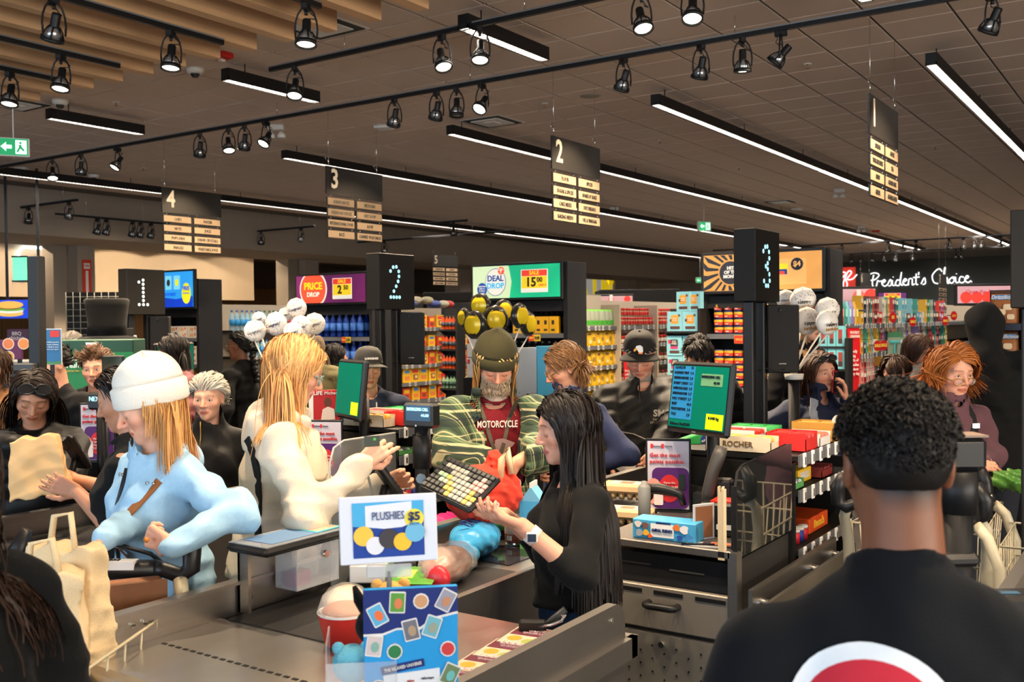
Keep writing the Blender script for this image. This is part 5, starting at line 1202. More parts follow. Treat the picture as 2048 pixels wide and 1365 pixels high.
def snet(f, lo, hi, h):
 """surface nets of f < 0 on a regular grid"""
 lo = A(lo, float); n = np.maximum(3, np.ceil((A(hi, float) - lo) / h).astype(int) + 1)
 gx, gy, gz = [lo[i] + h * np.arange(n[i]) for i in range(3)]
 G = np.stack(np.meshgrid(gx, gy, gz, indexing='ij'), -1).reshape(-1, 3)
 bs = 4; m4 = -(-n // bs)
 if n.prod() > 60000:
  gc = [lo[i] + h * (bs * np.arange(m4[i]) + 1.5) for i in range(3)]
  Vc = f(np.stack(np.meshgrid(*gc, indexing='ij'), -1).reshape(-1, 3)).reshape(m4)
  act = np.abs(Vc) < h * bs * 1.9 + .004
  up = lambda a_: a_.repeat(bs, 0).repeat(bs, 1).repeat(bs, 2)[:n[0], :n[1], :n[2]]
  V = up(Vc).astype(float).copy(); am = up(act); V[am] = f(G.reshape(*n, 3)[am])
 else: V = f(G).reshape(n)
 S = V < 0
 S[0] = S[-1] = False; S[:, 0] = S[:, -1] = False; S[:, :, 0] = S[:, :, -1] = False
 V = np.where(S, V, np.maximum(V, 1e-5))
 m = n - 1; acc = np.zeros((*m, 3)); cnt = np.zeros(m)
 offs = [(i, j, k) for i in (0, 1) for j in (0, 1) for k in (0, 1)]
 sl = lambda o: (slice(o[0], o[0] + m[0]), slice(o[1], o[1] + m[1]), slice(o[2], o[2] + m[2]))
 for a in offs:
  for ax in range(3):
   if a[ax]: continue
   b = list(a); b[ax] = 1
   va, vb = V[sl(a)], V[sl(b)]; cr = S[sl(a)] != S[sl(b)]
   if not cr.any(): continue
   t = va[cr] / (va[cr] - vb[cr]); p = np.zeros((cr.sum(), 3)) + A(a); p[:, ax] += t
   acc[cr] += p; cnt[cr] += 1
 act = cnt > 0; idx = -np.ones(m, int); idx[act] = np.arange(act.sum())
 vs = (np.argwhere(act) + acc[act] / cnt[act][:, None]) * h + lo
 fs = []
 for ax in range(3):
  u, v = [(1, 2), (2, 0), (0, 1)][ax]
  s0 = [slice(None)] * 3; s1 = [slice(None)] * 3; s0[ax] = slice(0, -1); s1[ax] = slice(1, None)
  d0 = S[tuple(s0)]; d1 = S[tuple(s1)]
  e = np.argwhere(d0 != d1)
  e = e[(e[:, u] > 0) & (e[:, v] > 0) & (e[:, u] < n[u] - 1) & (e[:, v] < n[v] - 1)]
  if not len(e): continue
  fl = d0[tuple(e.T)]
  q = []
  for du, dv in ((-1, -1), (0, -1), (0, 0), (-1, 0)):
   c = e.copy(); c[:, u] += du; c[:, v] += dv; q.append(idx[tuple(c.T)])
  q = np.stack(q, 1); q[~fl] = q[~fl][:, ::-1]; fs.append(q)
 return vs, (np.concatenate(fs) if fs else np.zeros((0, 4), int))
def relax(vs, fs, it=2, lam=.5):
 for _ in range(it):
  s = np.zeros_like(vs); c = np.zeros(len(vs))
  for a, b in ((0, 1), (1, 2), (2, 3), (3, 0)):
   np.add.at(s, fs[:, a], vs[fs[:, b]]); np.add.at(s, fs[:, b], vs[fs[:, a]]); np.add.at(c, fs[:, a], 1); np.add.at(c, fs[:, b], 1)
  vs = vs + lam * (s / np.maximum(c, 1)[:, None] - vs)
 return vs
class NM_:
 """numpy mesh collector with vertex colours"""
 def __init__(s): s.v = []; s.f = []; s.c = []; s.n = 0
 def add(s, vs, fs, col):
  vs = np.asarray(vs); col = np.asarray(col, float)
  if col.ndim == 1: col = np.tile(col, (len(vs), 1))
  s.v.append(vs); s.c.append(col)
  s.f += [tuple(int(i) + s.n for i in f) for f in fs] if not isinstance(fs, np.ndarray) else (fs + s.n).tolist()
  s.n += len(vs); return s
 def mesh(s, name, mat):
  me = bpy.data.meshes.new(name); v = np.concatenate(s.v); c = np.concatenate(s.c)
  me.from_pydata(v.tolist(), [], s.f); me.materials.append(mat)
  at = me.color_attributes.new('Col', 'FLOAT_COLOR', 'POINT')
  at.data.foreach_set('color', np.concatenate([c, np.ones((len(c), 1))], 1).astype(np.float32).ravel())
  me.polygons.foreach_set('use_smooth', [True] * len(me.polygons))
  return me
skin_m = M('skin', (.6, .4, .3), .48, vcol=True, noise=.07, nscale=60, bump=.04, spec=.4)
hair_m = M('hair_strands', (.1, .07, .05), .5, vcol=True, noise=.12, nscale=40, spec=.3)
def rot3(yaw, pitch, roll):
 """degrees; yaw to the figure's left, pitch down, roll to its right"""
 return A((Matrix.Rotation(math.radians(yaw), 3, 'Z') @ Matrix.Rotation(math.radians(-pitch), 3, 'X') @ Matrix.Rotation(math.radians(roll), 3, 'Y')))
HEADJ = dict(male=(1.04, 1.03, 1.0), female=(.97, .97, 1.0))
def head_sdf(P, sex, jaw=1.0, nose=1.0, fat=0.0, mouth=0.0, eyes='closed', old=0.0):
 """P in head space (x right, y forward, z up, origin mid head)"""
 m = sex == 'm'; X = np.abs(P[:, 0]); Q = np.stack([X, P[:, 1], P[:, 2]], 1)
 d = s_ell(P, (0, -.012, .030), (.0755, .094, .083))
 d = smin(d, s_ell(P, (0, .020, -.028), (.0615 + fat * .006, .068, .080)), .03)
 d = smin(d, s_ell(P, (0, .030, -.072), ((.047 if m else .041) * jaw + fat * .008, .052, .038)), .03)
 d = smin(d, s_ell(P, (0, .070, -.095), (.020 * jaw, .017, .016)), .022)
 d = smin(d, s_ell(Q, (.042, .052, -.020), (.024 + fat * .006, .026, .022 + fat * .006)), .022)
 d = smin(d, s_cap(Q, (.0, .084, .026), (.042, .070, .026), .010 if m else .007, .008), .018)
 d = smax(d, -s_ell(Q, (.032, .104, .003), (.021, .022, .013)), .014)
 d = smin(d, s_ell(Q, (.0315, .071, .003), (.0165, .0145, .0120)), .006)
 d = smin(d, s_cap(P, (0, .084, .012), (0, .106 * nose + .001, -.026), .0075, .0105), .010)
 d = smin(d, s_ell(Q, (.0115, .094, -.031), (.0085, .011, .0075)), .007)
 d = smin(d, s_ell(P, (0, .083, -.057), (.023, .0105, .0058)), .006)
 d = smin(d, s_ell(P, (0, .081, -.068), (.020, .0105, .0065)), .006)
 d = smax(d, -s_cap(Q, (0, .097, -.0625), (.024, .084, -.0635 - .002 * old), .0022), .003)
 d = smax(d, -s_cap(Q, (.020, .092, -.036), (.030, .078, -.058), .0022 + .0015 * old), .008)
 if eyes == 'open': d = smax(d, -s_ell(Q, (.0315, .088, .0025), (.0135, .012, .0045)), .002)
 e = smin(s_ell(Q, (.077, -.012, -.004), (.009, .019, .031), A(Matrix.Rotation(.25, 3, 'X'))), s_ell(Q, (.074, -.006, -.022), (.008, .012, .016)), .006)
 e = smax(e, -s_ell(Q, (.085, -.006, -.002), (.007, .011, .020)), .004)
 d = smin(d, e, .006)
 return d
def face_col(p, skin, hairc, sex, age=0, beard=None, lips=None, brow=None, scalp=True, eyes='closed', blush=.5, hairline=0.0, fade=.004):
 sk = A(skin); c = np.tile(sk, (len(p), 1)); x = np.abs(p[:, 0]); y, z = p[:, 1], p[:, 2]
 def mix(w_, col): nonlocal c; w_ = np.clip(w_, 0, 1)[:, None]; c = c * (1 - w_) + A(col) * w_
 red = A((sk[0] * 1.0, sk[1] * .68, sk[2] * .62))
 g = lambda cx, cy, cz, r: np.exp(-(((x - cx) ** 2 + (y - cy) ** 2 + (z - cz) ** 2) / r ** 2))
 mix(blush * g(.04, .07, -.03, .026), red); mix(blush * g(0, .105, -.027, .018), red); mix(blush * .6 * g(.078, 0, 0, .02), red)
 mix(.30 * g(.0315, .085, -.010, .016), sk * .75)
 front = (y > .06)
 lc = lips if lips is not None else (sk[0] * .80, sk[1] * .48, sk[2] * .46)
 mix(front * (1.25 - (((x / .024) ** 2) + ((z + .0625) / .0115) ** 2)) * 3 * (x < .026), lc)
 mix(front * (np.exp(-((z + .0627) / .0018) ** 2) * (x < .024)) * .75, sk * .22)
 bz = .0255 + .004 * np.sin(np.clip(x / .05, 0, 1) * 3.0)
 bc = A(brow if brow is not None else hairc)
 mix((y > .04) * np.exp(-((z - bz) / (.0045 if sex == 'm' else .0035)) ** 2) * (x > .011) * (x < .050) * .85, bc * .8)
 if eyes == 'closed': mix((y > .05) * np.exp(-((z + .0035 + .006 * (1 - ((x - .0315) / .015) ** 2)) / .0022) ** 2) * (np.abs(x - .0315) < .015), sk * .12)
 else: mix((y > .05) * np.exp(-((z - .0085 + .010 * ((x - .0315) / .0165) ** 2) / .0024) ** 2) * (np.abs(x - .0315) < .017) * .8, sk * .12)
 if beard is not None:
  bcol, st = beard
  w_ = (y > -.02) * (z < -.036 + .02 * (x > .045)) * (z > -.2) * ~((np.abs(z + .0625) < .008) & (x < .02)); mix(w_ * st * (x * x + 0 * y < .01), bcol)
 if scalp:
  hl = np.clip((z - (.072 + hairline - .05 * np.clip((.045 - y) / .09, 0, 1.4) - 1.2 * np.clip(-y - .005, 0, .06))) / fade, 0, 1)
  mix(1.0 * hl * (x < .0775), A(hairc) * .8)
 return c
def tubes(NMo, pts, rad, cols, n=3):
 """pts (S, L, 3), rad (L,) or (S, L): strands as thin tubes"""
 S, L, _ = pts.shape; t = np.gradient(pts, axis=1); t /= np.linalg.norm(t, axis=2, keepdims=True) + 1e-9
 ref = np.where(np.abs(t[..., 2:3]) > .9, A((1., 0, 0)), A((0, 0, 1.))); u = np.cross(t, ref); u /= np.linalg.norm(u, axis=2, keepdims=True) + 1e-9; w_ = np.cross(t, u)
 rad = np.broadcast_to(rad, (S, L)); V = []
 for k in range(n):
  a = 2 * PI * k / n; V.append(pts + (u * math.cos(a) + w_ * math.sin(a)) * rad[..., None])
 V = np.stack(V, 2).reshape(-1, 3)
 b = (np.arange(S)[:, None] * L + np.arange(L - 1)[None, :]).reshape(-1) * n
 F = np.concatenate([np.stack([b + k, b + (k + 1) % n, b + n + (k + 1) % n, b + n + k], 1) for k in range(n)])
 NMo.add(V, F, np.repeat(cols, L * n, 0))
def ribbons(NMo, pts, wid, cols, c0, rs):
 """strands as narrow strips lying flat around the axis through c0"""
 S, L, _ = pts.shape; t = np.gradient(pts, axis=1); o = pts - A(c0); o[..., 2] = np.maximum(o[..., 2], 0) * .9
 o = o / (np.linalg.norm(o, axis=2, keepdims=True) + 1e-9) + rs.normal(size=(S, 1, 3)) * .28
 u = np.cross(t, o); u /= np.linalg.norm(u, axis=2, keepdims=True) + 1e-9
 w_ = np.broadcast_to(wid, (S, L))[..., None]
 V = np.stack([pts - u * w_, pts + u * w_], 2).reshape(-1, 3)
 b = (np.arange(S)[:, None] * L + np.arange(L - 1)[None, :]).reshape(-1) * 2
 NMo.add(V, np.stack([b, b + 1, b + 3, b + 2], 1), np.repeat(cols, L * 2, 0))
def grow_hair(nm, hc, R, N, length, style, col, seed=1, gravity=.35, curl=0.0, part=.02, back=.3, rad=.0040, hl=0.0, stiff=1.0, coll=(), flare=0.0, low=-.055, spread=.0, colvar=.25, step=.022, tip=.45, cling=.5, vol=.016, front=1.0, ymax=1.0):
 rs = np.random.RandomState(seed); N = int(N * 4.2); rad = rad * .62
 C0 = A((0, -.012, .030)); RR = A((.079, .098, .087)); k = np.linalg.norm(R[0]); Ri = R / k
 v = rs.normal(size=(N * 4, 3)); v /= np.linalg.norm(v, axis=1, keepdims=True); p = C0 + v * RR; y = p[:, 1]
 line = .070 + hl - .05 * np.clip((.045 - y) / .09, 0, 1.4) - 1.2 * np.clip(-y - .005, 0, .09)
 p = p[(p[:, 2] > np.maximum(line, low)) & (p[:, 1] < ymax)][:N]; N = len(p)
 nrm = (p - C0) / RR ** 2; nrm /= np.linalg.norm(nrm, axis=1, keepdims=True)
 side = np.where(p[:, 0] > part, 1.0, -1.0)
 sx, sy, sz_ = p[:, 0] * 60, p[:, 1] * 60, p[:, 2] * 60
 coh = np.stack([np.sin(sx * 1.3 + sz_ + seed), np.sin(sy * 1.1 + sx + 2 * seed), np.sin(sz_ * 1.2 + sy)], 1)
 if style == 'down': d = np.stack([side * (.75 - .3 * np.abs(p[:, 0]) / .08), -back * (p[:, 1] > -.02) - .1, -np.full(N, .35)], 1)
 elif style == 'back': d = np.stack([.1 * side, -np.ones(N), -.15 * np.ones(N)], 1)
 elif style == 'fwd': d = np.stack([.25 * side, np.where(p[:, 1] > -.02, .8, -.4), -.3 * np.ones(N)], 1)
 else: d = nrm * .8 + rs.normal(size=(N, 3)) * .5
 d = d + coh * (.12 + spread) + rs.normal(size=(N, 3)) * (.05 + spread * .5)
 if style != 'out': d -= nrm * (d * nrm).sum(1, keepdims=True); d += nrm * .10
 L = max(4, int(length / step)); st = length / L; Ls = rs.uniform(.82, 1.05, N)[:, None]
 w_ = p @ R.T + hc; W = [w_.copy()]; d = d @ Ri.T; d /= np.linalg.norm(d, axis=1, keepdims=True)
 off = rs.uniform(0, vol, N); ph = np.sin(sx * .7) * 3 + np.cos(sz_ * .8) * 3
 for j in range(L):
  d = d * stiff + A((0, 0, -gravity)) + rs.normal(size=(N, 3)) * .012 + coh * .02
  if curl: d = d + np.stack([np.sin(ph + j * 1.1), np.cos(ph + j * 1.1), 0 * ph], 1) * curl
  if flare and j > L * .55: d = d + ((w_ - hc) * A((1, 1, 0))) * flare * 10
  q = (w_ - hc) @ Ri / k - C0; e = np.sqrt(((q / (RR + off[:, None] + .004)) ** 2).sum(1))
  out = q / RR ** 2; out /= np.linalg.norm(out, axis=1, keepdims=True) + 1e-9
  far = (e > 1.04) & (q[:, 2] > -.05); d[far] -= (out[far] @ Ri.T) * cling
  d /= np.linalg.norm(d, axis=1, keepdims=True); w_ = w_ + d * st * Ls * k
  q = (w_ - hc) @ Ri / k - C0; e = np.sqrt(((q / (RR + off[:, None] + .004)) ** 2).sum(1)); ins = e < 1
  q[ins] = q[ins] / e[ins][:, None]; q = q + C0
  if style != 'fwd':
   fr = (q[:, 1] > .020) & (q[:, 2] < .055) & (np.abs(q[:, 0]) < .074)
   q[fr, 0] = side[fr] * (.074 + off[fr] * .5); q[fr, 1] = np.minimum(q[fr, 1], .020 + .035 * front)
  bk = (q[:, 2] < -.04) & (np.hypot(q[:, 0], q[:, 1] + .02) < .062)
  if bk.any(): s_ = .064 / (np.hypot(q[bk, 0], q[bk, 1] + .02) + 1e-6); q[bk, 0] *= s_; q[bk, 1] = (q[bk, 1] + .02) * s_ - .02
  w_ = q @ R.T + hc
  for (c, r) in coll:
   q2 = w_ - A(c); e = np.sqrt(((q2 / A(r)) ** 2).sum(1)); i2 = e < 1; w_[i2] = A(c) + q2[i2] / e[i2][:, None]
  W.append(w_.copy())
 P_ = np.stack(W, 1); P_[:, 1:-1] = .5 * P_[:, 1:-1] + .25 * (P_[:, :-2] + P_[:, 2:])
 wd = rad * np.concatenate([[.6], np.linspace(1, tip, L)])
 cols = A(col)[None, :] * (1 + rs.uniform(-colvar, colvar, (N, 1)) + .5 * colvar * coh[:, :1])
 ribbons(nm, P_, wd, np.clip(cols, 0, 1), hc, rs)
def hand_sdf_chain(W, dirv, nrm, size=1.0, curl=(.5, .5, .5, .5), thumb=.4, side=1, spread=.12):
 """finger chains: list of (a, b, ra, rb); side +1 for a right hand seen with palm along nrm"""
 f = _n(dirv); n = _n(A(nrm) - f * (A(nrm) @ f)); l = np.cross(n, f) * side    # l points to the thumb side
 s = size; caps = []; W = A(W, float)
 ks = []
 for i, (lx, fy) in enumerate(((.030, .088), (.010, .092), (-.011, .088), (-.030, .080))):
  k = W + (l * lx + f * fy) * s; ks.append(k); caps.append((W + l * lx * .55 * s + f * .012 * s, k, .0155 * s, .0115 * s))
 for i, (k, Ln) in enumerate(zip(ks, (.070, .078, .072, .056))):
  c = curl[i]; a = k; ang = c * .9; d0 = _n(f + l * spread * (1.2 - i * .8)); r = .0095 - (.0012 if i == 3 else 0)
  for j, fr in enumerate((.45, .32, .25)):
   dd = d0 * math.cos(ang) + n * math.sin(ang); b = a + dd * Ln * fr * s
   caps.append((a, b, r * s, (r - .0011) * s)); a = b; r -= .0010; ang += c * (1.35, .95, 0)[j]
 tb = W + (l * .024 + f * .022 + n * .006) * s
 d1 = _n(l * .75 + f * .75 + n * .35 * (1 + thumb)); m1 = tb + d1 * .042 * s
 d2 = _n(f * .95 + l * (.45 - thumb * .8) + n * (.2 + .5 * thumb)); m2 = m1 + d2 * .032 * s; m3 = m2 + _n(d2 + n * .3 * thumb - l * .35 * thumb) * .026 * s
 caps += [(W + l * .008 * s, tb, .016 * s, .015 * s), (tb, m1, .0145 * s, .0115 * s), (m1, m2, .0115 * s, .010 * s), (m2, m3, .010 * s, .0075 * s)]
 return caps
def capset(P, caps, k=.006):
 d = None
 for (a, b, ra, rb) in caps:
  e = s_cap(P, a, b, ra, rb); d = e if d is None else smin(d, e, k)
 return d
def bounds(caps, pad=.02):
 q = A([c[0] for c in caps] + [c[1] for c in caps]); r = max(max(c[2], c[3]) for c in caps) + pad
 return q.min(0) - r, q.max(0) + r
def wrinkle(P, s, amp, fr=24.0):
 x, y, z = P[:, 0], P[:, 1], P[:, 2]
 w1 = np.sin(x * 9 + s) + .7 * np.sin(y * 11 + 2 * s); w2 = np.sin(z * 8 + s * 1.7)
 a = 1 - 2 * np.abs(np.sin(z * fr * .55 + 2.2 * w1 + 3 * x)); b = 1 - 2 * np.abs(np.sin((x + y) * fr * .5 + 2.0 * w2)); c = np.sin((x - y) * fr * 1.5 + z * fr * .9 + 2 * np.sin(z * 14 + s)); d = 1 - 2 * np.abs(np.sin(z * fr * 1.15 + 1.8 * w2 - 6 * y + 2 * w1))
 return -amp * (.42 * a + .38 * b + .2 * c + .30 * d)
def ik(S, Wp, l1, l2, hint):
 S = A(S, float); Wp = A(Wp, float); v = Wp - S; L = np.linalg.norm(v)
 if L > (l1 + l2) * .995: k = (l1 + l2) * .995 / L; Wp = S + v * k; v = Wp - S; L = np.linalg.norm(v)
 a = (l1 * l1 - l2 * l2 + L * L) / (2 * L); h = math.sqrt(max(0, l1 * l1 - a * a)); u = v / L
 hv = A(hint, float); hv = hv - u * (hv @ u); hv = _n(hv)
 return S + u * a + hv * h, Wp
FAB = {}
def fabric(name, col, rough=.85, bump=.25, nscale=220, sheen=.2, noise=.10, **k): return M('fabric_' + name, col, rough, bump=bump, nscale=nscale, noise=noise, sheen=sheen * .15, spec=.25, **k)
def simple_mesh(name, vs, fs, mat):
 me = bpy.data.meshes.new(name); me.from_pydata(np.asarray(vs).tolist(), [], np.asarray(fs).tolist()); me.materials.append(mat)
 me.polygons.foreach_set('use_smooth', [True] * len(me.polygons)); return me
def person(label, px, ytop, d, view, skin, hair=None, sex='f', lean=.03, head=(0, 0, 0), topm=None, legm=None, arms=None, sleeve='long', thick=.02, hem=.50, wr=.006, build=1.0, headh=.228, collar=None, hood=0, puff=0, neckw=1.0, eyes='closed', face={}, fcol={}, res=None, sw=None, lift=0.0, cut=None, hairfn=None, name='person', floor=True, belly=0.0, legs=True, group=None, hat=0.0, open_front=False, drop=.012):
 """view: 0 seen from behind, 90 facing picture-left, 180 facing the camera, 270 facing picture-right.
 arms: {'L'/'R': dict(w=world wrist point, hint=local elbow hint, dir=local finger direction, n=local palm normal, curl, thumb)}"""
 hp = PX(px, ytop, d); yaw = YAW + math.radians(view); Ht = hp.z - hat
 root = Matrix.Translation((hp.x, hp.y, 0)) @ Matrix.Rotation(yaw, 4, 'Z'); inv = root.inverted()
 loc = lambda p: A(inv @ Vector(p))
 h_ = headh; k = h_ / .228; R = rot3(*head); m = sex == 'm'
 hc = A((0, 0, Ht - h_ / 2 + .004)); near = d < 4.6
 B0 = max(1.35, Ht)
 nb = A((0, -.035 - .02 * (m), Ht - h_ * 1.13)); pel = A((0, nb[1] - lean, .53 * B0)); sw = sw or (.195 if m else .165) * (.6 + .4 * build) * B0 / 1.68
 sz = nb[2] - .080; tz = pel[2]
 ax = lambda z: nb[1] + (pel[1] - nb[1]) * np.clip((nb[2] - z) / (nb[2] - pel[2]), -.2, 1.6)
 sh = {s: A((sgn * sw, ax(sz) - .005, sz - drop)) for s, sgn in (('L', -1), ('R', 1))}
 l1, l2 = .172 * B0, .150 * B0
 AR = {}
 for s, sgn in (('L', -1), ('R', 1)):
  a = dict((arms or {}).get(s, {}));
  if 'w' in a: W = loc(a['w'])
  else: W = sh[s] + A((sgn * .06, .06, -.30 * B0))
  E, W = ik(sh[s], W, l1, l2, a.get('hint', (sgn * .5, -.6, -.5)))
  a.update(E=E, W=W, sgn=sgn, dir=A(a['dir']) if 'dir' in a else _n(W - E), n=A(a['n']) if 'n' in a else A((-sgn, 0, 0)) * 1.0)
  AR[s] = a
 ch = (.150 if m else .132) * build; dp = (.115 if m else .105) * build + belly * .03
 def torso(P, t):
  q = P.copy(); q[:, 1] -= ax(P[:, 2])
  zc = tz + (sz - tz) * .70
  dd = s_ell(q, (0, .005, zc), (ch + t + .005, dp + t, .19 + t * .5))
  dd = smin(dd, s_ell(q, (0, .012 + belly * .03, tz + (sz - tz) * .28), (ch * .93 + t + belly * .02, dp * .98 + t + belly * .035, .20 + t)), .08)
  dd = smin(dd, s_ell(q, (0, -.005, tz - .02), ((.165 if not m else .158) * build + t, .118 * build + t, .15 + t)), .08)
  qa = np.stack([np.abs(q[:, 0]), q[:, 1], q[:, 2]], 1)
  dd = smin(dd, s_cap(qa, (.03, -.01, sz + .050), (sw * .90, -.012, sz + .004 - drop), .042 + t * .5, .048 + t * .5), .04)
  dd = smin(dd, s_cap(q, (0, -.022, sz - .03), (0, -.018, sz + .052), .070 + t * .5, .056 + t * .5), .03)
  if not m: dd = smin(dd, s_ell(np.stack([np.abs(q[:, 0]), q[:, 1], q[:, 2]], 1), (.068, dp * .75, zc - .01), (.062 + t, .055 + t, .065 + t)), .05)
  return dd
 # ---- body
 nm = NM_(); hres = res or (.0042 if d < 4 else .0052 if d < 5 else .0068)
 def hf(P):
  q = (P - hc) @ R / k; dd = head_sdf(q, sex, eyes=eyes, **face) * k
  nk = s_cap(P, hc + R @ A((0, -.022, -.05)) * k, nb + A((0, .0, -.02)), (.056 if m else .048) * neckw * k, (.062 if m else .054) * neckw * k)
  return smin(dd, nk, .018)
 ext = .135 * k
 vs, fs = snet(hf, hc + A((-ext, -ext, -.115 * k - .07)), hc + A((ext, ext + .01, .125 * k)), hres)
 vs = relax(vs, fs, 1, .35)
 q = (vs - hc) @ R / k
 hcol = A(hair['col']) if hair else A(skin) * .9
 nm.add(vs, fs, face_col(q, skin, hcol, sex, eyes=eyes, **fcol))
 for s in 'LR':
  a = AR[s]
  cps = [(a['E'] + (a['W'] - a['E']) * (.0 if sleeve in ('short', 'elbow') else .7), a['W'], (.042 if m else .037) * build if sleeve in ('short', 'elbow') else .03, .0255 if not m else .029)]
  if sleeve == 'short': cps.insert(0, (sh[s], a['E'], .052 * build, .042 * build))
  hcs = hand_sdf_chain(a['W'], a['dir'], a['n'], (1.06 if m else .96), a.get('curl', (.5, .55, .6, .65)), a.get('thumb', .4), 1 if s == 'R' else -1, a.get('spread', .12))
  if a.get('hide'): continue
  al = cps + hcs; lo, hi = bounds(al); vv, ff = snet(lambda P: capset(P, al, .006), lo, hi, .0042 if near and not (m and d < 2) else .006)
  vv = relax(vv, ff, 1, .4)
  nm.add(vv, ff, A(skin) * A((1, .96, .94)))
 bd = snet(lambda P: smin(torso(P, -.012), np.minimum.reduce([s_cap(P, sh[s], AR[s]['E'], .04, .03) for s in 'LR'] + [s_cap(P, AR[s]['E'], AR[s]['W'], .03, .02) for s in 'LR'] + [s_cap(P, (sg * .085, pel[1], tz - .05), (sg * .09, pel[1], .08), .075, .035) for sg in (-1, 1)]), .03), (-.75, -.75, .0), (.75, .75, sz + .12), .028)
 nm.add(*bd, A(skin))
 root_o = OB(name, nm.mesh(name, skin_m)); root_o.matrix_world = root
 tag(root_o, label, 'person', group)
 ctx = dict(root=root_o, hc=hc, R=R, k=k, nb=nb, sh=sh, AR=AR, torso=torso, sz=sz, tz=tz, ax=ax, Ht=Ht, mat=root, inv=inv, sw=sw, dp=dp)
 # ---- eyes
 if eyes == 'open':
  for sg in (-1, 1):
   e = B(); ew = M('eye_white', (.72, .68, .64), .2, noise=.02); ir = M('iris_brown', (.045, .025, .015), .15, noise=.05)
   e.ell((0, 0, 0), .0122 * k, ew, 10, 8); e.lathe([(.0, .0125 * k), (.0042 * k, .0118 * k), (.0056 * k, .0105 * k)], ir, n=10, T=Matrix.Rotation(-PI / 2 + .12, 4, 'X'))
   eo = e.obj('eye', root_o); c = hc + R @ A((sg * .0315, .0715, .0025)) * k
   eo.matrix_local = Matrix.Translation(c) @ Matrix(R.tolist()).to_4x4()
 # ---- top garment
 gr = .0095 if near else .0135
 wseed = px * .01
 def arm_sdf(P, s, t):
  a = AR[s]; E, W = a['E'], a['W']
  t = t * .62; r1, r2, r3 = (.056 if m else .048) * build + t, (.046 if m else .040) * build + t, (.033 if m else .029) + t * .9
  if sleeve == 'short': M1 = sh[s] + (E - sh[s]) * .62; return s_cap(P, sh[s], M1, r1, r2 + .012)
  if sleeve == 'elbow': M1 = E + (W - E) * .30; return smin(s_cap(P, sh[s], E, r1, r2), s_cap(P, E, M1, r2, r2 * .9), .03)
  We = E + (W - E) * (.97 if sleeve == 'long' else .85)
  return smin(s_cap(P, sh[s], E, r1, r2), s_cap(P, E, We, r2, r3), .035)
 def gf(P):
  dd = torso(P, thick)
  for s in 'LR': dd = smin(dd, arm_sdf(P, s, thick), .035)
  nkp = hc + R @ A((0, -.01, -.03)) * k
  if collar:
   cb = nb + A((0, .012, .0)); ct = cb + (nkp - cb) * (collar[0] / (np.linalg.norm(nkp - cb) + 1e-6)) + A((0, .012, 0))
   dd = smin(dd, s_cap(P, cb - A((0, 0, .04)), ct, .078 * neckw + collar[1], .070 * neckw + collar[1]), .03)
   dd = smax(dd, -s_cap(P, cb + A((0, .016, -.02)), nkp + A((0, .02, .05)), .057 * neckw, .075 * neckw), .008)
  else: dd = smax(dd, -s_cap(P, nb + A((0, .045, .0)), nkp + A((0, .02, .05)), .060 * neckw, .068 * neckw), .01)
  if hood:
   an = np.linspace(-2.0, 2.0, 9); ps = [nb + A((.088 * math.sin(a_), .025 - .085 * math.cos(a_), -.012 + .030 * math.cos(a_))) for a_ in an]
   for i in range(8): dd = smin(dd, s_cap(P, ps[i], ps[i + 1], .030 * hood), .02)
   dd = smin(dd, s_ell(P, nb + A((0, -.10, -.06)), (.10 * hood, .045 * hood, .08 * hood)), .03)
   dd = smax(dd, -s_cap(P, nb + A((0, .03, .0)), hc, .06 * neckw, .075), .012)
  if not collar and not hood:
   q = (P - nb - A((0, .014, .004))) @ A(Matrix.Rotation(-.42, 3, 'X')); dd = smin(dd, np.sqrt((np.hypot(q[:, 0], q[:, 1]) - .067 * neckw) ** 2 + q[:, 2] ** 2) - .012, .012)
  dd = np.maximum(dd, hem * B0 - P[:, 2])
  if puff: dd = dd - puff * np.abs(np.sin(P[:, 2] * 38 + 1.2 * np.sin(P[:, 0] * 4))) ** .6
  if open_front: dd = smax(dd, -s_cap(P, nb + A((0, .05, .05)), (0, ax(.9) + dp + .05, .5), .05, .10), .01)
  if cut: dd = cut(P, dd, ctx)
  return dd + wrinkle(P, wseed, wr * 1.55, 29)
 if topm is not None:
  q = A([sh['L'] + A((0, 0, .05)), sh['R'], AR['L']['E'], AR['R']['E'], AR['L']['W'], AR['R']['W'], nb + A((0, 0, .14)), (0, nb[1] + .2, hem * B0), (0, pel[1] - .22, hem * B0), (sw + .12, 0, sz), (-sw - .12, 0, sz)])
  vs, fs = snet(gf, q.min(0) - .10 - thick, q.max(0) + .10 + thick, gr)
  vs = relax(vs, fs, 1, .4)
  g = OB('top_garment', simple_mesh('top_garment', vs, fs, topm), root_o); ctx['garment'] = g
 # ---- legs
 if legs:
  def lf(P):
   dd = s_ell(P, (0, pel[1], tz - .02), (.17 * build, .125 * build, .14))
   for sg in (-1, 1): dd = smin(dd, smin(s_cap(P, (sg * .085, pel[1], tz - .05), (sg * .095, pel[1] + .01, .27 * B0), .095 * build, .066), s_cap(P, (sg * .095, pel[1] + .01, .27 * B0), (sg * .10, pel[1], .07), .066, .055), .03), .03)
   return np.maximum(np.maximum(dd, P[:, 2] - (tz + .07)), .05 - P[:, 2]) + wrinkle(P, wseed, .004)
  vs, fs = snet(lf, (-.3, pel[1] - .25, 0), (.3, pel[1] + .25, tz + .1), .018 if near else .026)
  OB('trousers', simple_mesh('trousers', vs, fs, legm or fabric('dark_trousers', (.02, .022, .03))), root_o)
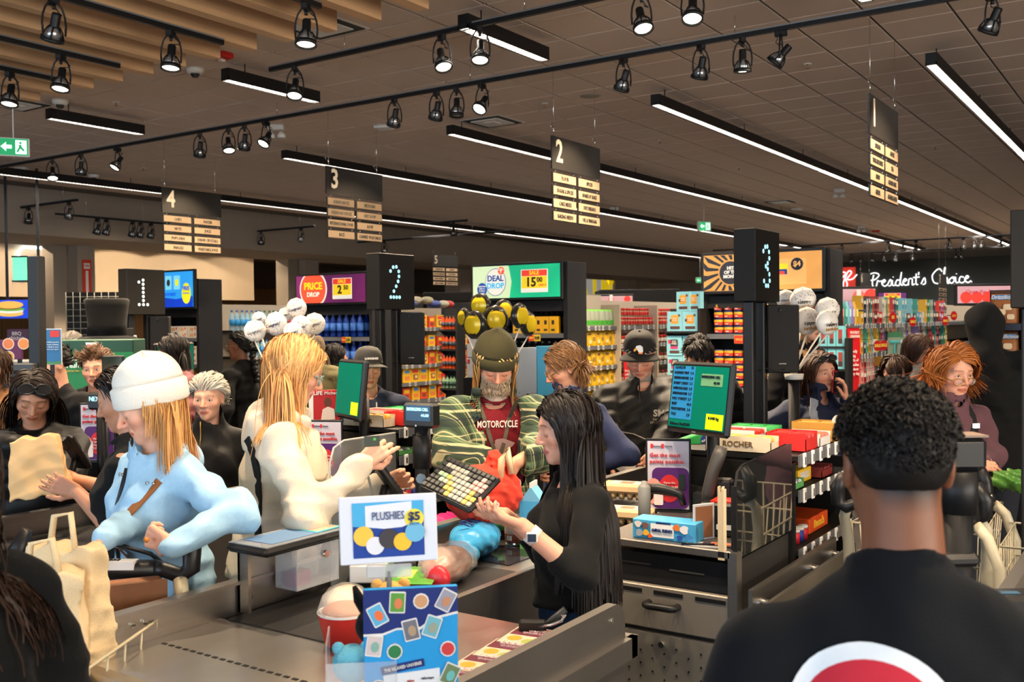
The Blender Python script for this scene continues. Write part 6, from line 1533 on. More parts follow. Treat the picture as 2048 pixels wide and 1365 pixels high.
  for sg in (-1, 1):
   b = B().ell((sg * .10, pel[1] + .05, .035), (.048, .135, .045), blackp, 12, 6).box((sg * .10 - .045, pel[1] - .07, 0), (sg * .10 + .045, pel[1] + .16, .02), blackp); b.obj('shoe', root_o)
 if hair:
  hm = NM_(); hh = dict(hair); hh.setdefault('N', 420 if near else 260)
  cl = hh.pop('coll', None); layers = hh.pop('layers', None)
  shc = [(A((0, ax(sz) + .0, sz - .13)), A((sw + .05 + thick, .112 + thick, .20 + thick * .5)))] if cl is None else cl
  if not hh['N']: return ctx
  grow_hair(hm, hc, R * k, coll=shc, **hh)
  for ly in layers or []: grow_hair(hm, hc, R * k, coll=shc, **{**hh, **ly})
  ctx['hair'] = OB('hair', hm.mesh('hair', hair_m), root_o)
 return ctx
def soft_bag(name, half, top, wr, seed, mat, res=.006, z0=0.0):
 f = lambda P: (np.maximum(np.maximum(np.abs(P[:, 0]) - half[0] * (1 - (1 - top[0]) * P[:, 2] / half[2]), np.abs(P[:, 1]) - half[1] * (1 - (1 - top[1]) * P[:, 2] / half[2])), np.abs(P[:, 2] - half[2] / 2) - half[2] / 2 - .008 * np.sin(P[:, 0] * 70 + seed)) * .8 + wrinkle(P * 1.1, seed, wr, 34))
 vs, fs = snet(f, (-half[0] - .04, -half[1] - .04, -.04), (half[0] + .04, half[1] + .04, half[2] + .05), res); vs[:, 2] = np.maximum(vs[:, 2], z0)
 return simple_mesh(name, vs, fs, mat)
def H2L(c, p): return c['hc'] + c['R'] @ A(p) * c['k']
def headT(c): return Matrix.Translation(c['hc']) @ Matrix((c['R'] * c['k']).tolist()).to_4x4()
def glasses(c, m, r=.021, lens=None, up=0.0, w_=.003, lift=0):
 T = headT(c) @ Matrix.Translation((0, -.01, .02)) @ Matrix.Rotation(math.radians(lift), 4, 'X') @ Matrix.Translation((0, .01 + .012 * (lift > 0), -.02)); b = B()
 for sg in (-1, 1):
  b.tube([(sg * .034 + r * 1.15 * math.cos(a), .098 - .012 * (abs(math.cos(a)) if sg * math.cos(a) > 0 else 0), up + .000 + r * .85 * math.sin(a)) for a in [2 * PI * i / 14 for i in range(14)]], w_ * .8, m, 5, T=T, closed=True)
  b.tube([(sg * .057, .090, up + .004), (sg * .074, .05, up + .008), (sg * .079, -.01, up + .008)], w_ * .8, m, 5, T=T)
 b.tube([(-.012, .100, up + .004), (0, .103, up + .006), (.012, .100, up + .004)], w_ * .8, m, 5, T=T)
 o = b.obj('glasses', c['root'])
 if lens:
  b = B()
  for sg in (-1, 1): b.prism([(sg * .034 + r * 1.1 * math.cos(a), up + r * .8 * math.sin(a)) for a in [sg * 2 * PI * i / 12 for i in range(12)]][::sg], .0965, .0975, lens, 'y', T=T)
  b.obj('lens', o)
def beanie(c, m, top=.175, r=.092, cuff=.055, base=.02, name='knit_hat', tilt=12, wr=.002, lift=0):
 T = headT(c) @ Matrix.Translation((0, -.012, base)) @ Matrix.Rotation(math.radians(tilt), 4, 'X'); b = B()
 ry = 1.18; n = 40; pr = [(r + .003, 0), (r + .009, .008), (r + .010, cuff - .006), (r + .004, cuff), (r + .0, cuff + .004)]
 for i in range(9):
  t_ = i / 8; pr.append(((r + .001) * math.sqrt(max(0, 1 - t_ ** 2.4)) * (1 - .08 * t_) + .0005, cuff + .004 + (top - cuff) * t_))
 vs = []
 for (rr, z) in pr:
  for i in range(n):
   a = 2 * PI * i / n; k_ = 1 + .012 * math.sin(5 * a + z * 60) * (z > cuff)
   vs.append((rr * k_ * math.cos(a), rr * k_ * ry * math.sin(a), z + .006 * math.sin(3 * a + 1) * (z > cuff + .02)))
 fs = [(k * n + i, k * n + (i + 1) % n, (k + 1) * n + (i + 1) % n, (k + 1) * n + i) for k in range(len(pr) - 1) for i in range(n)]
 return b.add(vs, fs, m, True, T).obj(name, c['root']), T
def cap_hat(c, m, brim_m=None, name='baseball_cap', tilt=6, base=.032):
 T = headT(c) @ Matrix.Translation((0, -.010, base)) @ Matrix.Rotation(math.radians(-tilt), 4, 'X'); b = B(); n = 32
 pr = [(.090, 0), (.091, .02), (.089, .045), (.080, .075), (.060, .097), (.03, .108), (.002, .110)]
 vs = [(rr * math.cos(2 * PI * i / n), rr * 1.14 * math.sin(2 * PI * i / n), z + .012 * max(0, math.sin(2 * PI * i / n)) * (z < .1)) for rr, z in pr for i in range(n)]
 fs = [(k * n + i, k * n + (i + 1) % n, (k + 1) * n + (i + 1) % n, (k + 1) * n + i) for k in range(len(pr) - 1) for i in range(n)]
 o = b.add(vs, fs, m, True, T).ell((0, 0, .11), .007, m, 8, 5, T=T).obj(name, c['root'])
 b = B(); vs = []; N_ = 16
 for j in range(5):
  for i in range(N_ + 1):
   a = PI * (.12 + .76 * i / N_); rr = .088 + .068 * j / 4 * math.sin(a) ** .6
   vs.append((rr * math.cos(a) * (1 - .06 * j / 4), .102 * math.sin(a) + .068 * j / 4 * math.sin(a) ** .5, .012 - .016 * (math.cos(a) ** 2) * 1.2 - .014 * j / 4))
 up = len(vs); vs += [(x, y, z - .004) for x, y, z in vs]; W_ = N_ + 1
 fs = [(j * W_ + i, j * W_ + i + 1, (j + 1) * W_ + i + 1, (j + 1) * W_ + i) for j in range(4) for i in range(N_)]; fs += [tuple(up + q for q in f[::-1]) for f in fs]
 fs += [(4 * W_ + i, 4 * W_ + i + 1, up + 4 * W_ + i + 1, up + 4 * W_ + i) for i in range(N_)]
 b.add(vs, fs, brim_m or m, True, T); b.obj('brim', o)
 return o, T
# ================================================================== PEOPLE
FAIR, FAIR2, TAN, BROWN, DEEP = srgb(226, 170, 142), srgb(222, 160, 130), srgb(205, 148, 115), srgb(196, 140, 110), srgb(120, 76, 54)
BLOND, DKBLOND, DARK, GREYH, RED_H, BRN = srgb(214, 158, 98), srgb(150, 110, 70), srgb(26, 19, 16), srgb(205, 196, 180), srgb(178, 104, 48), srgb(72, 48, 34)
def plaid():
 m = M('plaid_flannel', srgb(70, 90, 64), .9, bump=.2, nscale=200); nt = m.node_tree; L = nt.links; bs = nt.nodes['Principled BSDF']
 tc = nt.nodes.new('ShaderNodeTexCoord'); sp = nt.nodes.new('ShaderNodeSeparateXYZ'); L.new(tc.outputs['Object'], sp.inputs[0])
 def stripe(src, per, ph, wd):
  a = nt.nodes.new('ShaderNodeMath'); a.operation = 'MULTIPLY_ADD'; a.inputs[1].default_value = 1 / per; a.inputs[2].default_value = ph; L.new(src, a.inputs[0])
  f = nt.nodes.new('ShaderNodeMath'); f.operation = 'FRACT'; L.new(a.outputs[0], f.inputs[0])
  g = nt.nodes.new('ShaderNodeMath'); g.operation = 'LESS_THAN'; g.inputs[1].default_value = wd; L.new(f.outputs[0], g.inputs[0]); return g.outputs[0]
 cur = None; add = nt.nodes.new('ShaderNodeMath'); add.operation = 'ADD'; L.new(sp.outputs[0], add.inputs[0]); L.new(sp.outputs[1], add.inputs[1])
 base = (*srgb(74, 96, 68), 1)
 for src, per, ph, wd, col, fac in ((sp.outputs[2], .13, .0, .42, srgb(26, 40, 32), .75), (add.outputs[0], .12, .1, .42, srgb(26, 40, 32), .7), (sp.outputs[2], .13, .55, .08, srgb(190, 178, 138), .75), (add.outputs[0], .12, .6, .08, srgb(190, 178, 138), .7), (sp.outputs[2], .13, .8, .04, srgb(22, 30, 50), .8), (add.outputs[0], .12, .85, .04, srgb(22, 30, 50), .8), (sp.outputs[2], .13, .3, .03, srgb(214, 200, 150), .5), (add.outputs[0], .12, .35, .03, srgb(214, 200, 150), .5)):
  s = stripe(src, per, ph, wd); mu = nt.nodes.new('ShaderNodeMath'); mu.operation = 'MULTIPLY'; mu.inputs[1].default_value = fac; L.new(s, mu.inputs[0])
  mx = nt.nodes.new('ShaderNodeMixRGB'); L.new(mu.outputs[0], mx.inputs[0]); mx.inputs[2].default_value = (*col, 1)
  if cur is None: mx.inputs[1].default_value = base
  else: L.new(cur, mx.inputs[1])
  cur = mx.outputs[0]
 L.new(cur, bs.inputs['Base Color']); return m
def front_T(c, x, z, out=.012, tilt=0):
 """text plane on the chest at local x, z, found by marching to the garment surface"""
 return surf_T(c, (x, z), (0, 1, 0), out)
def surf_T(c, xz, dirv, out=.006):
 g = c['garment']; dg = A(dirv, float); me = g.data
 from mathutils.bvhtree import BVHTree
 if 'bvh' not in c: c['bvh'] = BVHTree.FromPolygons([v.co for v in me.vertices], [p.vertices[:] for p in me.polygons])
 o = Vector((xz[0], 0, xz[1])) + Vector(dg) * 1.0; h = c['bvh'].ray_cast(o, -Vector(dg))
 p = h[0] if h[0] else Vector((xz[0], 0, xz[1])) + Vector(dg) * .15; n = Vector(dg)
 x = Vector((0, 0, 1)).cross(n)
 return FACE(p + n * out, x, (0, 0, 1))
def on_surf(c, pts, dirv, r, m, name, out=.002, n=6):
 """a cord, strap or zip laid on the garment: pts are (x, z)"""
 P = [surf_T(c, q, dirv, out).translation for q in pts]; return B().tube(P, r, m, n).obj(name, c['root'])
def ribbon(c, pts, dirv, w_, m, name, out=.003):
 P = [surf_T(c, q, dirv, out).translation for q in pts]; b = B(); vs = []; dg = Vector(dirv)
 for i, p in enumerate(P):
  t_ = (P[min(i + 1, len(P) - 1)] - P[max(i - 1, 0)]).normalized(); s = t_.cross(dg).normalized() * w_ / 2; vs += [p - s, p + s, p + s - dg * .006, p - s - dg * .006]
 fs = []
 for i in range(len(P) - 1):
  for k in range(4): fs.append((4 * i + k, 4 * i + (k + 1) % 4, 4 * i + 4 + (k + 1) % 4, 4 * i + 4 + k))
 return b.add(vs, fs, m, False).obj(name, c['root'])
# --- 1 woman in the white knit hat
W3 = lambda x, y, d: tuple(PX(x, y, d))
pale_blue = fabric('pale_blue_shell', srgb(158, 198, 226), .55, .12, 60, .1)
c = person('woman in a white knit hat and pale blue jacket leaning over the cart handle', 296, 712, 3.4, 138, FAIR, dict(N=520, ymax=-.005, col=BLOND, length=.26, style='down', gravity=.5, seed=3, rad=.0050, low=-.09, hl=-.01, back=.8, front=-.7), lean=.02, head=(-24, 24, 0), topm=pale_blue, legm=fabric('black_trousers', (.012, .012, .014)), hat=.052, headh=.238, thick=.030, hem=.40, collar=(.02, .010), hood=1.0, wr=.009, build=1.05, fcol=dict(blush=.8), face=dict(nose=1.03, mouth=0),
 arms=dict(R=dict(w=W3(210, 1078, 3.08), hint=(.7, -.8, -.3), dir=(.05, .75, -.55), n=(-.5, -.2, -.8), curl=(.75, .8, .85, .9), thumb=.5), L=dict(w=W3(338, 1090, 3.02), hint=(-1, -.5, -.25), dir=(.95, .25, .25), n=(.15, -.95, .0), curl=(.85, .85, .9, .9), thumb=.5)))
wk = fabric('white_knit', srgb(236, 230, 218), .95, .3, 260, .3)
o, T = beanie(c, wk, .168, .093, .070, -.002, 'white_knit_hat', 14)
E2 = T @ FACE((.088 * math.sin(.7), .104 * 1.03 * math.cos(.7) + .006, .032), (math.cos(.7), -math.sin(.7), 0)); b = B()
for pts, col in (([(-.022, .004), (-.012, .016), (0, .008), (0, -.01)], C(240, 190, 50)), ([(0, .008), (.012, .016), (.022, .004), (.01, -.008)], C(226, 80, 55)), ([(-.016, -.006), (.0, -.004), (.012, -.008), (0, -.024)], C(60, 160, 205))):
 b = B(); flat(b, [(x - .005, y) for x, y in pts][::-1] if pts[0][0] > 1 else [(x - .005, y) for x, y in pts], col, E2, .004, .004); b.obj('heart_patch', o)
b = B();
for i, s in enumerate(('make', 'the', 'season', 'kind')): TX(b, s, E2 @ Matrix.Translation((.017, .013 - .010 * i, .004)), .011, ink, align='LEFT', res=1, bold=.02)
b.obj('lettering', o)
zipm = M('black_zip', (.01, .01, .012), .5, noise=.1)
on_surf(c, [(.02, 1.30), (.018, 1.22), (.015, 1.12), (.02, 1.0), (.025, .88), (.03, .78)], (0, 1, 0), .007, zipm, 'zip')
on_surf(c, [(-.11, 1.10), (-.13, 1.03), (-.15, .97)], (0, 1, 0), .007, zipm, 'pocket_zip'); on_surf(c, [(-.13, .90), (-.14, .85), (-.15, .80)], (0, 1, 0), .007, zipm, 'pocket_zip')
leather = M('tan_leather', srgb(140, 88, 50), .55, noise=.25, nscale=20, bump=.1)
ribbon(c, [(-.135, 1.27), (-.11, 1.2), (-.075, 1.1), (-.03, 1.0), (.03, .88), (.08, .78)], (0, 1, 0), .035, leather, 'bag_strap')
for x, z in ((.10, 1.27), (.075, 1.27), (-.10, 1.26), (-.125, 1.26)): B().lathe([(.006, 0), (.006, .004), (.003, .005)], chrome, n=8, T=surf_T(c, (x, z), (0, 1, 0), .001)).obj('snap', c['root'])
B().tube([(c['AR']['L']['W'] + A((.045, .045, .02)))] + [tuple(c['AR']['L']['W'] + A((.05, .05, .012)))], .008, C(196, 120, 40), 8).obj('ring', c['root'])
t = thing('shoulder_bag', 'brown leather shoulder bag hanging at the pale blue jacket', 'bag', PX(262, 1200, 3.0), YAW + .4)
B().bbox((-.10, -.04, -.13), (.10, .04, .06), leather, .02).obj('body', t); B().bbox((-.102, -.046, -.03), (.102, -.038, .062), M('brown_leather_flap', srgb(110, 70, 42), .55, noise=.25, nscale=20), .003).obj('flap', t); B().cyl((.0, -.046, -.015), (0, -.052, -.015), .007, chrome, n=8).obj('stud', t)
# --- 2 blonde woman in cream
creamf = fabric('cream_fleece', srgb(222, 206, 184), .9, .1, 180, .3)
c = person('blonde woman in a cream hooded sweatshirt tapping a card', 588, 676, 3.62, 282, FAIR, dict(N=800, col=BLOND, length=.34, style='down', gravity=.42, seed=5, rad=.0045, back=.6, front=.0, part=.0, low=-.09, colvar=.35, layers=[dict(N=260, seed=55, length=.26, back=.6)]), lean=.05, head=(8, 24, 0), topm=creamf, legm=fabric('maroon_trousers', srgb(120, 22, 42)), thick=.034, hem=.50, hood=1.25, headh=.238, wr=.010, build=1.08, fcol=dict(blush=.6),
 arms=dict(R=dict(w=W3(722, 930, 3.4), hint=(.5, -.2, -1), dir=(.0, .8, .65), n=(-.75, -.1, -.3), curl=(.35, .6, .75, .8), thumb=.6), L=dict(w=W3(770, 965, 3.75), hint=(-.5, -.3, -1))))
glasses(c, M('tortoise_frame', srgb(150, 175, 165), .3, noise=.3, nscale=90), .021, M('clear_lens', (.9, .95, .95), .05, alpha=.07), -.002, .004)
wrp = c['AR']['R']; B().cyl(tuple(wrp['W'] + (wrp['E'] - wrp['W']) * .08), tuple(wrp['W'] + (wrp['W'] - wrp['E']) * .04), .036, fabric('lilac_cuff', srgb(190, 180, 215)), .032, n=16, cap=False).obj('inner_cuff', c['root'])
ribbon(c, [(-.02, 1.38), (.02, 1.33), (.05, 1.25), (.06, 1.18), (.06, 1.05), (.05, .92)], (.55, -.84, 0), .035, fabric('black_strap', (.012, .012, .013)), 'bag_strap')
t = thing('payment_card', 'dark payment card held up by the blonde woman', 'card', PX(744, 884, 3.38), YAW + .5); B().bbox((-.028, -.001, -.017), (.028, .001, .02), C(40, 52, 44), .001).box((.004, -.0016, .004), (.014, -.001, .012), C(60, 170, 70)).obj('card', t)
# --- 3 bearded man in plaid
c = person('bearded man in a green plaid shirt and dark olive beanie', 990, 664, 4.75, 186, FAIR2, dict(N=90, col=srgb(214, 170, 110), length=.30, style='down', gravity=.6, seed=8, rad=.006, low=-.05), sex='m', lean=.0, head=(2, 30, -2), topm=fabric('dark_red_tee', srgb(104, 18, 28), .9), legm=fabric('dark_jeans', (.02, .025, .04)), hat=.035, headh=.248, thick=.012, hem=.50, wr=.004, build=1.06, fcol=dict(beard=(srgb(190, 175, 155), .9), blush=1.0, brow=srgb(150, 130, 105)), face=dict(old=1.0), sleeve='short',
 arms=dict(R=dict(w=W3(972, 930, 4.36), hint=(1, -.4, -.7), dir=(-.6, .6, -.35), n=(-.4, -.5, -.6), curl=(.7, .75, .8, .8), thumb=.5), L=dict(w=W3(1034, 925, 4.36), hint=(-1, -.4, -.7), dir=(.5, .55, -.55), n=(.5, -.6, .2), curl=(.8, .85, .9, .9), thumb=.5)))
olive = fabric('olive_fleece', srgb(62, 58, 36), .95, .35, 200, .3); beanie(c, olive, .150, .094, .048, .002, 'olive_beanie', 10)
hm = NM_(); rs = np.random.RandomState(4); n = 700; jaw = []
while len(jaw) < n:
 x = rs.uniform(-.062, .062); z = rs.uniform(-.105, -.028); y = .083 - 9 * x * x - 4.5 * max(0, -z - .075) ** 1.3 * 6
 if abs(z + .064) < .009 and abs(x) < .022: continue
 if z > -.045 and abs(x) < .042 and not (z < -.040 and abs(x) < .028): continue
 jaw.append((x, y - .006, z))
jw = A(jaw); L_ = 6; dd = A((0, .25, -1.0)) + jw * A((3, 0, 0)); P_ = []
ln = np.where(jw[:, 2] < -.055, rs.uniform(.026, .05, n), rs.uniform(.012, .024, n))
for k in range(L_): t_ = k / (L_ - 1); P_.append(jw + dd * (ln * t_)[:, None] + A((0, .014, 0)) * math.sin(t_ * 2.5) + rs.normal(size=(n, 3)) * .0015)
P_ = np.stack(P_, 1); P_ = P_ @ (c['R'] * c['k']).T + c['hc']
tubes(hm, P_, .0034 * np.linspace(1, .3, L_), np.tile(A(srgb(196, 172, 142)), (n, 1)) * rs.uniform(.65, 1.15, (n, 1))); OB('beard', hm.mesh('beard', hair_m), c['root'])
pl = plaid()
def shirt(c, mat, name, thick, hem, res, open_w, wr=.007, top_open=.04, coll=.02):
 """open overshirt worn over the first garment"""
 m_ = True
 def f(P):
  dd = c['torso'](P, thick)
  for s in 'LR':
   a = c['AR'][s]; dd = smin(dd, smin(s_cap(P, c['sh'][s], a['E'], .066 + thick, .058 + thick), s_cap(P, a['E'], a['E'] + (a['W'] - a['E']) * .93, .058 + thick, .042 + thick), .03), .04)
  nb = c['nb']; an = np.linspace(-2.5, 2.5, 9); ps = [nb + A((.095 * math.sin(a_), .03 - .075 * math.cos(a_), .03)) for a_ in an]
  for i in range(8): dd = smin(dd, s_cap(P, ps[i], ps[i + 1], coll), .02)
  dd = np.maximum(dd, hem - P[:, 2]); dd = np.maximum(dd, -(c['torso'](P, thick - .012)))
  dd = smax(dd, -s_cap(P, nb + A((0, .03, .0)), c['hc'], .066, .08), .01)
  w_ = open_w + top_open * np.clip((P[:, 2] - 1.1) / .4, 0, 1)
  dd = np.where(P[:, 1] > c['ax'](P[:, 2]) + .02, np.maximum(dd, w_ - np.abs(P[:, 0] + .02)), dd)
  return dd + wrinkle(P, 2.0, wr)
 sh = c['sh']; q = A([sh['L'], sh['R']] + [c['AR'][s][j] for s in 'LR' for j in 'EW'] + [c['nb'] + A((0, 0, .1)), (0, .2, hem), (0, -.3, hem)])
 vs, fs = snet(f, q.min(0) - .14, q.max(0) + .14, res); vs = relax(vs, fs, 1, .4)
 return OB(name, simple_mesh(name, vs, fs, mat), c['root'])
shirt(c, pl, 'plaid_shirt', .036, .62, .0095, .062, .008)
pw2 = C(220, 205, 195)
b = B(); T = surf_T(c, (0, 1.30), (0, 1, 0), .010); TX(b, 'MOTORCYCLE', T, .045, pw2, .19, bold=.02)
T = surf_T(c, (0, 1.02), (0, 1, 0), .012); TX(b, 'JUNE 9-10', T, .06, pw2, .22, bold=.02); b.obj('lettering', c['root'])
for k, (x, z, r) in enumerate(((-.02, 1.20, .05), (.05, 1.13, .035), (-.05, 1.12, .04), (.0, 1.08, .045))):
 b = B(); T = surf_T(c, (x, z), (0, 1, 0), .008); flat(b, [(r * (1 + .3 * math.sin(4 * a + k)) * math.cos(a), r * .7 * math.sin(a)) for a in [2 * PI * i / 16 for i in range(16)]], C(190, 172, 165) if k % 2 else C(150, 120, 118), T, .002); b.obj('print_patch', c['root'])
ribbon(c, [(.085, 1.42), (.06, 1.33), (.03, 1.22), (.0, 1.13)], (0, 1, 0), .018, fabric('lanyard_grey', srgb(80, 72, 60)), 'lanyard', .012); ribbon(c, [(-.085, 1.42), (-.06, 1.33), (-.03, 1.22), (.0, 1.13)], (0, 1, 0), .018, fabric('lanyard_grey'  , srgb(80, 72, 60)), 'lanyard', .014)
T = surf_T(c, (0, 1.07), (0, 1, 0), .02); brass = M('brass_key', srgb(190, 150, 80), .35, .9, noise=.1)
for k in range(3): bb = B(); bb.prism(circ(.012, 10, -.012 + .012 * k, 0) , 0, .002, brass, 'z', T=T); bb.box((-.015 + .012 * k, -.05, 0), (-.009 + .012 * k, -.008, .002), brass, T=T); bb.obj('key', c['root'])
# --- 4 woman with glasses in navy
c = person('woman with glasses in a navy sweater beside the plaid-shirted man', 1128, 692, 5.32, 128, FAIR2, dict(N=520, col=srgb(130, 92, 58), length=.13, style='down', gravity=.25, seed=12, rad=.004, back=.9, spread=.06, front=-.4, low=-.08, curl=.05, colvar=.4), lean=.04, head=(-28, 26, 0), topm=fabric('navy_sweater', srgb(42, 50, 82), .9, .15), thick=.026, headh=.24, hem=.48, wr=.007, build=1.12, fcol=dict(blush=.7),
 arms=dict(L=dict(w=W3(1165, 940, 5.1), hint=(-1, -.7, -.3)), R=dict(w=W3(1085, 940, 5.12), hint=(.8, -.6, -.6))), collar=(.07, .008))
glasses(c, M('gold_frame', srgb(190, 150, 90), .3, .8, noise=.05), .021, MATS['clear_lens'], -.002)
B().lathe([(.066, -.03), (.064, .05), (.058, .055)], fabric('grey_rollneck', srgb(150, 148, 150)), tuple(c['nb'] + A((0, .012, .02))), 18).obj('rollneck', c['root'])
# --- 5 man in the eagle cap
c = person('older man in a black eagle cap and black zip jacket holding a receipt', 1280, 668, 5.95, 176, FAIR2, dict(N=120, col=srgb(190, 180, 168), length=.025, style='down', gravity=.2, seed=14, rad=.004, low=-.05), sex='m', lean=.0, head=(-6, 28, 0), hat=.02, headh=.245, topm=fabric('black_shell', srgb(13, 12, 10), .6, .1, 60), thick=.036, hem=.46, wr=.009, build=1.16, belly=.8, collar=(.015, .008), fcol=dict(blush=1.3, beard=(srgb(190, 150, 130), .3)), face=dict(old=1.0, fat=.6),
 arms=dict(L=dict(w=W3(1300, 930, 5.5), hint=(-1, -.5, -.4), dir=(.5, .7, -.5), n=(.6, -.5, -.3), curl=(.6, .7, .8, .8), thumb=.7), R=dict(w=W3(1225, 960, 5.6), hint=(1, -.5, -.4))))
capm = fabric('black_cap', srgb(34, 30, 27), .8, .2); o, T = cap_hat(c, capm, None, 'baseball_cap', -8, .040)
E2 = T @ FACE((0, .1045, .045), (-1, 0, 0), (0, -.3, 1)); b = B()
flat(b, [(-.022, .0), (-.014, .018), (.006, .022), (.02, .012), (.022, -.012), (.01, -.02), (-.004, -.014), (-.01, -.002)], C(235, 232, 225), E2, .006, .006); b.obj('eagle_head', o)
b = B(); flat(b, [(-.030, -.006), (-.024, .004), (-.010, .006), (-.012, -.004), (-.026, -.014)], C(240, 170, 40), E2, .008, .004); b.obj('eagle_beak', o); b = B(); flat(b, [(-.004, -.014), (.01, -.020), (.022, -.012), (.02, -.026), (-.002, -.026)], C(235, 130, 50), E2, .008, .004); b.obj('eagle_ruff', o)
B().lathe([(.068, -.02), (.066, .035), (.060, .04)], fabric('grey_collar', srgb(150, 142, 132)), tuple(c['nb'] + A((0, .014, .03))), 18).obj('inner_collar', c['root'])
on_surf(c, [(.01, 1.42), (.01, 1.33), (.01, 1.2)], (0, 1, 0), .004, zipm, 'zip')
b = B(); T = surf_T(c, (-.11, 1.24), (0, 1, 0), .008); TX(b, 'SMS', T, .055, C(170, 160, 145), bold=.02);
for i, s in enumerate(('EQUIPMENT', 'SALES & SERVICE')): TX(b, s, T @ Matrix.Translation((0, -.035 - .018 * i, 0)), .018, C(170, 160, 145), .13, res=1)
b.obj('lettering', c['root'])
on_surf(c, [(.15, 1.14), (.05, 1.12), (-.04, 1.10), (-.12, 1.05), (-.16, .98)], (0, 1, 0), .004, C(150, 140, 128), 'piping')
t = thing('receipt', 'white receipt in the fingers of the man in the eagle cap', 'receipt', PX(1252, 938, 5.44), YAW + .2); B().bbox((-.045, -.001, -.03), (.04, .001, .045), C(226, 214, 205), .0005, T=Matrix.Rotation(.6, 4, 'Y')).obj('paper', t)
# --- 6 dark-haired man behind
c = person('dark-haired man in a black quilted jacket bowed behind the register monitor', 1395, 676, 6.5, 184, TAN, dict(N=360, col=DARK, length=.06, style='fwd', gravity=.12, seed=21, rad=.005, low=-.05), sex='m', lean=.04, head=(4, 42, 0), topm=fabric('black_puffer', srgb(11, 10, 10), .5, .05, 40), thick=.045, puff=.012, hem=.46, wr=.004, build=1.15, collar=(.05, .02))
# --- 7 man in the grey cap
c = person('elderly man in a charcoal cap and navy hoodie behind the dark monitor', 736, 699, 6.45, 188, TAN, dict(N=90, col=srgb(110, 100, 92), length=.03, style='down', gravity=.2, seed=23, rad=.004, low=-.05), sex='m', lean=.0, head=(12, 12, 0), hat=.02, topm=fabric('navy_hoodie', srgb(30, 36, 54), .9), thick=.032, hood=1.0, hem=.46, wr=.007, build=1.05, face=dict(old=1.0), fcol=dict(blush=.5), eyes='closed')
o, T = cap_hat(c, fabric('charcoal_cap', srgb(62, 60, 56), .85, .2), None, 'baseball_cap', -6, .040)
b = B(); TX(b, 'LONGINES', T @ FACE((0, .105, .042), (-1, 0, 0), (0, -.3, 1)), .018, C(225, 220, 210), bold=.03, extrude=.004); b.obj('lettering', o)
for sg in (-1, 1): on_surf(c, [(sg * .05, 1.34), (sg * .05, 1.26), (sg * .048, 1.16)], (0, 1, 0), .005, C(220, 215, 205), 'drawstring')
# --- 8 elderly woman
c = person('elderly woman with swept white hair between the white hat and the cream hood', 416, 757, 5.45, 186, FAIR, dict(N=620, hl=-.015, vol=.028, col=GREYH, length=.10, style='back', gravity=.1, seed=25, rad=.005, part=.03, low=-.07, spread=.1), lean=.0, head=(-6, 6, 0), topm=fabric('black_jacket', srgb(15, 14, 14), .7), thick=.03, hem=.5, wr=.006, collar=(.05, .012), eyes='open', face=dict(old=1.3), fcol=dict(blush=.5, brow=srgb(120, 95, 80)))
on_surf(c, [(.03, 1.26), (.03, 1.18), (.03, 1.08)], (0, 1, 0), .004, M('gold_zip', srgb(170, 130, 70), .3, .9, noise=.1), 'zip')
# --- 9 woman with sunglasses on her head
c = person('dark-haired woman with sunglasses pushed up reaching into a paper bag', 66, 744, 4.72, 196, BROWN, dict(N=760, col=srgb(38, 27, 22), length=.36, style='down', gravity=.42, seed=27, rad=.0055, back=.1, low=-.09, colvar=.5), lean=.05, head=(8, 32, -6), topm=fabric('black_puffer', srgb(11, 10, 10)), thick=.045, puff=.012, hem=.46, wr=.003, build=1.0, headh=.238, fcol=dict(blush=.25), face=dict(old=.6),
 arms=dict(R=dict(w=W3(30, 895, 4.3), hint=(1, -.2, -.9), dir=(-.8, .3, .1), n=(-.1, .1, -1), curl=(.5, .55, .6, .6)), L=dict(w=W3(112, 1000, 4.22), hint=(-1, -.3, -.6), dir=(.85, .3, .1), n=(.1, -.2, 1), curl=(.5, .55, .6, .6), thumb=.6)))
glasses(c, blackp, .028, M('dark_lens', (.01, .01, .012), .05, noise=.02), .0, .005, lift=48)
# --- 10 woman in black hoodie
c = person('smiling woman with tied curly hair and black hoodie beside the green stand', 190, 704, 6.4, 196, FAIR, dict(N=420, col=srgb(96, 66, 44), length=.10, style='back', gravity=.05, seed=29, rad=.005, curl=.6, low=-.06, spread=.1, hl=-.012, vol=.03), lean=.0, head=(-8, 6, 4), topm=fabric('black_hoodie', srgb(12, 11, 10), .9), thick=.035, hood=1.0, hem=.46, wr=.006, build=1.05, eyes='open', fcol=dict(blush=.6),
 arms=dict(R=dict(w=W3(150, 850, 6.2), hint=(1, -.3, -.5)), L=dict(w=W3(235, 850, 6.2), hint=(-1, -.3, -.5))))
ribbon(c, [(.05, 1.33), (.0, 1.27), (-.06, 1.2), (-.10, 1.12)], (0, 1, 0), .035, fabric('grey_strap', srgb(150, 152, 160)), 'bag_strap', .006)
# --- 11 cashier of lane 2
c = person('cashier in a charcoal tee behind the white-hatted woman passing the paper bag', 246, 742, 3.85, 96, BROWN, dict(N=420, col=DARK, length=.16, style='back', gravity=.3, seed=31, rad=.005, low=-.08), lean=.02, head=(0, 20, 0), topm=fabric('charcoal_tee', srgb(24, 24, 24), .95), sleeve='short', thick=.018, hem=.5, wr=.006, build=1.05,
 arms=dict(L=dict(w=W3(155, 985, 3.9), hint=(-.4, -.6, -1), dir=(-.1, .75, .35), n=(.9, .2, 0), curl=(.3, .35, .4, .45), thumb=.2), R=dict(w=W3(150, 960, 4.2), hint=(.5, -.5, -1))))
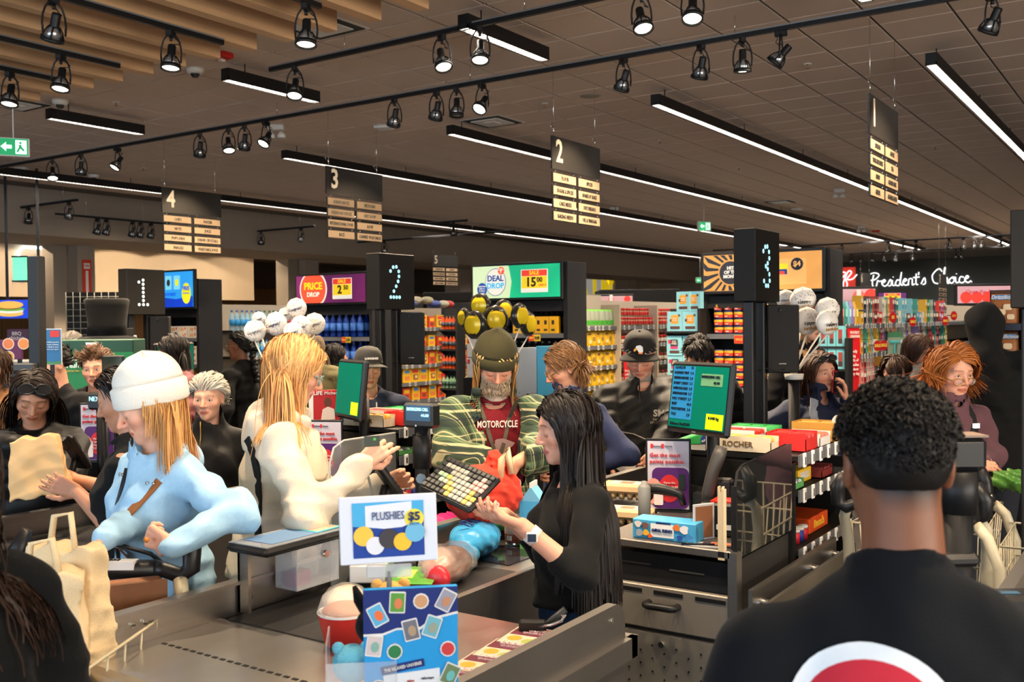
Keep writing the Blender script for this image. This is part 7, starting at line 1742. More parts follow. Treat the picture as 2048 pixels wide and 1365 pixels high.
# --- 12 person at the left edge
c = person('person with long curly dark hair and black tee cut off by the left edge', -150, 835, 1.78, 62, BROWN, dict(N=480, col=srgb(44, 28, 20), length=.46, style='down', gravity=.5, seed=33, rad=.006, curl=.45, low=-.09, colvar=.5), lean=-.02, topm=fabric('black_tee', srgb(11, 12, 13), .9), legm=fabric('light_jeans', srgb(120, 150, 178), .9), thick=.03, hem=.545, wr=.008, sleeve='elbow', build=1.0)
# --- 13 young cashier
c = person('young cashier with very long dark hair in a black tee', 1132, 790, 3.35, 104, srgb(214, 160, 135), dict(N=900, col=srgb(24, 18, 17), length=.66, style='down', gravity=.5, seed=35, rad=.0052, back=.75, part=.0, low=-.09, colvar=.4, tip=.5), lean=-.01, head=(-2, 12, 0), topm=fabric('black_tee', srgb(11, 12, 13), .9), legm=fabric('blue_jeans', srgb(36, 60, 92), .9, .3), sleeve='elbow', thick=.020, hem=.545, wr=.006, build=.98, fcol=dict(blush=.5, lips=srgb(190, 110, 105)),
 arms=dict(L=dict(w=W3(1043, 1052, 3.05), hint=(-.3, -.9, -.8), dir=(.05, .95, .35), n=(.35, -.2, .95), curl=(.25, .35, .45, .5), thumb=.4), R=dict(w=W3(1010, 1030, 3.5), hint=(.4, -.8, -.7), dir=(-.1, .9, .2), n=(-.4, 0, .8), curl=(.3, .4, .5, .6))))
a = c['AR']['L']; u = _n(a['E'] - a['W']); p = a['W'] + u * .045
B().cyl(tuple(p - u * .014), tuple(p + u * .014), .031, M('watch_white', (.70, .66, .62), .5, noise=.03), n=16).obj('watch_strap', c['root']); nv_ = _n(np.cross(u, A((0, 0, 1.)))); nv_ = nv_ if nv_[0] < 0 else -nv_
B().bbox((-.018, -.016, 0), (.018, .016, .012), M('watch_white', (.7, .66, .62)), .004, T=Matrix.Translation(p + nv_ * .027) @ Vector(nv_).to_track_quat('Z', 'Y').to_matrix().to_4x4()).box((-.013, -.012, .012), (.013, .012, .013), C(20, 34, 56, .1), T=Matrix.Translation(p + nv_ * .027) @ Vector(nv_).to_track_quat('Z', 'Y').to_matrix().to_4x4()).obj('watch_case', c['root'])
t = c['root']; B().bbox((-.175 - .03, -.10, .80), (-.14 - .03, -.02, .93), blackp, .008).obj('radio', t)
B().cyl((-.17, .06, .86), (-.15, .13, .80), .012, C(60, 62, 66), n=8).cyl((-.15, .13, .80), (-.14, .16, .77), .016, blackp, n=8).obj('pocket_tool', t)
# --- 14 man from behind in the front
c = person('man seen from behind in a black tee with a red and white round logo', 1790, 792, 1.57, -9, DEEP, dict(N=0, col=srgb(17, 14, 13)), sex='m', lean=.0, head=(4, 8, 0), topm=fabric('midnight_tee', srgb(9, 12, 17), .92, .15, 300), legs=True, thick=.016, hem=.52, wr=.005, sleeve='short', build=1.12, sw=.215, drop=.06, neckw=1.02, fcol=dict(fade=.035, blush=.2, hairline=-.005), res=.0045)
hm = NM_(); rs = np.random.RandomState(9); hcn, Rr = c['hc'], c['R'] * c['k']
def hairshell(P):
 q = (P - hcn) @ c['R'] / c['k']; dd = s_ell(q, (0, -.014, .033), (.079, .099, .090)); dd = smin(dd, s_ell(q, (0, -.040, -.005), (.071, .058, .06)), .02)
 dd = dd + .011 * np.clip((.015 - q[:, 2]) / .07, 0, 1); dd = np.maximum(dd, -(q[:, 2] + .062 - .75 * np.clip(q[:, 1] + .03, -1, .1))); dd = np.maximum(dd, -(q[:, 2] - .06) - 9 * np.clip(.05 - q[:, 1], 0, 1))
 nz = np.sin(q[:, 0] * 190 + 2 * np.sin(q[:, 1] * 130)) * np.sin(q[:, 1] * 170 + 2 * np.sin(q[:, 2] * 140)) * np.sin(q[:, 2] * 180 + 2 * np.sin(q[:, 0] * 120))
 return dd * c['k'] + .006 * nz * np.clip((q[:, 2] + .02) / .05, 0.1, 1)
vs, fs = snet(hairshell, hcn - .13, hcn + .14, .005); hm.add(vs, fs, A(srgb(17, 14, 13)))
n = 1500; v = rs.normal(size=(n, 3)); v /= np.linalg.norm(v, axis=1, keepdims=True); v = v[(v[:, 2] > -.75) & ((v[:, 2] > -.2) | (v[:, 1] < -.2)) & ~((v[:, 1] > .55) & (v[:, 2] < .45))]; n = len(v)
base = v * A((.079, .099, .090)) * (1 - .13 * np.clip(-.1 - v[:, 2:3], 0, .6)) + A((0, -.014, .034)); L_ = 9; ph = rs.uniform(0, 6.28, n); tt = np.cross(v, rs.normal(size=(n, 3))); tt /= np.linalg.norm(tt, axis=1, keepdims=True); bb_ = np.cross(v, tt); P_ = []
for k in range(L_): a_ = ph + k * .9; P_.append(base + v * (.002 + .0014 * k * (v[:, 2:3] > .1) + .0004 * k) + (tt * np.cos(a_)[:, None] + bb_ * np.sin(a_)[:, None]) * .0060)
tubes(hm, np.stack(P_, 1) @ Rr.T + hcn, .0019, np.tile(A(srgb(20, 16, 14)), (n, 1)) * rs.uniform(.5, 1.7, (n, 1))); OB('hair', hm.mesh('hair', hair_m), c['root'])
b = B(); T = surf_T(c, (-.02, 1.08), (0, -1, 0), .012); lw = M('logo_white', (.72, .75, .78), .8, noise=.05, nscale=200); lr = M('logo_red', srgb(190, 32, 50), .8, noise=.08, nscale=200)
def wrapdisc(r0, r1, m, nm, out):
 bb = B(); vs = []; n = 48; rg = 6
 for j in range(rg + 1):
  r = r0 + (r1 - r0) * j / rg
  for i in range(n): a = 2 * PI * i / n; vs.append(surf_T(c, (-.066 + r * math.cos(a), 1.195 + r * math.sin(a)), (0, -1, 0), out).translation)
 bb.add(vs, [(j * n + i, j * n + (i + 1) % n, (j + 1) * n + (i + 1) % n, (j + 1) * n + i) for j in range(rg) for i in range(n)], m, True); bb.obj(nm, c['root'])
wrapdisc(.001, .097, lr, 'red_logo', .0030); wrapdisc(.097, .118, lw, 'white_ring', .0030)
# --- 15 woman on the phone
c = person('woman with sunglasses on her head talking on a red phone', 1640, 708, 6.05, 188, FAIR2, dict(N=420, col=srgb(74, 50, 36), length=.24, style='down', gravity=.4, seed=37, rad=.005, low=-.08, back=.4), lean=.0, head=(14, 6, 8), topm=fabric('navy_shell', srgb(28, 36, 60), .6), thick=.034, hem=.5, wr=.008, build=1.12, collar=(.04, .015), eyes='open', face=dict(fat=.9), fcol=dict(blush=.9), open_front=False,
 arms=dict(L=dict(w=W3(1692, 800, 5.94), hint=(-.8, -.1, -1), dir=(.15, .15, 1), n=(.9, -.3, .2), curl=(.35, .4, .5, .6), thumb=.4), R=dict(w=W3(1575, 890, 5.95), hint=(1, -.3, -.6))))
glasses(c, blackp, .026, MATS['dark_lens'], .0, .005, lift=50)
t = thing('mobile_phone', 'red mobile phone held to the ear of the woman on the call', 'phone', PX(1669, 764, 6.0), YAW + .9); B().bbox((-.035, -.005, -.07), (.035, .005, .07), C(170, 26, 34), .006, T=Matrix.Rotation(.15, 4, 'Y')).box((-.03, -.006, -.06), (.03, -.005, .06), black, T=Matrix.Rotation(.15, 4, 'Y')).obj('body', t)
ribbon(c, [(.06, 1.30), (.09, 1.2), (.07, 1.1)], (0, 1, 0), .05, fabric('grey_lapel', srgb(150, 155, 165)), 'lapel', .006)
# --- 16 blonde behind the birthday balloons
c = person('young woman with long fair hair behind the birthday balloons', 1612, 618, 7.0, 216, FAIR, dict(N=360, col=srgb(150, 112, 74), length=.42, style='down', gravity=.5, seed=39, rad=.006, low=-.09), lean=.0, head=(10, 2, 0), topm=fabric('black_coat', srgb(13, 12, 13), .9), thick=.04, hem=.4, wr=.007, eyes='open', collar=(.05, .02))
# --- 17 red-haired woman
c = person('woman with auburn bob and low glasses in a mauve fleece jacket', 1905, 697, 4.95, 192, FAIR2, dict(N=720, col=RED_H, length=.17, style='down', gravity=.22, seed=41, rad=.0042, curl=.16, part=.02, low=-.08, back=.2, spread=.05, colvar=.35, flare=.08, vol=.03), lean=.0, head=(2, 14, 0), topm=fabric('mauve_fleece', srgb(98, 66, 72), .95, .35, 160), thick=.036, hem=.46, wr=.007, build=1.14, headh=.242, collar=(.03, .014), eyes='open', face=dict(old=.8, fat=.3), fcol=dict(blush=.9, brow=srgb(130, 80, 55)),
 arms=dict(R=dict(w=W3(1935, 935, 4.6), hint=(1, -.2, -.8), dir=(-.6, .6, .2), n=(-.3, -.5, -.6)), L=dict(w=W3(1965, 930, 4.6), hint=(-1, -.3, -.8))))
glasses(c, M('gold_frame', (.5, .3, .1)), .019, MATS['clear_lens'], -.020)
ribbon(c, [(-.06, 1.40), (-.06, 1.3), (-.03, 1.2), (.02, 1.1)], (0, 1, 0), .045, fabric('black_strap', (.012, .012, .013)), 'bag_strap', .006); B().box((-.02, -.012, 0), (.02, .012, .004), chrome, T=surf_T(c, (-.05, 1.25), (0, 1, 0), .012)).obj('strap_buckle', c['root'])
# --- 18 boy, 19 woman in grey, 20 hooded man
person('brown-haired boy standing beside the auburn-haired woman', 1792, 714, 6.3, 182, FAIR, dict(N=360, col=srgb(64, 42, 30), length=.085, style='fwd', gravity=.2, seed=43, rad=.006, low=-.05), sex='f', lean=.0, head=(10, 14, 0), topm=fabric('dark_grey_sweater', srgb(48, 46, 50), .9), thick=.025, hem=.5, wr=.006, headh=.205, build=.85, eyes='closed', fcol=dict(blush=.8), face=dict(fat=.7))
c = person('woman with a brown bob in a pale grey jacket looking down behind the boy', 1834, 672, 7.3, 226, FAIR2, dict(N=420, col=srgb(70, 46, 36), length=.17, style='down', gravity=.4, seed=45, rad=.006, low=-.08, back=.2), lean=.02, head=(0, 30, 0), topm=fabric('pale_grey_fleece', srgb(168, 164, 156), .95), thick=.03, hem=.5, wr=.006, collar=(.04, .012))
ribbon(c, [(.0, 1.36), (.0, 1.28), (.0, 1.2), (.0, 1.12)], (0, 1, 0), .05, fabric('navy_tee', srgb(26, 32, 50)), 'tee_front', .004)
c = person('tall person in a black hooded parka seen from behind near the snack bags', 1968, 618, 5.9, 338, TAN, None, sex='m', lean=.02, head=(4, 12, 0), topm=fabric('black_parka', srgb(14, 13, 12), .85, .1), thick=.06, hem=.42, wr=.008, build=1.2, hood=1.2)
vs, fs = snet(lambda P: np.maximum(smin(s_ell((P - c['hc']) @ c['R'], (0, -.025, .012), (.112, .138, .135)), s_cap(P, c['hc'] + A((0, -.06, -.08)), c['nb'] + A((0, -.05, -.03)), .085, .11), .04), -s_ell((P - c['hc']) @ c['R'], (0, .10, -.01), (.085, .12, .12))) + wrinkle(P, 1.3, .008), c['hc'] - .3, c['hc'] + .2, .012); OB('raised_hood', simple_mesh('raised_hood', vs, fs, fabric('black_parka', (0, 0, 0))), c['root'])
# --- further shoppers
c = person('shopper with a braided black ponytail in a black top by the water shelf', 478, 668, 8.5, 62, srgb(150, 100, 75), dict(N=300, col=srgb(16, 13, 12), length=.12, style='back', gravity=.1, seed=47, rad=.007, low=-.08), lean=.0, head=(14, 4, 0), topm=fabric('black_tee', (0, 0, 0)), thick=.03, hem=.5, wr=.006)
hm = B(); q0 = H2L(c, (0, -.10, -.02));
for k in range(9): hm.ell(tuple(q0 + A((.01 * math.sin(k * 2), -.02 - .006 * k, -.034 * k))), (.034 - .0015 * k, .032, .026), M('black_braid', srgb(16, 13, 12), .5, noise=.3, nscale=80), 10, 6)
hm.obj('braid', c['root']); glasses(c, M('gold_frame', (0, 0, 0)), .02, None)
person('shopper with long ash-blonde hair in an olive quilted coat behind the blonde woman', 625, 672, 8.4, 20, FAIR, dict(N=360, col=srgb(140, 118, 92), length=.40, style='down', gravity=.5, seed=49, rad=.007, low=-.09), topm=fabric('olive_quilt', srgb(110, 100, 62), .7), thick=.05, puff=.014, hem=.45, wr=.004, lean=.02)
person('shopper with wavy dark hair and pale pink scarf near the blue bottles', 672, 690, 9.3, 300, TAN, dict(N=360, col=srgb(24, 18, 16), length=.26, style='down', gravity=.4, seed=51, rad=.007, curl=.3, low=-.09), topm=fabric('grey_pink_coat', srgb(150, 125, 125), .9), thick=.045, hem=.45, wr=.007, lean=.02)
person('shopper in a maroon quilted jacket hidden behind the lane 1 speaker', 345, 672, 7.2, 120, srgb(120, 80, 62), dict(N=260, col=DARK, length=.2, style='down', gravity=.4, seed=53, rad=.007, low=-.09), topm=fabric('maroon_puffer', srgb(78, 24, 30), .6, .05, 40), thick=.05, puff=.012, hem=.45, wr=.004, lean=.08, head=(0, 20, 0), arms=dict(L=dict(w=W3(352, 770, 7.0), hint=(-.5, -.3, -1)), R=dict(w=W3(330, 775, 7.1), hint=(.5, -.3, -1))))
person('shopper in a black coat half hidden behind the blue poster', 98, 690, 5.6, 150, FAIR2, dict(N=200, col=DARK, length=.08, style='back', gravity=.1, seed=57, rad=.006), sex='m', topm=fabric('black_coat', (0, 0, 0)), thick=.04, hem=.45, wr=.006, lean=.02, head=(0, 20, 0))
person('grey-haired worker whose head shows above the green stand', 143, 668, 9.0, 180, FAIR, dict(N=240, col=srgb(150, 142, 132), length=.05, style='back', gravity=.1, seed=59, rad=.007), sex='m', topm=fabric('black_coat', (0, 0, 0)), thick=.03, hem=.5, lean=.02, head=(0, 25, 0))
person('shopper in a brown coat cut off by the left edge beyond the sunglasses woman', -22, 700, 5.75, 150, TAN, dict(N=200, col=BRN, length=.1, style='down', gravity=.3, seed=61, rad=.006), topm=fabric('brown_coat', srgb(120, 82, 48), .9), thick=.05, hem=.45, wr=.006, lean=.02)
# ================================================================== BALLOONS
foil_w = M('white_foil', (.82, .76, .68), .3, 0, noise=.06, nscale=8, bump=.05); foil_k = M('black_foil', (.02, .018, .016), .16, .1, noise=.1, nscale=9, bump=.3); foil_y = M('yellow_foil', srgb(240, 205, 40), .2, .1, noise=.05)
def balloon(px, py, r, d, anchor, label, grp, kind, face=0.0, sy=1.0):
 p = PX(px, py, d); R_ = r / FPX * d; t = thing('foil_balloon', label, 'balloon', p, YAW + face, grp)
 b = B(); n = 20; vs = []; fs = []; rings = [(0, 1), (.35, .96), (.65, .80), (.86, .55), (.97, .25), (1.0, 0), (.97, -.25), (.86, -.55), (.65, -.80), (.35, -.96), (0, -1)]
 m1 = foil_w if kind != 'y' else foil_k
 for (q, y) in rings:
  for i in range(n):
   a = 2 * PI * i / n; pu = 1 + (.03 * math.sin(9 * a) if abs(y) < .3 else 0); vs.append((q * R_ * pu * math.cos(a), -y * R_ * .48, q * R_ * pu * sy * math.sin(a)))
 b.add(vs, [(k * n + i, k * n + (i + 1) % n, (k + 1) * n + (i + 1) % n, (k + 1) * n + i) for k in range(len(rings) - 1) for i in range(n)], m1, True).obj('foil', t)
 yat = lambda x, z: -R_ * .48 * math.sqrt(max(.0, 1 - (x * x + z * z) / R_ ** 2)) - .003
 dots = B(); cl = [C(200, 90, 60), C(60, 80, 150), C(200, 160, 60), C(30, 30, 30)] if kind == 'c' else [C(30, 26, 22), C(190, 140, 60), C(110, 80, 40)]
 if kind != 'y':
  for i in range(34):
   a = rnd.uniform(0, 6.28); q = math.sqrt(rnd.random()) * .88; x, z = q * R_ * math.cos(a), q * R_ * math.sin(a) * sy
   if kind == 'b' and z < -.05 * R_: continue
   flat(dots, circ(R_ * .035, 5), rnd.choice(cl), Matrix.Translation((x, yat(x, z), z)) @ FACE((0, 0, 0), (1, 0, 0)), .001)
  dots.obj('confetti_dot', t); b = B()
  if kind == 'c': TX(b, 'Congrats!', FACE((0, yat(0, 0) - .002, -.1 * R_), (1, 0, .25)), R_ * .42, C(30, 40, 80), R_ * 1.4, shear=.3, res=1)
  else: TX(b, 'HAPPY', FACE((0, yat(0, .2 * R_) - .004, -.22 * R_), (1, 0, 0)), R_ * .34, ink, R_ * 1.1, res=1); TX(b, 'birthday', FACE((0, yat(0, .4 * R_) - .006, -.52 * R_), (1, 0, .1)), R_ * .36, C(180, 125, 50), R_ * 1.3, shear=.3, res=1)
  b.obj('lettering', t)
 else:
  b = B(); n2 = 16; vs = []
  for j in range(5):
   for i in range(n2): q = .72 * j / 4; x, z = q * R_ * math.cos(2 * PI * i / n2), q * R_ * sy * math.sin(2 * PI * i / n2); vs.append((x, yat(x, z) - .002, z))
  b.add(vs, [(j * n2 + i, j * n2 + (i + 1) % n2, (j + 1) * n2 + (i + 1) % n2, (j + 1) * n2 + i) for j in range(4) for i in range(n2)], foil_y, True).obj('yellow_face', t)
 q = t.matrix_basis.inverted() @ Vector(anchor); B().tube([(0, 0, -R_ * sy * .98), tuple(q * .5 + Vector((0, 0, -R_ * .4))), tuple(q)], .0055, C(225, 215, 200), 5).obj('stick', t)
OR = 'first second third fourth fifth sixth seventh eighth'.split()
an = PX(560, 800, 6.5)
for k, (x, y, r, dd) in enumerate(((518, 639, 15, 6.75), (570, 630, 14, 6.8), (593, 617, 20, 6.65), (629, 648, 21, 6.6), (510, 662, 21, 6.45), (552, 648, 23, 6.5), (602, 654, 22, 6.45), (586, 664, 19, 6.25))): balloon(x, y, r * 1.05, dd, an, '%s white confetti congrats balloon of the bunch above the blonde woman' % OR[k], 'congrats balloons', 'c', -.3 + .1 * (k % 5))
an = PX(985, 800, 7.5)
for k, (x, y, r, dd) in enumerate(((928, 636, 17, 7.6), (961, 612, 22, 7.7), (1007, 622, 20, 7.75), (1056, 648, 22, 7.5), (950, 650, 25, 7.35), (991, 640, 25, 7.5), (1039, 632, 22, 7.35))): balloon(x, y, r * 1.05, dd, an, '%s yellow and black balloon of the bunch behind the olive beanie' % OR[k], 'yellow and black balloons', 'y', (-.9, -.4, .5, .9, -.5, .2, .8)[k], 1.12)
an = PX(1588, 752, 5.55)
for k, (x, y, r, dd) in enumerate(((1571, 598, 18, 6.1), (1606, 600, 25, 6.0), (1655, 620, 24, 5.95), (1503, 640, 17, 6.0), (1613, 642, 27, 5.6), (1654, 645, 25, 5.5))): balloon(x, y, r * 1.05, dd, an, '%s white and gold happy birthday balloon of the bunch right of lane box 3' % OR[k], 'birthday balloons', 'b', -.2 + .12 * k)
t = thing('balloon_stand', 'black tube stand holding the birthday balloon sticks', 'stand', (an.x, an.y, 0)); B().cyl((0, 0, .02), (0, 0, an.z), .032, black, n=14).lathe([(.12, 0), (.12, .02), (.03, .03)], black, n=16).obj('tube', t); B().lathe([(.05, 0), (.055, .03)], C(220, 215, 205), (0, 0, an.z - .02), 12).obj('holder', t)
# ================================================================== GOODS ON THE BELT
BZ = .8765
def bag_sdf(name, label, cat, p, rz, r, col, wr=.008, extra=(), res=.008, mat=None):
 f = lambda P: np.minimum.reduce([s_ell(P, (0, 0, r[2]), r)] + [s_ell(P, c_, r_) for c_, r_ in extra]) + wrinkle(P * 2.2, p[0] * 9, wr, 40)
 vs, fs = snet(f, (-.32, -.32, -.02), (.32, .32, .5), res); vs[:, 2] = np.maximum(vs[:, 2], 0)
 t = thing(name, label, cat, p, rz); OB('bag', simple_mesh('bag', vs, fs, mat or C(*col, .25)), t); return t
clearb = M('clear_wrap', (.85, .82, .78), .12, alpha=.28, spec=.8, noise=.2, nscale=25, bump=.5)
g = lambda x, y, z=BZ: PZ(x, y, z)
t = bag_sdf('bread_bag', 'light blue bread bag tied at its end on the belt', 'bread', g(950, 1110), .5, (.10, .19, .065), (62, 158, 214), .006, [((0, -.22, .05), (.05, .05, .035)), ((0, -.17, .05), (.03, .06, .025))]); b = B(); TX(b, '12 for 8', FACE((0, 0, .135), (.3, 1, 0), (-1, .3, .3)), .07, C(40, 60, 120), .2); b.obj('lettering', t)
bag_sdf('bread_bag', 'magenta bread bag behind the light blue one', 'bread', g(890, 1075), .4, (.08, .14, .05), (196, 40, 110), .006)
t = bag_sdf('bread_loaf', 'sliced brown loaf in a clear bag with red end', 'bread', g(895, 1165), .15, (.075, .12, .062), (168, 100, 56), .003); o = bag_sdf('loaf_wrap', 'crinkled clear bag with red printed end around the brown loaf', 'bag', g(897, 1166), .15, (.082, .16, .07), (0, 0, 0), .006, mat=clearb); B().ell((.03, -.13, .05), (.05, .03, .045), C(206, 50, 60, .3), 12, 8).obj('red_end', o)
t = thing('salad_box', 'white and green salad carton on the belt behind the plush sign', 'box', g(745, 1170) + Vector((0, 0, .03)), .55); B().bbox((-.06, -.10, 0), (.06, .10, .06), white, .004).box((-.045, -.07, .06), (.02, .08, .062), C(150, 170, 50)).box((.0602, -.09, .01), (.062, .08, .05), C(120, 165, 70)).obj('carton', t)
t = thing('tomato_tray', 'clear tray with green printed film on the belt', 'tray', g(830, 1180), .5); B().bbox((-.075, -.11, 0), (.075, .11, .045), C(150, 70, 50), .015).obj('tray', t); B().bbox((-.078, -.112, .045), (.078, .112, .052), C(100, 170, 70, .25), .004).box((-.05, -.05, .052), (.0, .06, .053), C(190, 215, 90)).obj('film', t)
t = bag_sdf('bagel_bag', 'clear bag of pale rolls lying left on the belt', 'bread', g(690, 1215), .6, (.07, .11, .035), (0, 0, 0), .004, mat=clearb)
for k in range(3): B().ell((0, -.07 + .06 * k, .032), (.05, .035, .026), C(226, 190, 140), 12, 8).obj('roll', t)
t = thing('soup_cup', 'red and white paper bowl with clear domed lid in front of the belt goods', 'bowl', g(692, 1285), 0); B().lathe([(.060, 0), (.078, .085), (.081, .09)], white, n=20, mats=[C(206, 44, 36), white]).obj('bowl', t); B().ell((0, 0, .085), (.07, .07, .03), C(180, 120, 75), 16, 8).obj('food', t); B().lathe([(.081, .09), (.078, .10), (.065, .135), (.03, .155), (.0, .158)], clearb, n=20).obj('lid', t)
p = g(1000, 1078); t = thing('cola_bottle', 'dark cola glass bottle standing at the scanner', 'bottle', (p.x, p.y, BZ)); cg = M('cola_glass', (.035, .014, .008), .06, spec=.8, noise=.1); B().lathe([(.030, 0), (.032, .02), (.031, .12), (.024, .15), (.014, .18)], cg, n=16).obj('body', t); B().lathe([(.014, .18), (.0125, .225), (.014, .226), (.014, .235)], M('clear_neck', (.6, .55, .5), .08, alpha=.5), n=14).lathe([(.015, .232), (.015, .242), (.0, .243)], C(150, 60, 50), n=14).obj('neck', t); B().lathe([(.0325, .04), (.0325, .085)], C(60, 140, 90), n=16).obj('label', t)
p = g(1030, 1088); t = thing('food_can', 'large tin can with cream and red label beside the cola bottle', 'can', (p.x, p.y, BZ)); B().lathe([(.042, 0), (.043, .004), (.041, .008), (.041, .108), (.043, .112), (.040, .115), (.039, .110)], chrome, n=20).obj('tin', t); B().lathe([(.0415, .010), (.0415, .045), (.0415, .105)], white, n=20, mats=[C(190, 96, 66), C(222, 200, 175)]).obj('label', t); B().box((-.012, -.0425, .02), (.012, -.0405, .04), C(235, 230, 225)).obj('barcode_label', t)
p = g(1068, 1095); t = thing('milk_carton', 'blue and white milk carton partly behind the cashier', 'carton', (p.x, p.y, BZ), .3); B().box((-.045, -.045, 0), (.045, .045, .19), C(228, 228, 226)).box((-.0455, -.0455, .10), (.0455, .0455, .192), C(70, 160, 205)).box((-.0456, -.0456, .0), (.0456, .0456, .03), C(110, 180, 90)).prism([(-.045, .19), (.045, .19), (.004, .245), (-.004, .245)], -.045, .045, C(110, 180, 215), 'y').box((-.004, -.045, .245), (.004, .045, .265), white).obj('carton', t)
p = PX(968, 1020, 3.95); t = bag_sdf('cloth_bag', 'red cloth shopping bag held open by the bearded man', 'bag', (p.x, p.y, .98), YAW + .3, (.16, .10, .12), (222, 62, 40), .010, [((.05, 0, .20), (.05, .05, .10))], .009, C(222, 62, 42, .8)); b = B(); TX(b, 'SHOP', FACE((-.03, -.103, .10), (1, 0, -.3)), .05, C(240, 225, 215), bold=.02); b.obj('lettering', t); B().tube([(.05, -.06, .16), (.06, -.05, .26), (.09, -.03, .30), (.10, -.05, .2)], .014, C(225, 190, 150), 6).obj('strap', t)
for k, (x, y, z) in enumerate(((1252, 1000, .955), (1252, 1052, .8765))):
 p = PZ(x, y, z); t = thing('egg_carton', 'cream egg carton, %s of two stacked by the grey post' % ('upper', 'lower')[k], 'carton', (p.x - .01, p.y + .04, z), .2); B().bbox((-.12, -.06, .03), (.12, .06, .072), C(226, 196, 150, .8), .01).obj('lid', t); B().box((-.08, -.045, .072), (.09, .045, .0735), C(205, 205, 200)).box((-.03, -.03, .0735), (.03, .02, .0745), C(200, 120, 80)).obj('label', t)
 for i in range(12): B().lathe([(.012, 0), (.018, .03)], C(190, 165, 125, .8), (-.10 + .04 * (i // 2), -.035 + .07 * (i % 2), 0), 8).obj('egg_cup', t)
# flyers
for k in range(4):
 p = PZ(1070 - 45 * k, 1282 + 25 * k, .873); t = thing('store_flyer', '%s printed store flyer fanned out on the bagging plate' % OR[k], 'flyer', (p.x, p.y, .8735 + .0025 * (3 - k)), YAW - .45, 'store flyers'); B().box((-.085, -.075, 0), (.085, .075, .002), C(206, 190, 170)).obj('sheet', t); B().box((-.08, .0, .002), (.08, .07, .0025), C(96, 34, 52)).obj('title_field', t)
 for i, (x, y, c_) in enumerate(((-.05, -.03, (225, 150, 50)), (.0, -.045, (150, 160, 80)), (.045, -.03, (205, 110, 70)))): B().prism(circ(.022, 9, x, y), .002, .0025, C(*c_), 'z').obj('food_picture', t)
 b = B(); TX(b, 'Loblaws', Matrix.Translation((0, .045, .004)), .035, C(235, 205, 205), .12, bold=.02); TX(b, 'GROCERY DEALS', Matrix.Translation((0, .018, .004)), .012, C(235, 205, 205), .12); b.obj('lettering', t)
# ================================================================== PLUSH DISPLAY
pd = PX(777, 1060, 2.2); fz = YAW + .14
t = thing('plush_price_sign', 'white card sign on a black pole advertising plushies for five dollars', 'sign', (pd.x, pd.y, .873), fz)
B().cyl((.0, 0, 0), (0, 0, .28), .0085, black, n=10).cyl((0, 0, .28), (0, 0, .36), .006, C(120, 120, 118), n=10).obj('pole', t); B().bbox((-.05, -.005, .345), (.05, .005, .375), M('clip_clear', (.6, .62, .65), .1, alpha=.5), .003).obj('clip', t)
S_ = Matrix.Translation((0, 0, .453)) @ Matrix.Rotation(-.02, 4, 'Y')
B().bbox((-.107, -.003, -.075), (.107, .003, .075), C(220, 224, 235), .002, T=S_).obj('card', t); T = S_ @ FACE((0, -.0035, 0), (1, 0, 0))
pn = lambda nm, poly, c_, z: flat(B(), poly, c_, T, z).obj(nm, t)
pn('blue_field', rrect(.156, .122, .001, 1, 0, .0), C(20, 62, 150), .001); pn('sky_field', [(-.078, .061), (-.078, .01), (-.03, .004), (-.02, .02), (.03, .012), (.078, .02), (.078, .061)], C(70, 170, 220), .002); pn('torn_paper', [(-.05, .054), (-.05, .008), (-.01, .002), (.03, .004), (.052, .012), (.052, .06)], C(225, 228, 236), .003); pn('price_spot', circ(.021, 22, .057, .022), C(240, 220, 70), .004)
b = B(); TX(b, 'PLUSHIES', T @ Matrix.Translation((0, .030, .004)), .026, C(60, 80, 130), .07); TX(b, '$5', T @ Matrix.Translation((.057, .026, .005)), .026, C(25, 40, 90), .03, bold=.03); TX(b, 'EACH', T @ Matrix.Translation((.057, .01, .005)), .008, C(25, 40, 90)); b.obj('lettering', t)
for k, (x, y, r, c_) in enumerate(((-.055, -.012, .022, (235, 195, 70)), (-.03, -.034, .020, (225, 225, 232)), (0, -.02, .022, (60, 55, 60)), (.03, -.028, .020, (235, 190, 50)), (.058, -.008, .022, (110, 180, 215)))): pn('toy_picture', circ(r, 16, x, y), C(*c_), .004 + .0006 * k)
pb = PX(822, 1270, 2.12); t = thing('sticker_header', 'blue display card with sticker pictures on the plush bin', 'display card', (pb.x, pb.y, .873), fz)
B().bbox((-.10, 0, 0), (.10, .012, .345), C(30, 150, 215), .002).obj('card', t); T = FACE((0, -.001, .19), (1, 0, 0))
pn('navy_field', [(-.1, .153), (-.1, .06), (-.06, .06), (-.03, .07), (-.01, .062), (.02, .07), (.05, .09), (.1, .10), (.1, .153)], C(14, 38, 110), .001); pn('white_edge', [(-.1, .06), (-.1, .055), (-.06, .055), (-.03, .066), (.02, .064), (.05, .085), (.1, .095), (.1, .10), (.05, .09), (.02, .07), (-.03, .07), (-.06, .06)], white, .0015); pn('list_panel', [(-.06, -.03), (-.055, -.10), (.062, -.085), (.06, -.02)], C(225, 228, 232), .001); pn('title_bar', [(-.065, -.012), (-.062, -.03), (.028, -.014), (.026, .002)], C(14, 38, 110), .002)
b = B()
for i in range(9): TX(b, ('loblaws', 'zehrs', 'valu-mart', 'independent', 'fortinos', 'superstore', 'provigo', 'maxi', 'no frills')[i], T @ Matrix.Translation((-.038 + .036 * (i % 3), -.048 - .014 * (i // 3) + .004 * (i % 3), .003)), .007, C(190, 60, 50) if i % 2 else C(60, 60, 70), .03, res=1)
TX(b, 'THE RELAXED UNIVERSE', T @ FACE((-.018, -.013, .003), (1, .17, 0), (-.17, 1, 0)), .009, white, .08, bold=.02, res=1); b.obj('lettering', t)
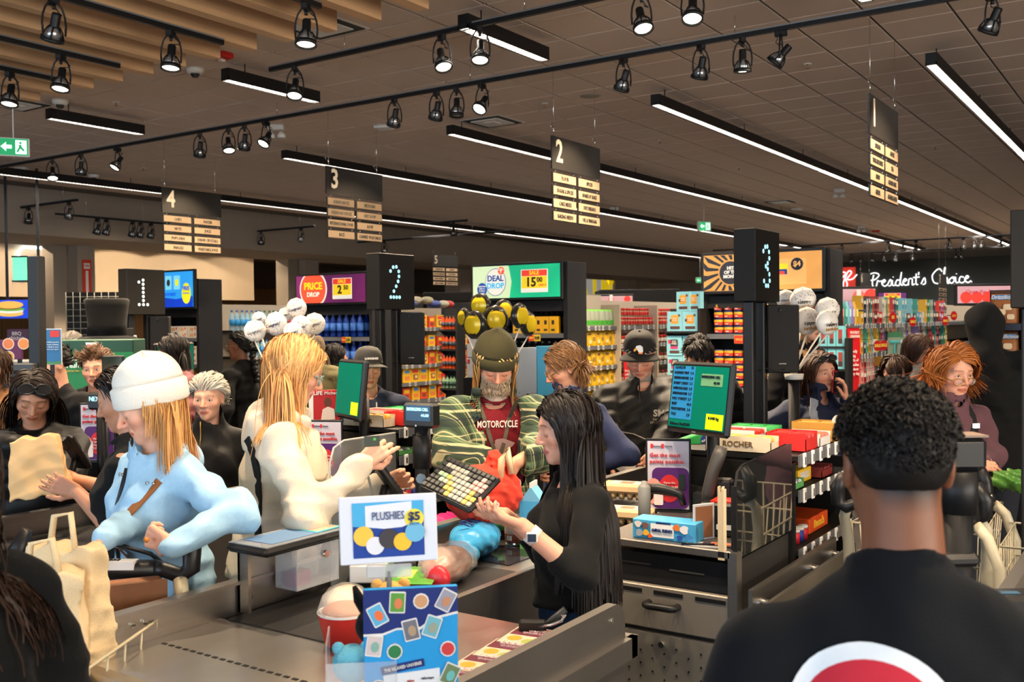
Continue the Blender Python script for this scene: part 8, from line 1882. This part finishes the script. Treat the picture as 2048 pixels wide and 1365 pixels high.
for k, (x, y, a, c1) in enumerate(((-.07, .10, .45, (90, 170, 210)), (-.028, .125, -.06, (90, 150, 60)), (.075, .125, -.5, (150, 150, 165)), (.0, .065, .2, (110, 110, 120)), (.045, .07, -.35, (110, 175, 190)), (-.078, .035, -.15, (205, 190, 190)), (.082, -.035, -.45, (110, 130, 90)), (-.065, -.10, .5, (40, 50, 90)))):
 Rm = T @ Matrix.Translation((x, y, .002)) @ Matrix.Rotation(a, 4, 'Z'); b = B(); flat(b, rrect(.034, .046, .002, 1), white, Rm, .001); flat(b, rrect(.029, .040, .001, 1), C(*c1), Rm, .002); flat(b, circ(.009, 9, .002, -.002, 1.3), C(230 - 20 * k, 110 + 12 * k, 60 + 20 * k), Rm, .003); b.obj('sticker_print', t)
for k, (x, y, c1) in enumerate(((.022, .125, (200, 150, 110)), (-.035, .02, (40, 120, 70)), (-.07, -.055, (130, 70, 50)), (.078, .02, (205, 60, 60)))): b = B(); flat(b, circ(.017, 12, x, y), white, T, .002); flat(b, circ(.014, 11, x, y), C(*c1), T, .003); b.obj('sticker_print', t)
pb2 = PX(705, 1320, 2.16); t = thing('plush_bin', 'clear acrylic bin of keyring plush toys beside the blue card', 'bin', (pb2.x, pb2.y, .873), fz)
for lo, hi in (((-.055, -.06, 0), (-.051, .08, .23)), ((.09, -.06, 0), (.094, .08, .23)), ((-.055, -.06, 0), (.094, -.056, .19)), ((-.055, -.06, 0), (.094, .08, .004))): B().box(lo, hi, M('box_acrylic', (.8, .82, .85))).obj('pane', t)
plb = fabric('sky_plush', srgb(110, 190, 215), 1.0, .6, 240, .5); plk = fabric('black_plush', srgb(14, 14, 15), 1.0, .5, 240, .4); ply = fabric('apricot_plush', srgb(238, 176, 96), 1.0, .5, 240, .4)
for k, (dx, dy, dz, m_, nm) in enumerate(((-.0, .0, .17, plb, 'fluffy sky blue plush toy on top in the clear bin'), (.02, -.01, .06, plb, 'fluffy sky blue plush toy low in the clear bin'), (.05, .05, .235, plk, 'black plush toy with a long upright ear at the blue card'), (.085, .07, .285, ply, 'apricot plush toy peeping over the blue card'))):
 q = Matrix.Translation((pb2.x, pb2.y, .873)) @ Matrix.Rotation(fz, 4, 'Z') @ Vector((dx, dy, dz)); u = thing('plush_toy', nm, 'toy', q, fz)
 B().ell((0, 0, 0), (.045, .04, .042), m_, 16, 10).obj('head', u)
 if k == 2: B().tube([(-.02, 0, .03), (-.035, 0, .06), (-.045, 0, .09)], [.012, .013, .005], m_, 10).obj('ear', u)
 else: B().ell((-.03, 0, .035), (.014, .01, .014), m_, 10, 6).obj('ear', u); B().ell((.03, 0, .035), (.014, .01, .014), m_, 10, 6).obj('ear', u)
for k in range(4):
 q = Matrix.Translation((pb2.x, pb2.y, .873)) @ Matrix.Rotation(fz, 4, 'Z') @ Vector((-.035 + .035 * k, -.02, .075 + .03 * (k % 2))); u = thing('toy_tag', '%s shiny folded swing tag among the plush toys' % OR[k], 'tag', q, fz + .5 * k); B().bbox((-.018, -.002, -.03), (.018, .002, .03), C(200, 200, 222, .2), .002, T=Matrix.Rotation(.4 * k - .5, 4, 'Y')).obj('card', u); B().cyl((0, 0, .03), (0, 0, .045), .002, white, n=5).obj('loop', u)
# ================================================================== SHOPPING CARTS
putty = M('putty_coated_wire', srgb(186, 176, 150), .4, noise=.05)
def cart(loc, rz, label, basket=True):
 """handle at local y = 0, basket runs to -Y"""
 t = thing('shopping_cart', label, 'shopping cart', loc, rz)
 B().tube([(-.17, 0, 1.03), (.17, 0, 1.03)], .030, blackp, 12).obj('handle', t); B().box((-.09, -.031, 1.035), (.11, .01, 1.0615), white).obj('handle_label', t)
 b = B(); TX(b, 'CRAVE MORE', FACE((.0, -.012, 1.0625), (1, 0, 0), (0, 1, 0)), .022, ink, .12); b.obj('lettering', t)
 for s in (-1, 1):
  B().tube([(s * .17, 0, 1.03), (s * .20, -.01, 1.03), (s * .245, 0, 1.01), (s * .275, .01, 1.03), (s * .275, .02, 1.09), (s * .25, .03, 1.15)], [.03, .024, .026, .028, .030, .018], blackp, 12).obj('grip', t)
  B().tube([(s * .25, -.02, 1.0), (s * .27, -.06, .96), (s * .265, -.10, .85), (s * .26, -.10, .45), (s * .26, -.3, .16), (s * .25, -.85, .16)], .022, putty, 10).obj('frame_tube', t)
  for y in (-.2, -.82): B().cyl((s * .25 - .012, y, .06), (s * .25 + .012, y, .06), .06, blackp, n=14).obj('wheel', t)
 if basket:
  w = B(); rim = lambda z, e: [(-.25 + e, -.1, z), (.25 - e, -.1, z), (.21 - e, -.9, z), (-.21 + e, -.9, z)]
  for z, e in ((.93, 0), (.80, .01), (.66, .02), (.52, .03)): w.tube(rim(z, e), .005, putty, 5, closed=True)
  for k in range(9):
   f = k / 8; y = -.1 - .8 * f; xx = .25 - .04 * f
   for s in (-1, 1): w.tube([(s * xx, y, .93), (s * (xx - .03), y, .52)], .0035, putty, 4)
   w.tube([(-xx + .03, y, .52), (xx - .03, y, .52)], .0035, putty, 4)
  for k in range(7): x = -.2 + .4 * k / 6; w.tube([(x * .84, -.9, .93), (x * .75, -.9, .52)], .0035, putty, 4); w.tube([(x, -.1, .93), (x * .88, -.1, .52), (x * .75, -.9, .52)], .0035, putty, 4)
  w.obj('basket_mesh', t)
 return t
cm_ = PX(205, 1140, 3.1)
cart((cm_.x, cm_.y, cm_.z - 1.03), YAW - .02, 'shopping cart with black handle labelled crave more under the white-hatted woman')
cart(tuple(PX(1960, 1000, 3.95).xy) + (.0,), YAW + 1.0, 'putty-framed shopping cart in front of the auburn-haired woman')
cart((-.9, 4.12, 0), math.radians(180), 'shopping cart behind the man in front, mirrored in the dark glass')
canv = fabric('canvas', srgb(226, 200, 158), .95, .3, 260)
for k, (x, y, d_, sz, lab) in enumerate(((135, 1235, 2.72, (.12, .07, .20), 'front cream canvas tote bag with print standing in the cart'), (85, 1275, 2.6, (.12, .07, .17), 'rear cream canvas tote bag slumped in the cart'))):
 p = PX(x, y, d_); t = thing('tote_bag', lab, 'bag', (p.x, p.y, p.z - sz[2]), YAW - .2 + .5 * k); OB('bag', soft_bag('bag', (sz[0], sz[1], sz[2] * 2), (.85, .6), .006, 3.1 + k, canv, .007), t); B().tube([(-.03, -.03, sz[2] * 2 - .02), (-.02, -.02, sz[2] * 2 + .08), (.03, -.02, sz[2] * 2 + .09), (.05, -.03, sz[2] * 2 - .02)], .009, canv, 6).obj('strap', t)
 b = B(); T0 = FACE((-.01, -sz[1] - .012, sz[2] * .9), (1, 0, .2)); [TX(b, s, T0 @ Matrix.Translation((0, .05 - .045 * i, 0)), .042, C(60, 50, 40), .13) for i, s in enumerate((('BABY', 'ROLY', 'POLY'), ('baby', 'print'))[k])]; b.obj('lettering', t)
# paper bag
kraft = M('kraft_paper', srgb(226, 186, 132), .85, noise=.08, nscale=12, bump=.1); p = PX(85, 992, 4.1)
t = thing('paper_bag', 'crumpled brown paper bag held between cashier and customer', 'bag', p, YAW + .25); t.rotation_euler[1] = -.12; OB('bag', soft_bag('bag', (.118, .065, .25), (.78, .45), .0055, 4.2, kraft), t)
# ================================================================== CANDY RACKS
def candy_rack(ox, label, rich):
 t = thing('candy_rack', label, 'rack', (ox, 0, 0)); zs = (1.20, 1.05, .80, .62)
 B().box((-1.93, 4.12, .05), (-1.90, 5.0, 1.2), matte).box((-1.93, 4.12, .05), (-1.36, 4.14, 1.17), matte).box((-1.93, 4.98, .05), (-1.36, 5.0, 1.1), matte).obj('carcass', t)
 for z in zs:
  s = B().box((-1.90, 4.14, z - .02), (-1.35, 4.98, z), matte).obj('shelf', t); B().box((-1.35, 4.14, z - .045), (-1.342, 4.98, z + .006), rail_m).obj('price_rail', s)
  for k in range(7): B().bbox((-1.342, 4.17 + .115 * k, z - .05), (-1.332, 4.20 + .115 * k, z + .012), white, .003).box((-1.332, 4.178 + .115 * k, z - .038), (-1.3315, 4.192 + .115 * k, z - .005), C(60, 60, 60)).obj('price_tag', s)
 def tray(x, y, z, w_, d_, h_, col, item, ic, lab, words=None, rz=0):
  u = thing('candy_box', lab, 'box', (ox + x, y, z + .001), rz); m_ = C(*col); f = 1.6
  B().box((-w_ / 2, -d_ / 2, 0), (w_ / 2, d_ / 2, .004), m_).box((-w_ / 2, -d_ / 2, 0), (-w_ / 2 + .003, d_ / 2, h_), m_).box((w_ / 2 - .003, -d_ / 2, 0), (w_ / 2, d_ / 2, h_ * .7), m_).box((-w_ / 2, -d_ / 2, 0), (w_ / 2, -d_ / 2 + .003, h_), m_).box((-w_ / 2, d_ / 2 - .003, 0), (w_ / 2, d_ / 2, h_), m_).obj('tray', u)
  n = max(2, int(d_ / .045)); k_ = max(1, int(w_ / .07))
  for i in range(n):
   for j in range(k_):
    cx, cy = -w_ / 2 + w_ * (j + .5) / k_, -d_ / 2 + d_ * (i + .5) / n; bb = B()
    (bb.ell((cx, cy, h_ * .75), (.023, .019, .02), C(*ic, .3), 8, 6) if item == 'ball' else bb.bbox((cx - w_ / k_ * .45, cy - .017, .01), (cx + w_ / k_ * .45, cy + .017, h_ * .95), C(*ic, .3), .006)).obj('candy', u)
  if words: b = B(); TX(b, words, FACE((0, -d_ / 2 - .002, h_ * .5), (1, 0, 0)), h_ * .5, C(110, 80, 40), w_ * .7); b.obj('lettering', u)
 z = 1.20; w2 = ' on the top shelf of the ' + ('nearer' if not ox else 'farther') + ' candy rack'
 tray(-1.62, 4.20, z, .30, .10, .07, (222, 205, 175), 'ball', (226, 170, 70), 'cream box of gold-wrapped balls' + w2, 'ROCHER'); tray(-1.45, 4.36, z, .18, .16, .08, (206, 40, 36), 'bar', (200, 50, 46), 'open red box of wrapped bars' + w2); tray(-1.70, 4.38, z, .20, .16, .08, (232, 226, 220), 'bar', (214, 60, 50), 'white tray of red bars' + w2)
 tray(-1.45, 4.56, z, .18, .16, .06, (232, 226, 220), 'bar', (222, 120, 100), 'white tray of pink-red bars' + w2); tray(-1.46, 4.76, z, .20, .16, .09, (190, 140, 60), 'bar', (226, 180, 90), 'gold box of gold bars' + w2); tray(-1.72, 4.60, z, .22, .20, .07, (60, 150, 80), 'bar', (60, 170, 90), 'green tray of gum packs' + w2)
 if rich:
  for k in range(3): p = PX(1684 + 34 * k - 8, 812 + 6 * k, 4.75); u = thing('surprise_egg', '%s white and orange chocolate egg at the end of the top candy shelf' % OR[k], 'egg', (p.x, p.y, 1.232)); B().ell((0, 0, .045), (.032, .032, .045), C(236, 226, 215, .3), 14, 10).obj('shell', u); B().lathe([(.0315, .03), (.0325, .036)], C(226, 120, 60), n=14).obj('band', u); B().lathe([(.03, -.03), (.03, .005)], white, n=12).obj('cup', u)
  u = thing('candy_box', 'yellow halls lozenge box on the second candy shelf', 'box', (-1.47, 4.42, 1.051), PI / 2); B().bbox((-.09, -.06, 0), (.09, .06, .06), C(236, 186, 40), .003).obj('carton', u); b = B(); TX(b, 'HALLS', FACE((-.01, -.062, .032), (1, 0, 0)), .04, white, .13, bold=.03); b.obj('lettering', u)
 tray(-1.45, 4.22, 1.05, .16, .12, .04, (90, 160, 90), 'bar', (205, 215, 205), 'green box of pale gum packs' + w2.replace('top', 'second')); tray(-1.45, 4.62, 1.05, .16, .16, .05, (120, 40, 36), 'bar', (110, 30, 30), 'dark red bar box' + w2.replace('top', 'second'))
 u = thing('candy_box', 'orange box of peanut butter cups' + w2.replace('top', 'third'), 'box', (ox - 1.48, 4.62, .801), PI / 2); B().bbox((-.14, -.07, 0), (.14, .09, .07), C(226, 84, 30), .003).obj('carton', u); b = B(); TX(b, "Reese's", FACE((0, -.072, .035), (1, 0, 0)), .05, C(250, 200, 60), .2, bold=.02); b.obj('lettering', u)
 for k in range(8): u = thing('gum_tub', '%s-capped gum tub on the third shelf of the %s candy rack' % (('blue', 'red')[k % 2], ('nearer', 'farther')[ox < 0]), 'tub', (ox - 1.41 - .06 * (k // 4), 4.22 + .055 * (k % 4), .801), 0, 'gum tubs'); B().lathe([(.022, 0), (.022, .05)], C(*((40, 60, 150), (196, 36, 50))[k % 2]), n=10).obj('tub', u); B().lathe([(.023, .05), (.023, .062)], white, n=10).obj('cap', u)
candy_rack(0, 'black candy rack with price tags beside the dark glass screen', True); candy_rack(-2.2, 'black candy rack before the man in the charcoal cap', False)
gumg = C(30, 150, 70)
for k, (x, y, d_, w_) in enumerate(((1402, 945, 4.6, .20), (1398, 882, 4.7, .22), (735, 880, 6.2, .3), (790, 835, 6.3, .2))):
 p = PX(x, y, d_); t = thing('gum_display', '%s green gum carton with round blue badge by the register posts' % OR[k], 'box', p, YAW + .35); t.rotation_euler[1] = -.25; B().bbox((-w_ / 2, -.02, -.035), (w_ / 2, .03, .035), gumg, .004).box((-w_ / 2, -.021, -.02), (-w_ / 2 + .05, -.02, .02), white).obj('carton', t); b = B(); flat(b, circ(.024, 16), C(20, 50, 130), FACE((.02, -.021, 0), (1, 0, 0))); b.obj('badge', t); b = B(); TX(b, 'excel', FACE((.02, -.023, 0), (1, 0, 0)), .02, white, .045); b.obj('lettering', t)
 B().box((-.02, .03, -.3), (.02, .04, .0), black).obj('bracket', t)
# magazines, white boards, cartons
p = PX(648, 812, 5.7); t = thing('magazine', 'red life magazine in the rack behind the blonde woman', 'magazine', p, YAW + .2); B().bbox((-.06, -.004, -.09), (.085, .012, .09), C(176, 26, 30), .002).box((-.085, 0, -.09), (-.06, .05, .085), white).obj('cover', t); b = B(); T = FACE((.012, -.005, 0), (1, 0, 0)); TX(b, 'LIFE', T @ Matrix.Translation((-.045, .072, .001)), .03, white, bold=.02); TX(b, 'Michael', T @ Matrix.Translation((.03, .072, .001)), .026, white); b.obj('lettering', t); b = B(); flat(b, circ(.022, 14, .01, .02, 1.3), C(90, 50, 36), T); flat(b, [(-.03, -.08), (.05, -.08), (.045, -.02), (.01, -.005), (-.02, -.02)], C(220, 200, 190), T, .002); b.obj('cover_picture', t); B().box((-.09, .03, -1.05), (.09, .07, -.08), black).obj('rack_holder', t)
for k, (x, y, d_, w_, h_, c_, lab) in enumerate(((1045, 745, 7.6, .32, .38, (205, 205, 205), 'large white display board behind the glasses woman'), (1092, 742, 7.2, .14, .36, (60, 160, 200), 'blue slanted display board beside the white one'))):
 p = PX(x, y, d_); t = thing('display_board', lab, 'board', (p.x, p.y, 0), YAW + .3 * k); B().bbox((-w_ / 2, -.01, p.z - h_ / 2), (w_ / 2, .01, p.z + h_ / 2), C(*c_), .003).box((-w_ / 2, .0, 0), (w_ / 2, .25, p.z - h_ / 2), matte).obj('board', t)
for k in range(2):
 p = PX(951, 696 + 41 * k, 7.9); t = thing('salad_kit_box', 'white carton with red corner, %s of two left of the bearded man' % ('upper', 'lower')[k], 'carton', (p.x, p.y, p.z - .075), YAW - .2); B().bbox((-.07, 0, 0), (.07, .10, .155), C(226, 220, 212), .003).box((-.065, -.001, .11), (-.045, 0, .145), C(206, 40, 40)).box((.01, -.001, .03), (.05, 0, .06), C(120, 160, 60)).obj('carton', t)
 if k: B().box((-.1, .0, -p.z + .076), (.1, .12, 0), matte).obj('plinth', t)
# snack bag rack on the right
t = thing('snack_rack', 'black rack of brown snack bags at the right edge', 'rack', (-1.02, 6.7, 0)); B().box((0, .2, 0), (.6, .23, 1.95), shelf_m).box((-.03, 0, 0), (0, .23, 1.7), shelf_m).obj('back', t)
dz = pouch_mesh('brown_snack_bag', .165, .08, .20, C(150, 88, 36), None, C(70, 40, 24), [(0, .30, .8, .14, C(60, 130, 190), .001), (.1, .0, .3, .18, C(230, 205, 165), .002), (-.12, -.15, .3, .18, C(235, 210, 170), .002), (.2, -.3, .25, .16, C(232, 205, 165), .002)])
for k, z in enumerate((1.74, 1.50, 1.26, 1.02)):
 B().box((0, 0, z - .03), (.6, .2, z), shelf_m).box((0, -.01, z - .04), (.6, 0, z), C(40, 48, 66)).obj('shelf', t)
 for i in range(3):
  u = thing('snack_bag', 'brown drizzilicious snack bag, %s shelf, %s from the parka' % (OR[k], OR[i]), 'bag', (-.92 + .175 * i, 6.78, z + .0015), .15); OB('pouch', dz, u); b = B(); TX(b, 'Drizzilicious', FACE((0, -.046, .16), (1, 0, 0)), .032, white, .15, shear=.2, bold=.02); b.obj('lettering', u)
# ================================================================== LANE 4 EQUIPMENT AT THE RIGHT EDGE
p = PX(1915, 1000, 2.35); t = thing('display_pole', 'black terminal pole with display head between the man in front and the fleece', 'customer display', (p.x, p.y, 0), YAW)
B().cyl((0, 0, .0), (0, 0, 1.40), .034, black, n=14).cyl((0, 0, 1.32), (0, 0, 1.42), .045, black, n=14).lathe([(.15, 0), (.15, .02), (.04, .03)], black, n=16).obj('pole', t); B().bbox((-.05, -.03, 1.42), (.06, .05, 1.50), blackp, .012).box((-.05, -.03, 1.5), (.06, .05, 1.505), C(130, 110, 95)).obj('display_head', t)
B().bbox((-.12, -.05, 1.20), (.06, .05, 1.23), blackp, .01, T=Matrix.Rotation(-.02, 4, 'Y')).bbox((-.10, -.045, 1.15), (.0, .03, 1.19), C(24, 40, 54), .008).tube([(-.02, 0, 1.18), (-.04, -.02, 1.10), (-.02, 0, 1.05)], .02, black, 8).obj('terminal', t); B().bbox((.02, -.05, 1.09), (.22, .04, 1.13), blackp, .01).bbox((.08, -.02, 1.13), (.14, .0, 1.132), C(50, 90, 120), .001).bbox((.05, -.06, .98), (.24, .0, 1.05), blackp, .02).obj('keypad_arm', t)
t = thing('checkout_counter', 'steel counter edge of lane 4 at the lower right corner', 'checkout counter', (0, 0, 0)); B().box((-.42, 2.75, .05), (.5, 3.9, .90), lamin).obj('body', t); B().box((-.46, 2.75, .90), (.5, 3.9, .925), steel).box((-.46, 2.75, .925), (-.42, 3.9, .97), steel).obj('worktop', t); B().box((-.2, 2.8, .925), (.4, 3.85, .93), belt_m).obj('belt', t)
p = PX(2035, 985, 4.4); t = bag_sdf('produce_box', 'clear tub of green leaves in the cart at the right edge', 'produce', p, 0, (.11, .09, .05), (70, 120, 46), .015)
# ================================================================== LEFT SIDE STANDS
p = PX(168, 735, 7.0); w3 = .34; t = thing('doughnut_stand', 'dark green stand printed delivered fresh daily beside the curly-haired woman', 'stand', (p.x, p.y, 0), YAW + .08); zt = PX(168, 680, 7.0).z
B().bbox((-.18, 0, 0), (w3, .3, zt), C(12, 60, 42), .006).obj('cabinet', t); B().box((-.18, -.004, 0), (w3, 0, zt - .09), C(18, 110, 62)).obj('panel', t); T = FACE((0, -.005, zt), (1, 0, 0)); b = B(); lt = C(190, 215, 205)
for i, s in enumerate(('Delivered', 'fresh daily')): TX(b, s, T @ Matrix.Translation((-.13, -.13 - .05 * i, 0)), .05, lt, .26, align='LEFT', bold=.03)
TX(b, 'LIMITED TIME ONLY.', T @ Matrix.Translation((-.125, -.22, 0)), .018, C(200, 190, 90), .15, align='LEFT'); b.obj('lettering', t)
b = B(); flat(b, [(-.035 + .06, -.055), (.035 + .06, -.055), (.045 + .06, -.02), (-.045 + .06, -.02)], C(225, 225, 215), T, .002); b.obj('logo_shape', t); b = B(); TX(b, 'Krispy Kreme', T @ Matrix.Translation((.06, -.038, .003)), .02, C(190, 50, 70), .07, shear=.2, bold=.02); b.obj('lettering', t)
p = PX(215, 680, 7.6); t = thing('giant_top_hat', 'giant black felt top hat on a yellow dome behind lane box 1', 'display hat', (p.x, p.y, 0), 0); felt = fabric('black_felt', srgb(7, 6, 6), .95, .2)
B().lathe([(.05, 0), (.05, .9), (.17, 1.3), (.19, 1.55), (.17, p.z - .01)], C(214, 160, 40), n=20).obj('dome', t); B().lathe([(.20, p.z - .02), (.23, p.z), (.20, p.z + .02), (.145, p.z + .03)], felt, n=26).obj('brim', t); B().lathe([(.145, p.z + .02), (.14, p.z + .12), (.155, p.z + .26), (.165, p.z + .30), (.15, p.z + .315), (.0, p.z + .31)], felt, n=26).obj('crown', t)
p = PX(103, 694, 5.3); t = thing('info_poster', 'blue standing poster with red note and grass border left of the green stand', 'poster', (p.x, p.y, 0), YAW - .05); h = (730 - 658) / FPX * 5.3 / 2
B().bbox((-.06, 0, p.z - h), (.055, .008, p.z + h), C(190, 200, 205), .002).box((-.01, .0, 0), (.01, .01, p.z - h), black).box((-.1, -.08, 0), (.1, .08, .015), black).obj('frame', t); T = FACE((0, -.001, p.z), (1, 0, 0)); b = B(); flat(b, rrect(.107, h * 1.92, .001, 1, -.002, 0), C(36, 100, 150), T); b.obj('sheet', t); b = B(); flat(b, rrect(.05, .035, .002, 1, .02, h * .72), C(190, 50, 44), T, .002); b.obj('red_note', t); b = B(); flat(b, [(-.055, -h * .96), (.05, -h * .96), (.05, -h * .8), (.0, -h * .86), (-.055, -h * .7)], C(60, 130, 60), T, .002); b.obj('grass_print', t)
b = B(); [TX(b, s, T @ Matrix.Translation((-.004, h * (.25 - .13 * i), .002)), .011, C(200, 220, 235), .09, res=1) for i, s in enumerate(('Our Power Full Kids program feeds', 'students in your community.', 'Ask for details in store', 'Thank you for your support'))]; b.obj('lettering', t)
p = PX(66, 640, 5.0); t = thing('status_light_post', 'tall black post with a lit green panel at the left edge', 'post', (p.x, p.y, 0), YAW - .1); zt = PX(66, 512, 5).z; B().bbox((-.028, 0, 0), (.03, .07, zt), black, .004).obj('post', t); B().bbox((-.105, .0, zt - .125), (-.028, .06, zt - .005), M('green_lamp', srgb(90, 235, 150), .4, emit=.75, noise=.02), .003).obj('light_panel', t); B().box((-.107, -.002, zt - .13), (-.026, .064, zt - .122), black).box((-.107, -.002, zt - .007), (-.026, .064, zt + .001), black).obj('rim', t); B().bbox((-.09, -.04, 1.56), (.02, .04, 1.60), C(60, 60, 62), .006).box((-.10, -.05, 1.535), (.04, .05, 1.545), black).obj('scanner_arm', t)
# deli boards
for (x0, x1, y0, y1, dd, c_, lab, nm, txt) in ((-30, 57, 600, 638, 16, (20, 60, 190), 'blue menu screen with a filled sandwich at the left edge', 'menu_screen', ''), (68, 86, 600, 638, 16, (130, 20, 140), 'magenta menu screen right of the black post', 'menu_screen', '$'), (14, 58, 658, 686, 10, (70, 20, 50), 'maroon board reading BBQ chicken behind the counter', 'deli_sign', 'BBQ\nchicken'), (-20, 42, 680, 720, 8.5, (74, 22, 66), 'purple board with round dip bowls behind the sunglasses woman', 'deli_sign', '')):
 a = PX(x0, y1, dd); c2 = PX(x1, y0, dd); w_ = (c2 - a).xy.length; h_ = c2.z - a.z; t = thing(nm, lab, 'sign', (a + c2) / 2, math.atan2((c2 - a).y, (c2 - a).x)); B().bbox((-w_ / 2, 0, -h_ / 2), (w_ / 2, .04, h_ / 2), LIT('deli%d' % x0, *c_, .8 if y0 == 600 else .15), .004).obj('panel', t); B().box((-.02, .02, -a.z - h_ / 2 + .01 if y0 > 600 else h_ / 2), (.02, .04, -h_ / 2 if y0 > 600 else CEIL - (a.z + c2.z) / 2), black).obj('support', t); T = FACE((0, -.002, 0), (1, 0, 0))
 if txt: b = B(); TX(b, txt, T @ Matrix.Translation((-w_ * .05, 0, .002)), h_ * .36, C(225, 205, 205), w_ * .7, bold=.02); b.obj('lettering', t)
 elif y0 == 600:
  for q, (yy, rx, ry, cc) in enumerate(((-.07, .22, .05, (225, 175, 90)), (-.03, .22, .035, (230, 225, 215)), (.0, .24, .03, (90, 160, 50)), (.025, .18, .03, (120, 60, 40)), (.07, .22, .06, (226, 170, 80)))): b = B(); flat(b, [(x + .05, y + yy) for x, y in circ(rx, 20, 0, 0, ry / rx)], LIT('food%d' % q, *cc, .7), T, .002 + .001 * q); b.obj('sandwich_picture', t)
 else:
  for q in range(5): b = B(); flat(b, circ(.05, 18, -w_ / 2 + .03 + .13 * (q % 3), .05 - .11 * (q // 3)), C(230, 215, 200), T, .002); flat(b, circ(.042, 18, -w_ / 2 + .03 + .13 * (q % 3), .05 - .11 * (q // 3)), C(210, 110 + 12 * q, 70), T, .003); b.obj('bowl_picture', t)
p = PXX(60, 495, -21.3); t = thing('neon_sign', 'white neon outline glowing on the beige deli fascia', 'neon sign', (-21.36, p.y, p.z)); nw = M('neon_white', (.8, .93, 1), .4, emit=5, noise=.01); B().tube([(.04, -.25, -.7), (.04, -.25, -.1), (.04, -.15, 0), (.04, .55, 0)], .03, nw, 8).obj('tube', t); B().tube([(.04, -1.6, -1.0), (.04, -1.35, -.45), (.04, -1.15, -1.0)], .03, nw, 8).obj('tube', t)
t = thing('wire_rack', 'grey wire grid rack behind the giant hat', 'rack', PX(180, 640, 12.6) - Vector((0, 0, .35)), YAW); b = B(); [b.cyl((-.3 + .09 * k, 0, 0), (-.3 + .09 * k, 0, .7), .005, C(130, 130, 118), n=4) for k in range(9)]; [b.cyl((-.3, 0, .08 * k), (.45, 0, .08 * k), .005, C(130, 130, 118), n=4) for k in range(9)]; b.obj('grid_mesh', t); B().box((-.3, .02, -1.5), (.45, .06, .7), matte).obj('back', t)
for k in range(6): t = thing('recessed_light', 'small recessed downlight under the beige soffit, %s from the left' % OR[k], 'downlight', (-20.6, 11.2 + 1.7 * k, 3.895)); B().lathe([(.0, -.01), (.06, -.008), (.07, 0)], M('downlight_glow', (1, .9, .75), .4, emit=12, noise=.01), n=14).obj('lens', t); B().lathe([(.07, -.012), (.085, -.006), (.085, 0)], white, n=14).obj('ring', t); l = bpy.data.lights.new('downlight_lamp', 'SPOT'); l.energy = 330; l.color = WARM; l.spot_size = 2.6; l.shadow_soft_size = .06; lo = bpy.data.objects.new('downlight_lamp', l); COL.objects.link(lo); lo.parent = t; lo.location = (0, 0, -.03)
t = thing('deli_counter', 'white-topped deli counter behind the sunglasses woman', 'counter', PX(30, 740, 10.5).xy.to_3d(), YAW - .2); B().box((-1.2, 0, 0), (.8, .6, 1.35), lamin).obj('body', t); B().box((-1.2, -.05, 1.36), (.8, .6, 1.42), M('counter_offwhite', (.8, .75, .68), .4, noise=.03)).obj('top', t)  # counter top in plain warm off-white
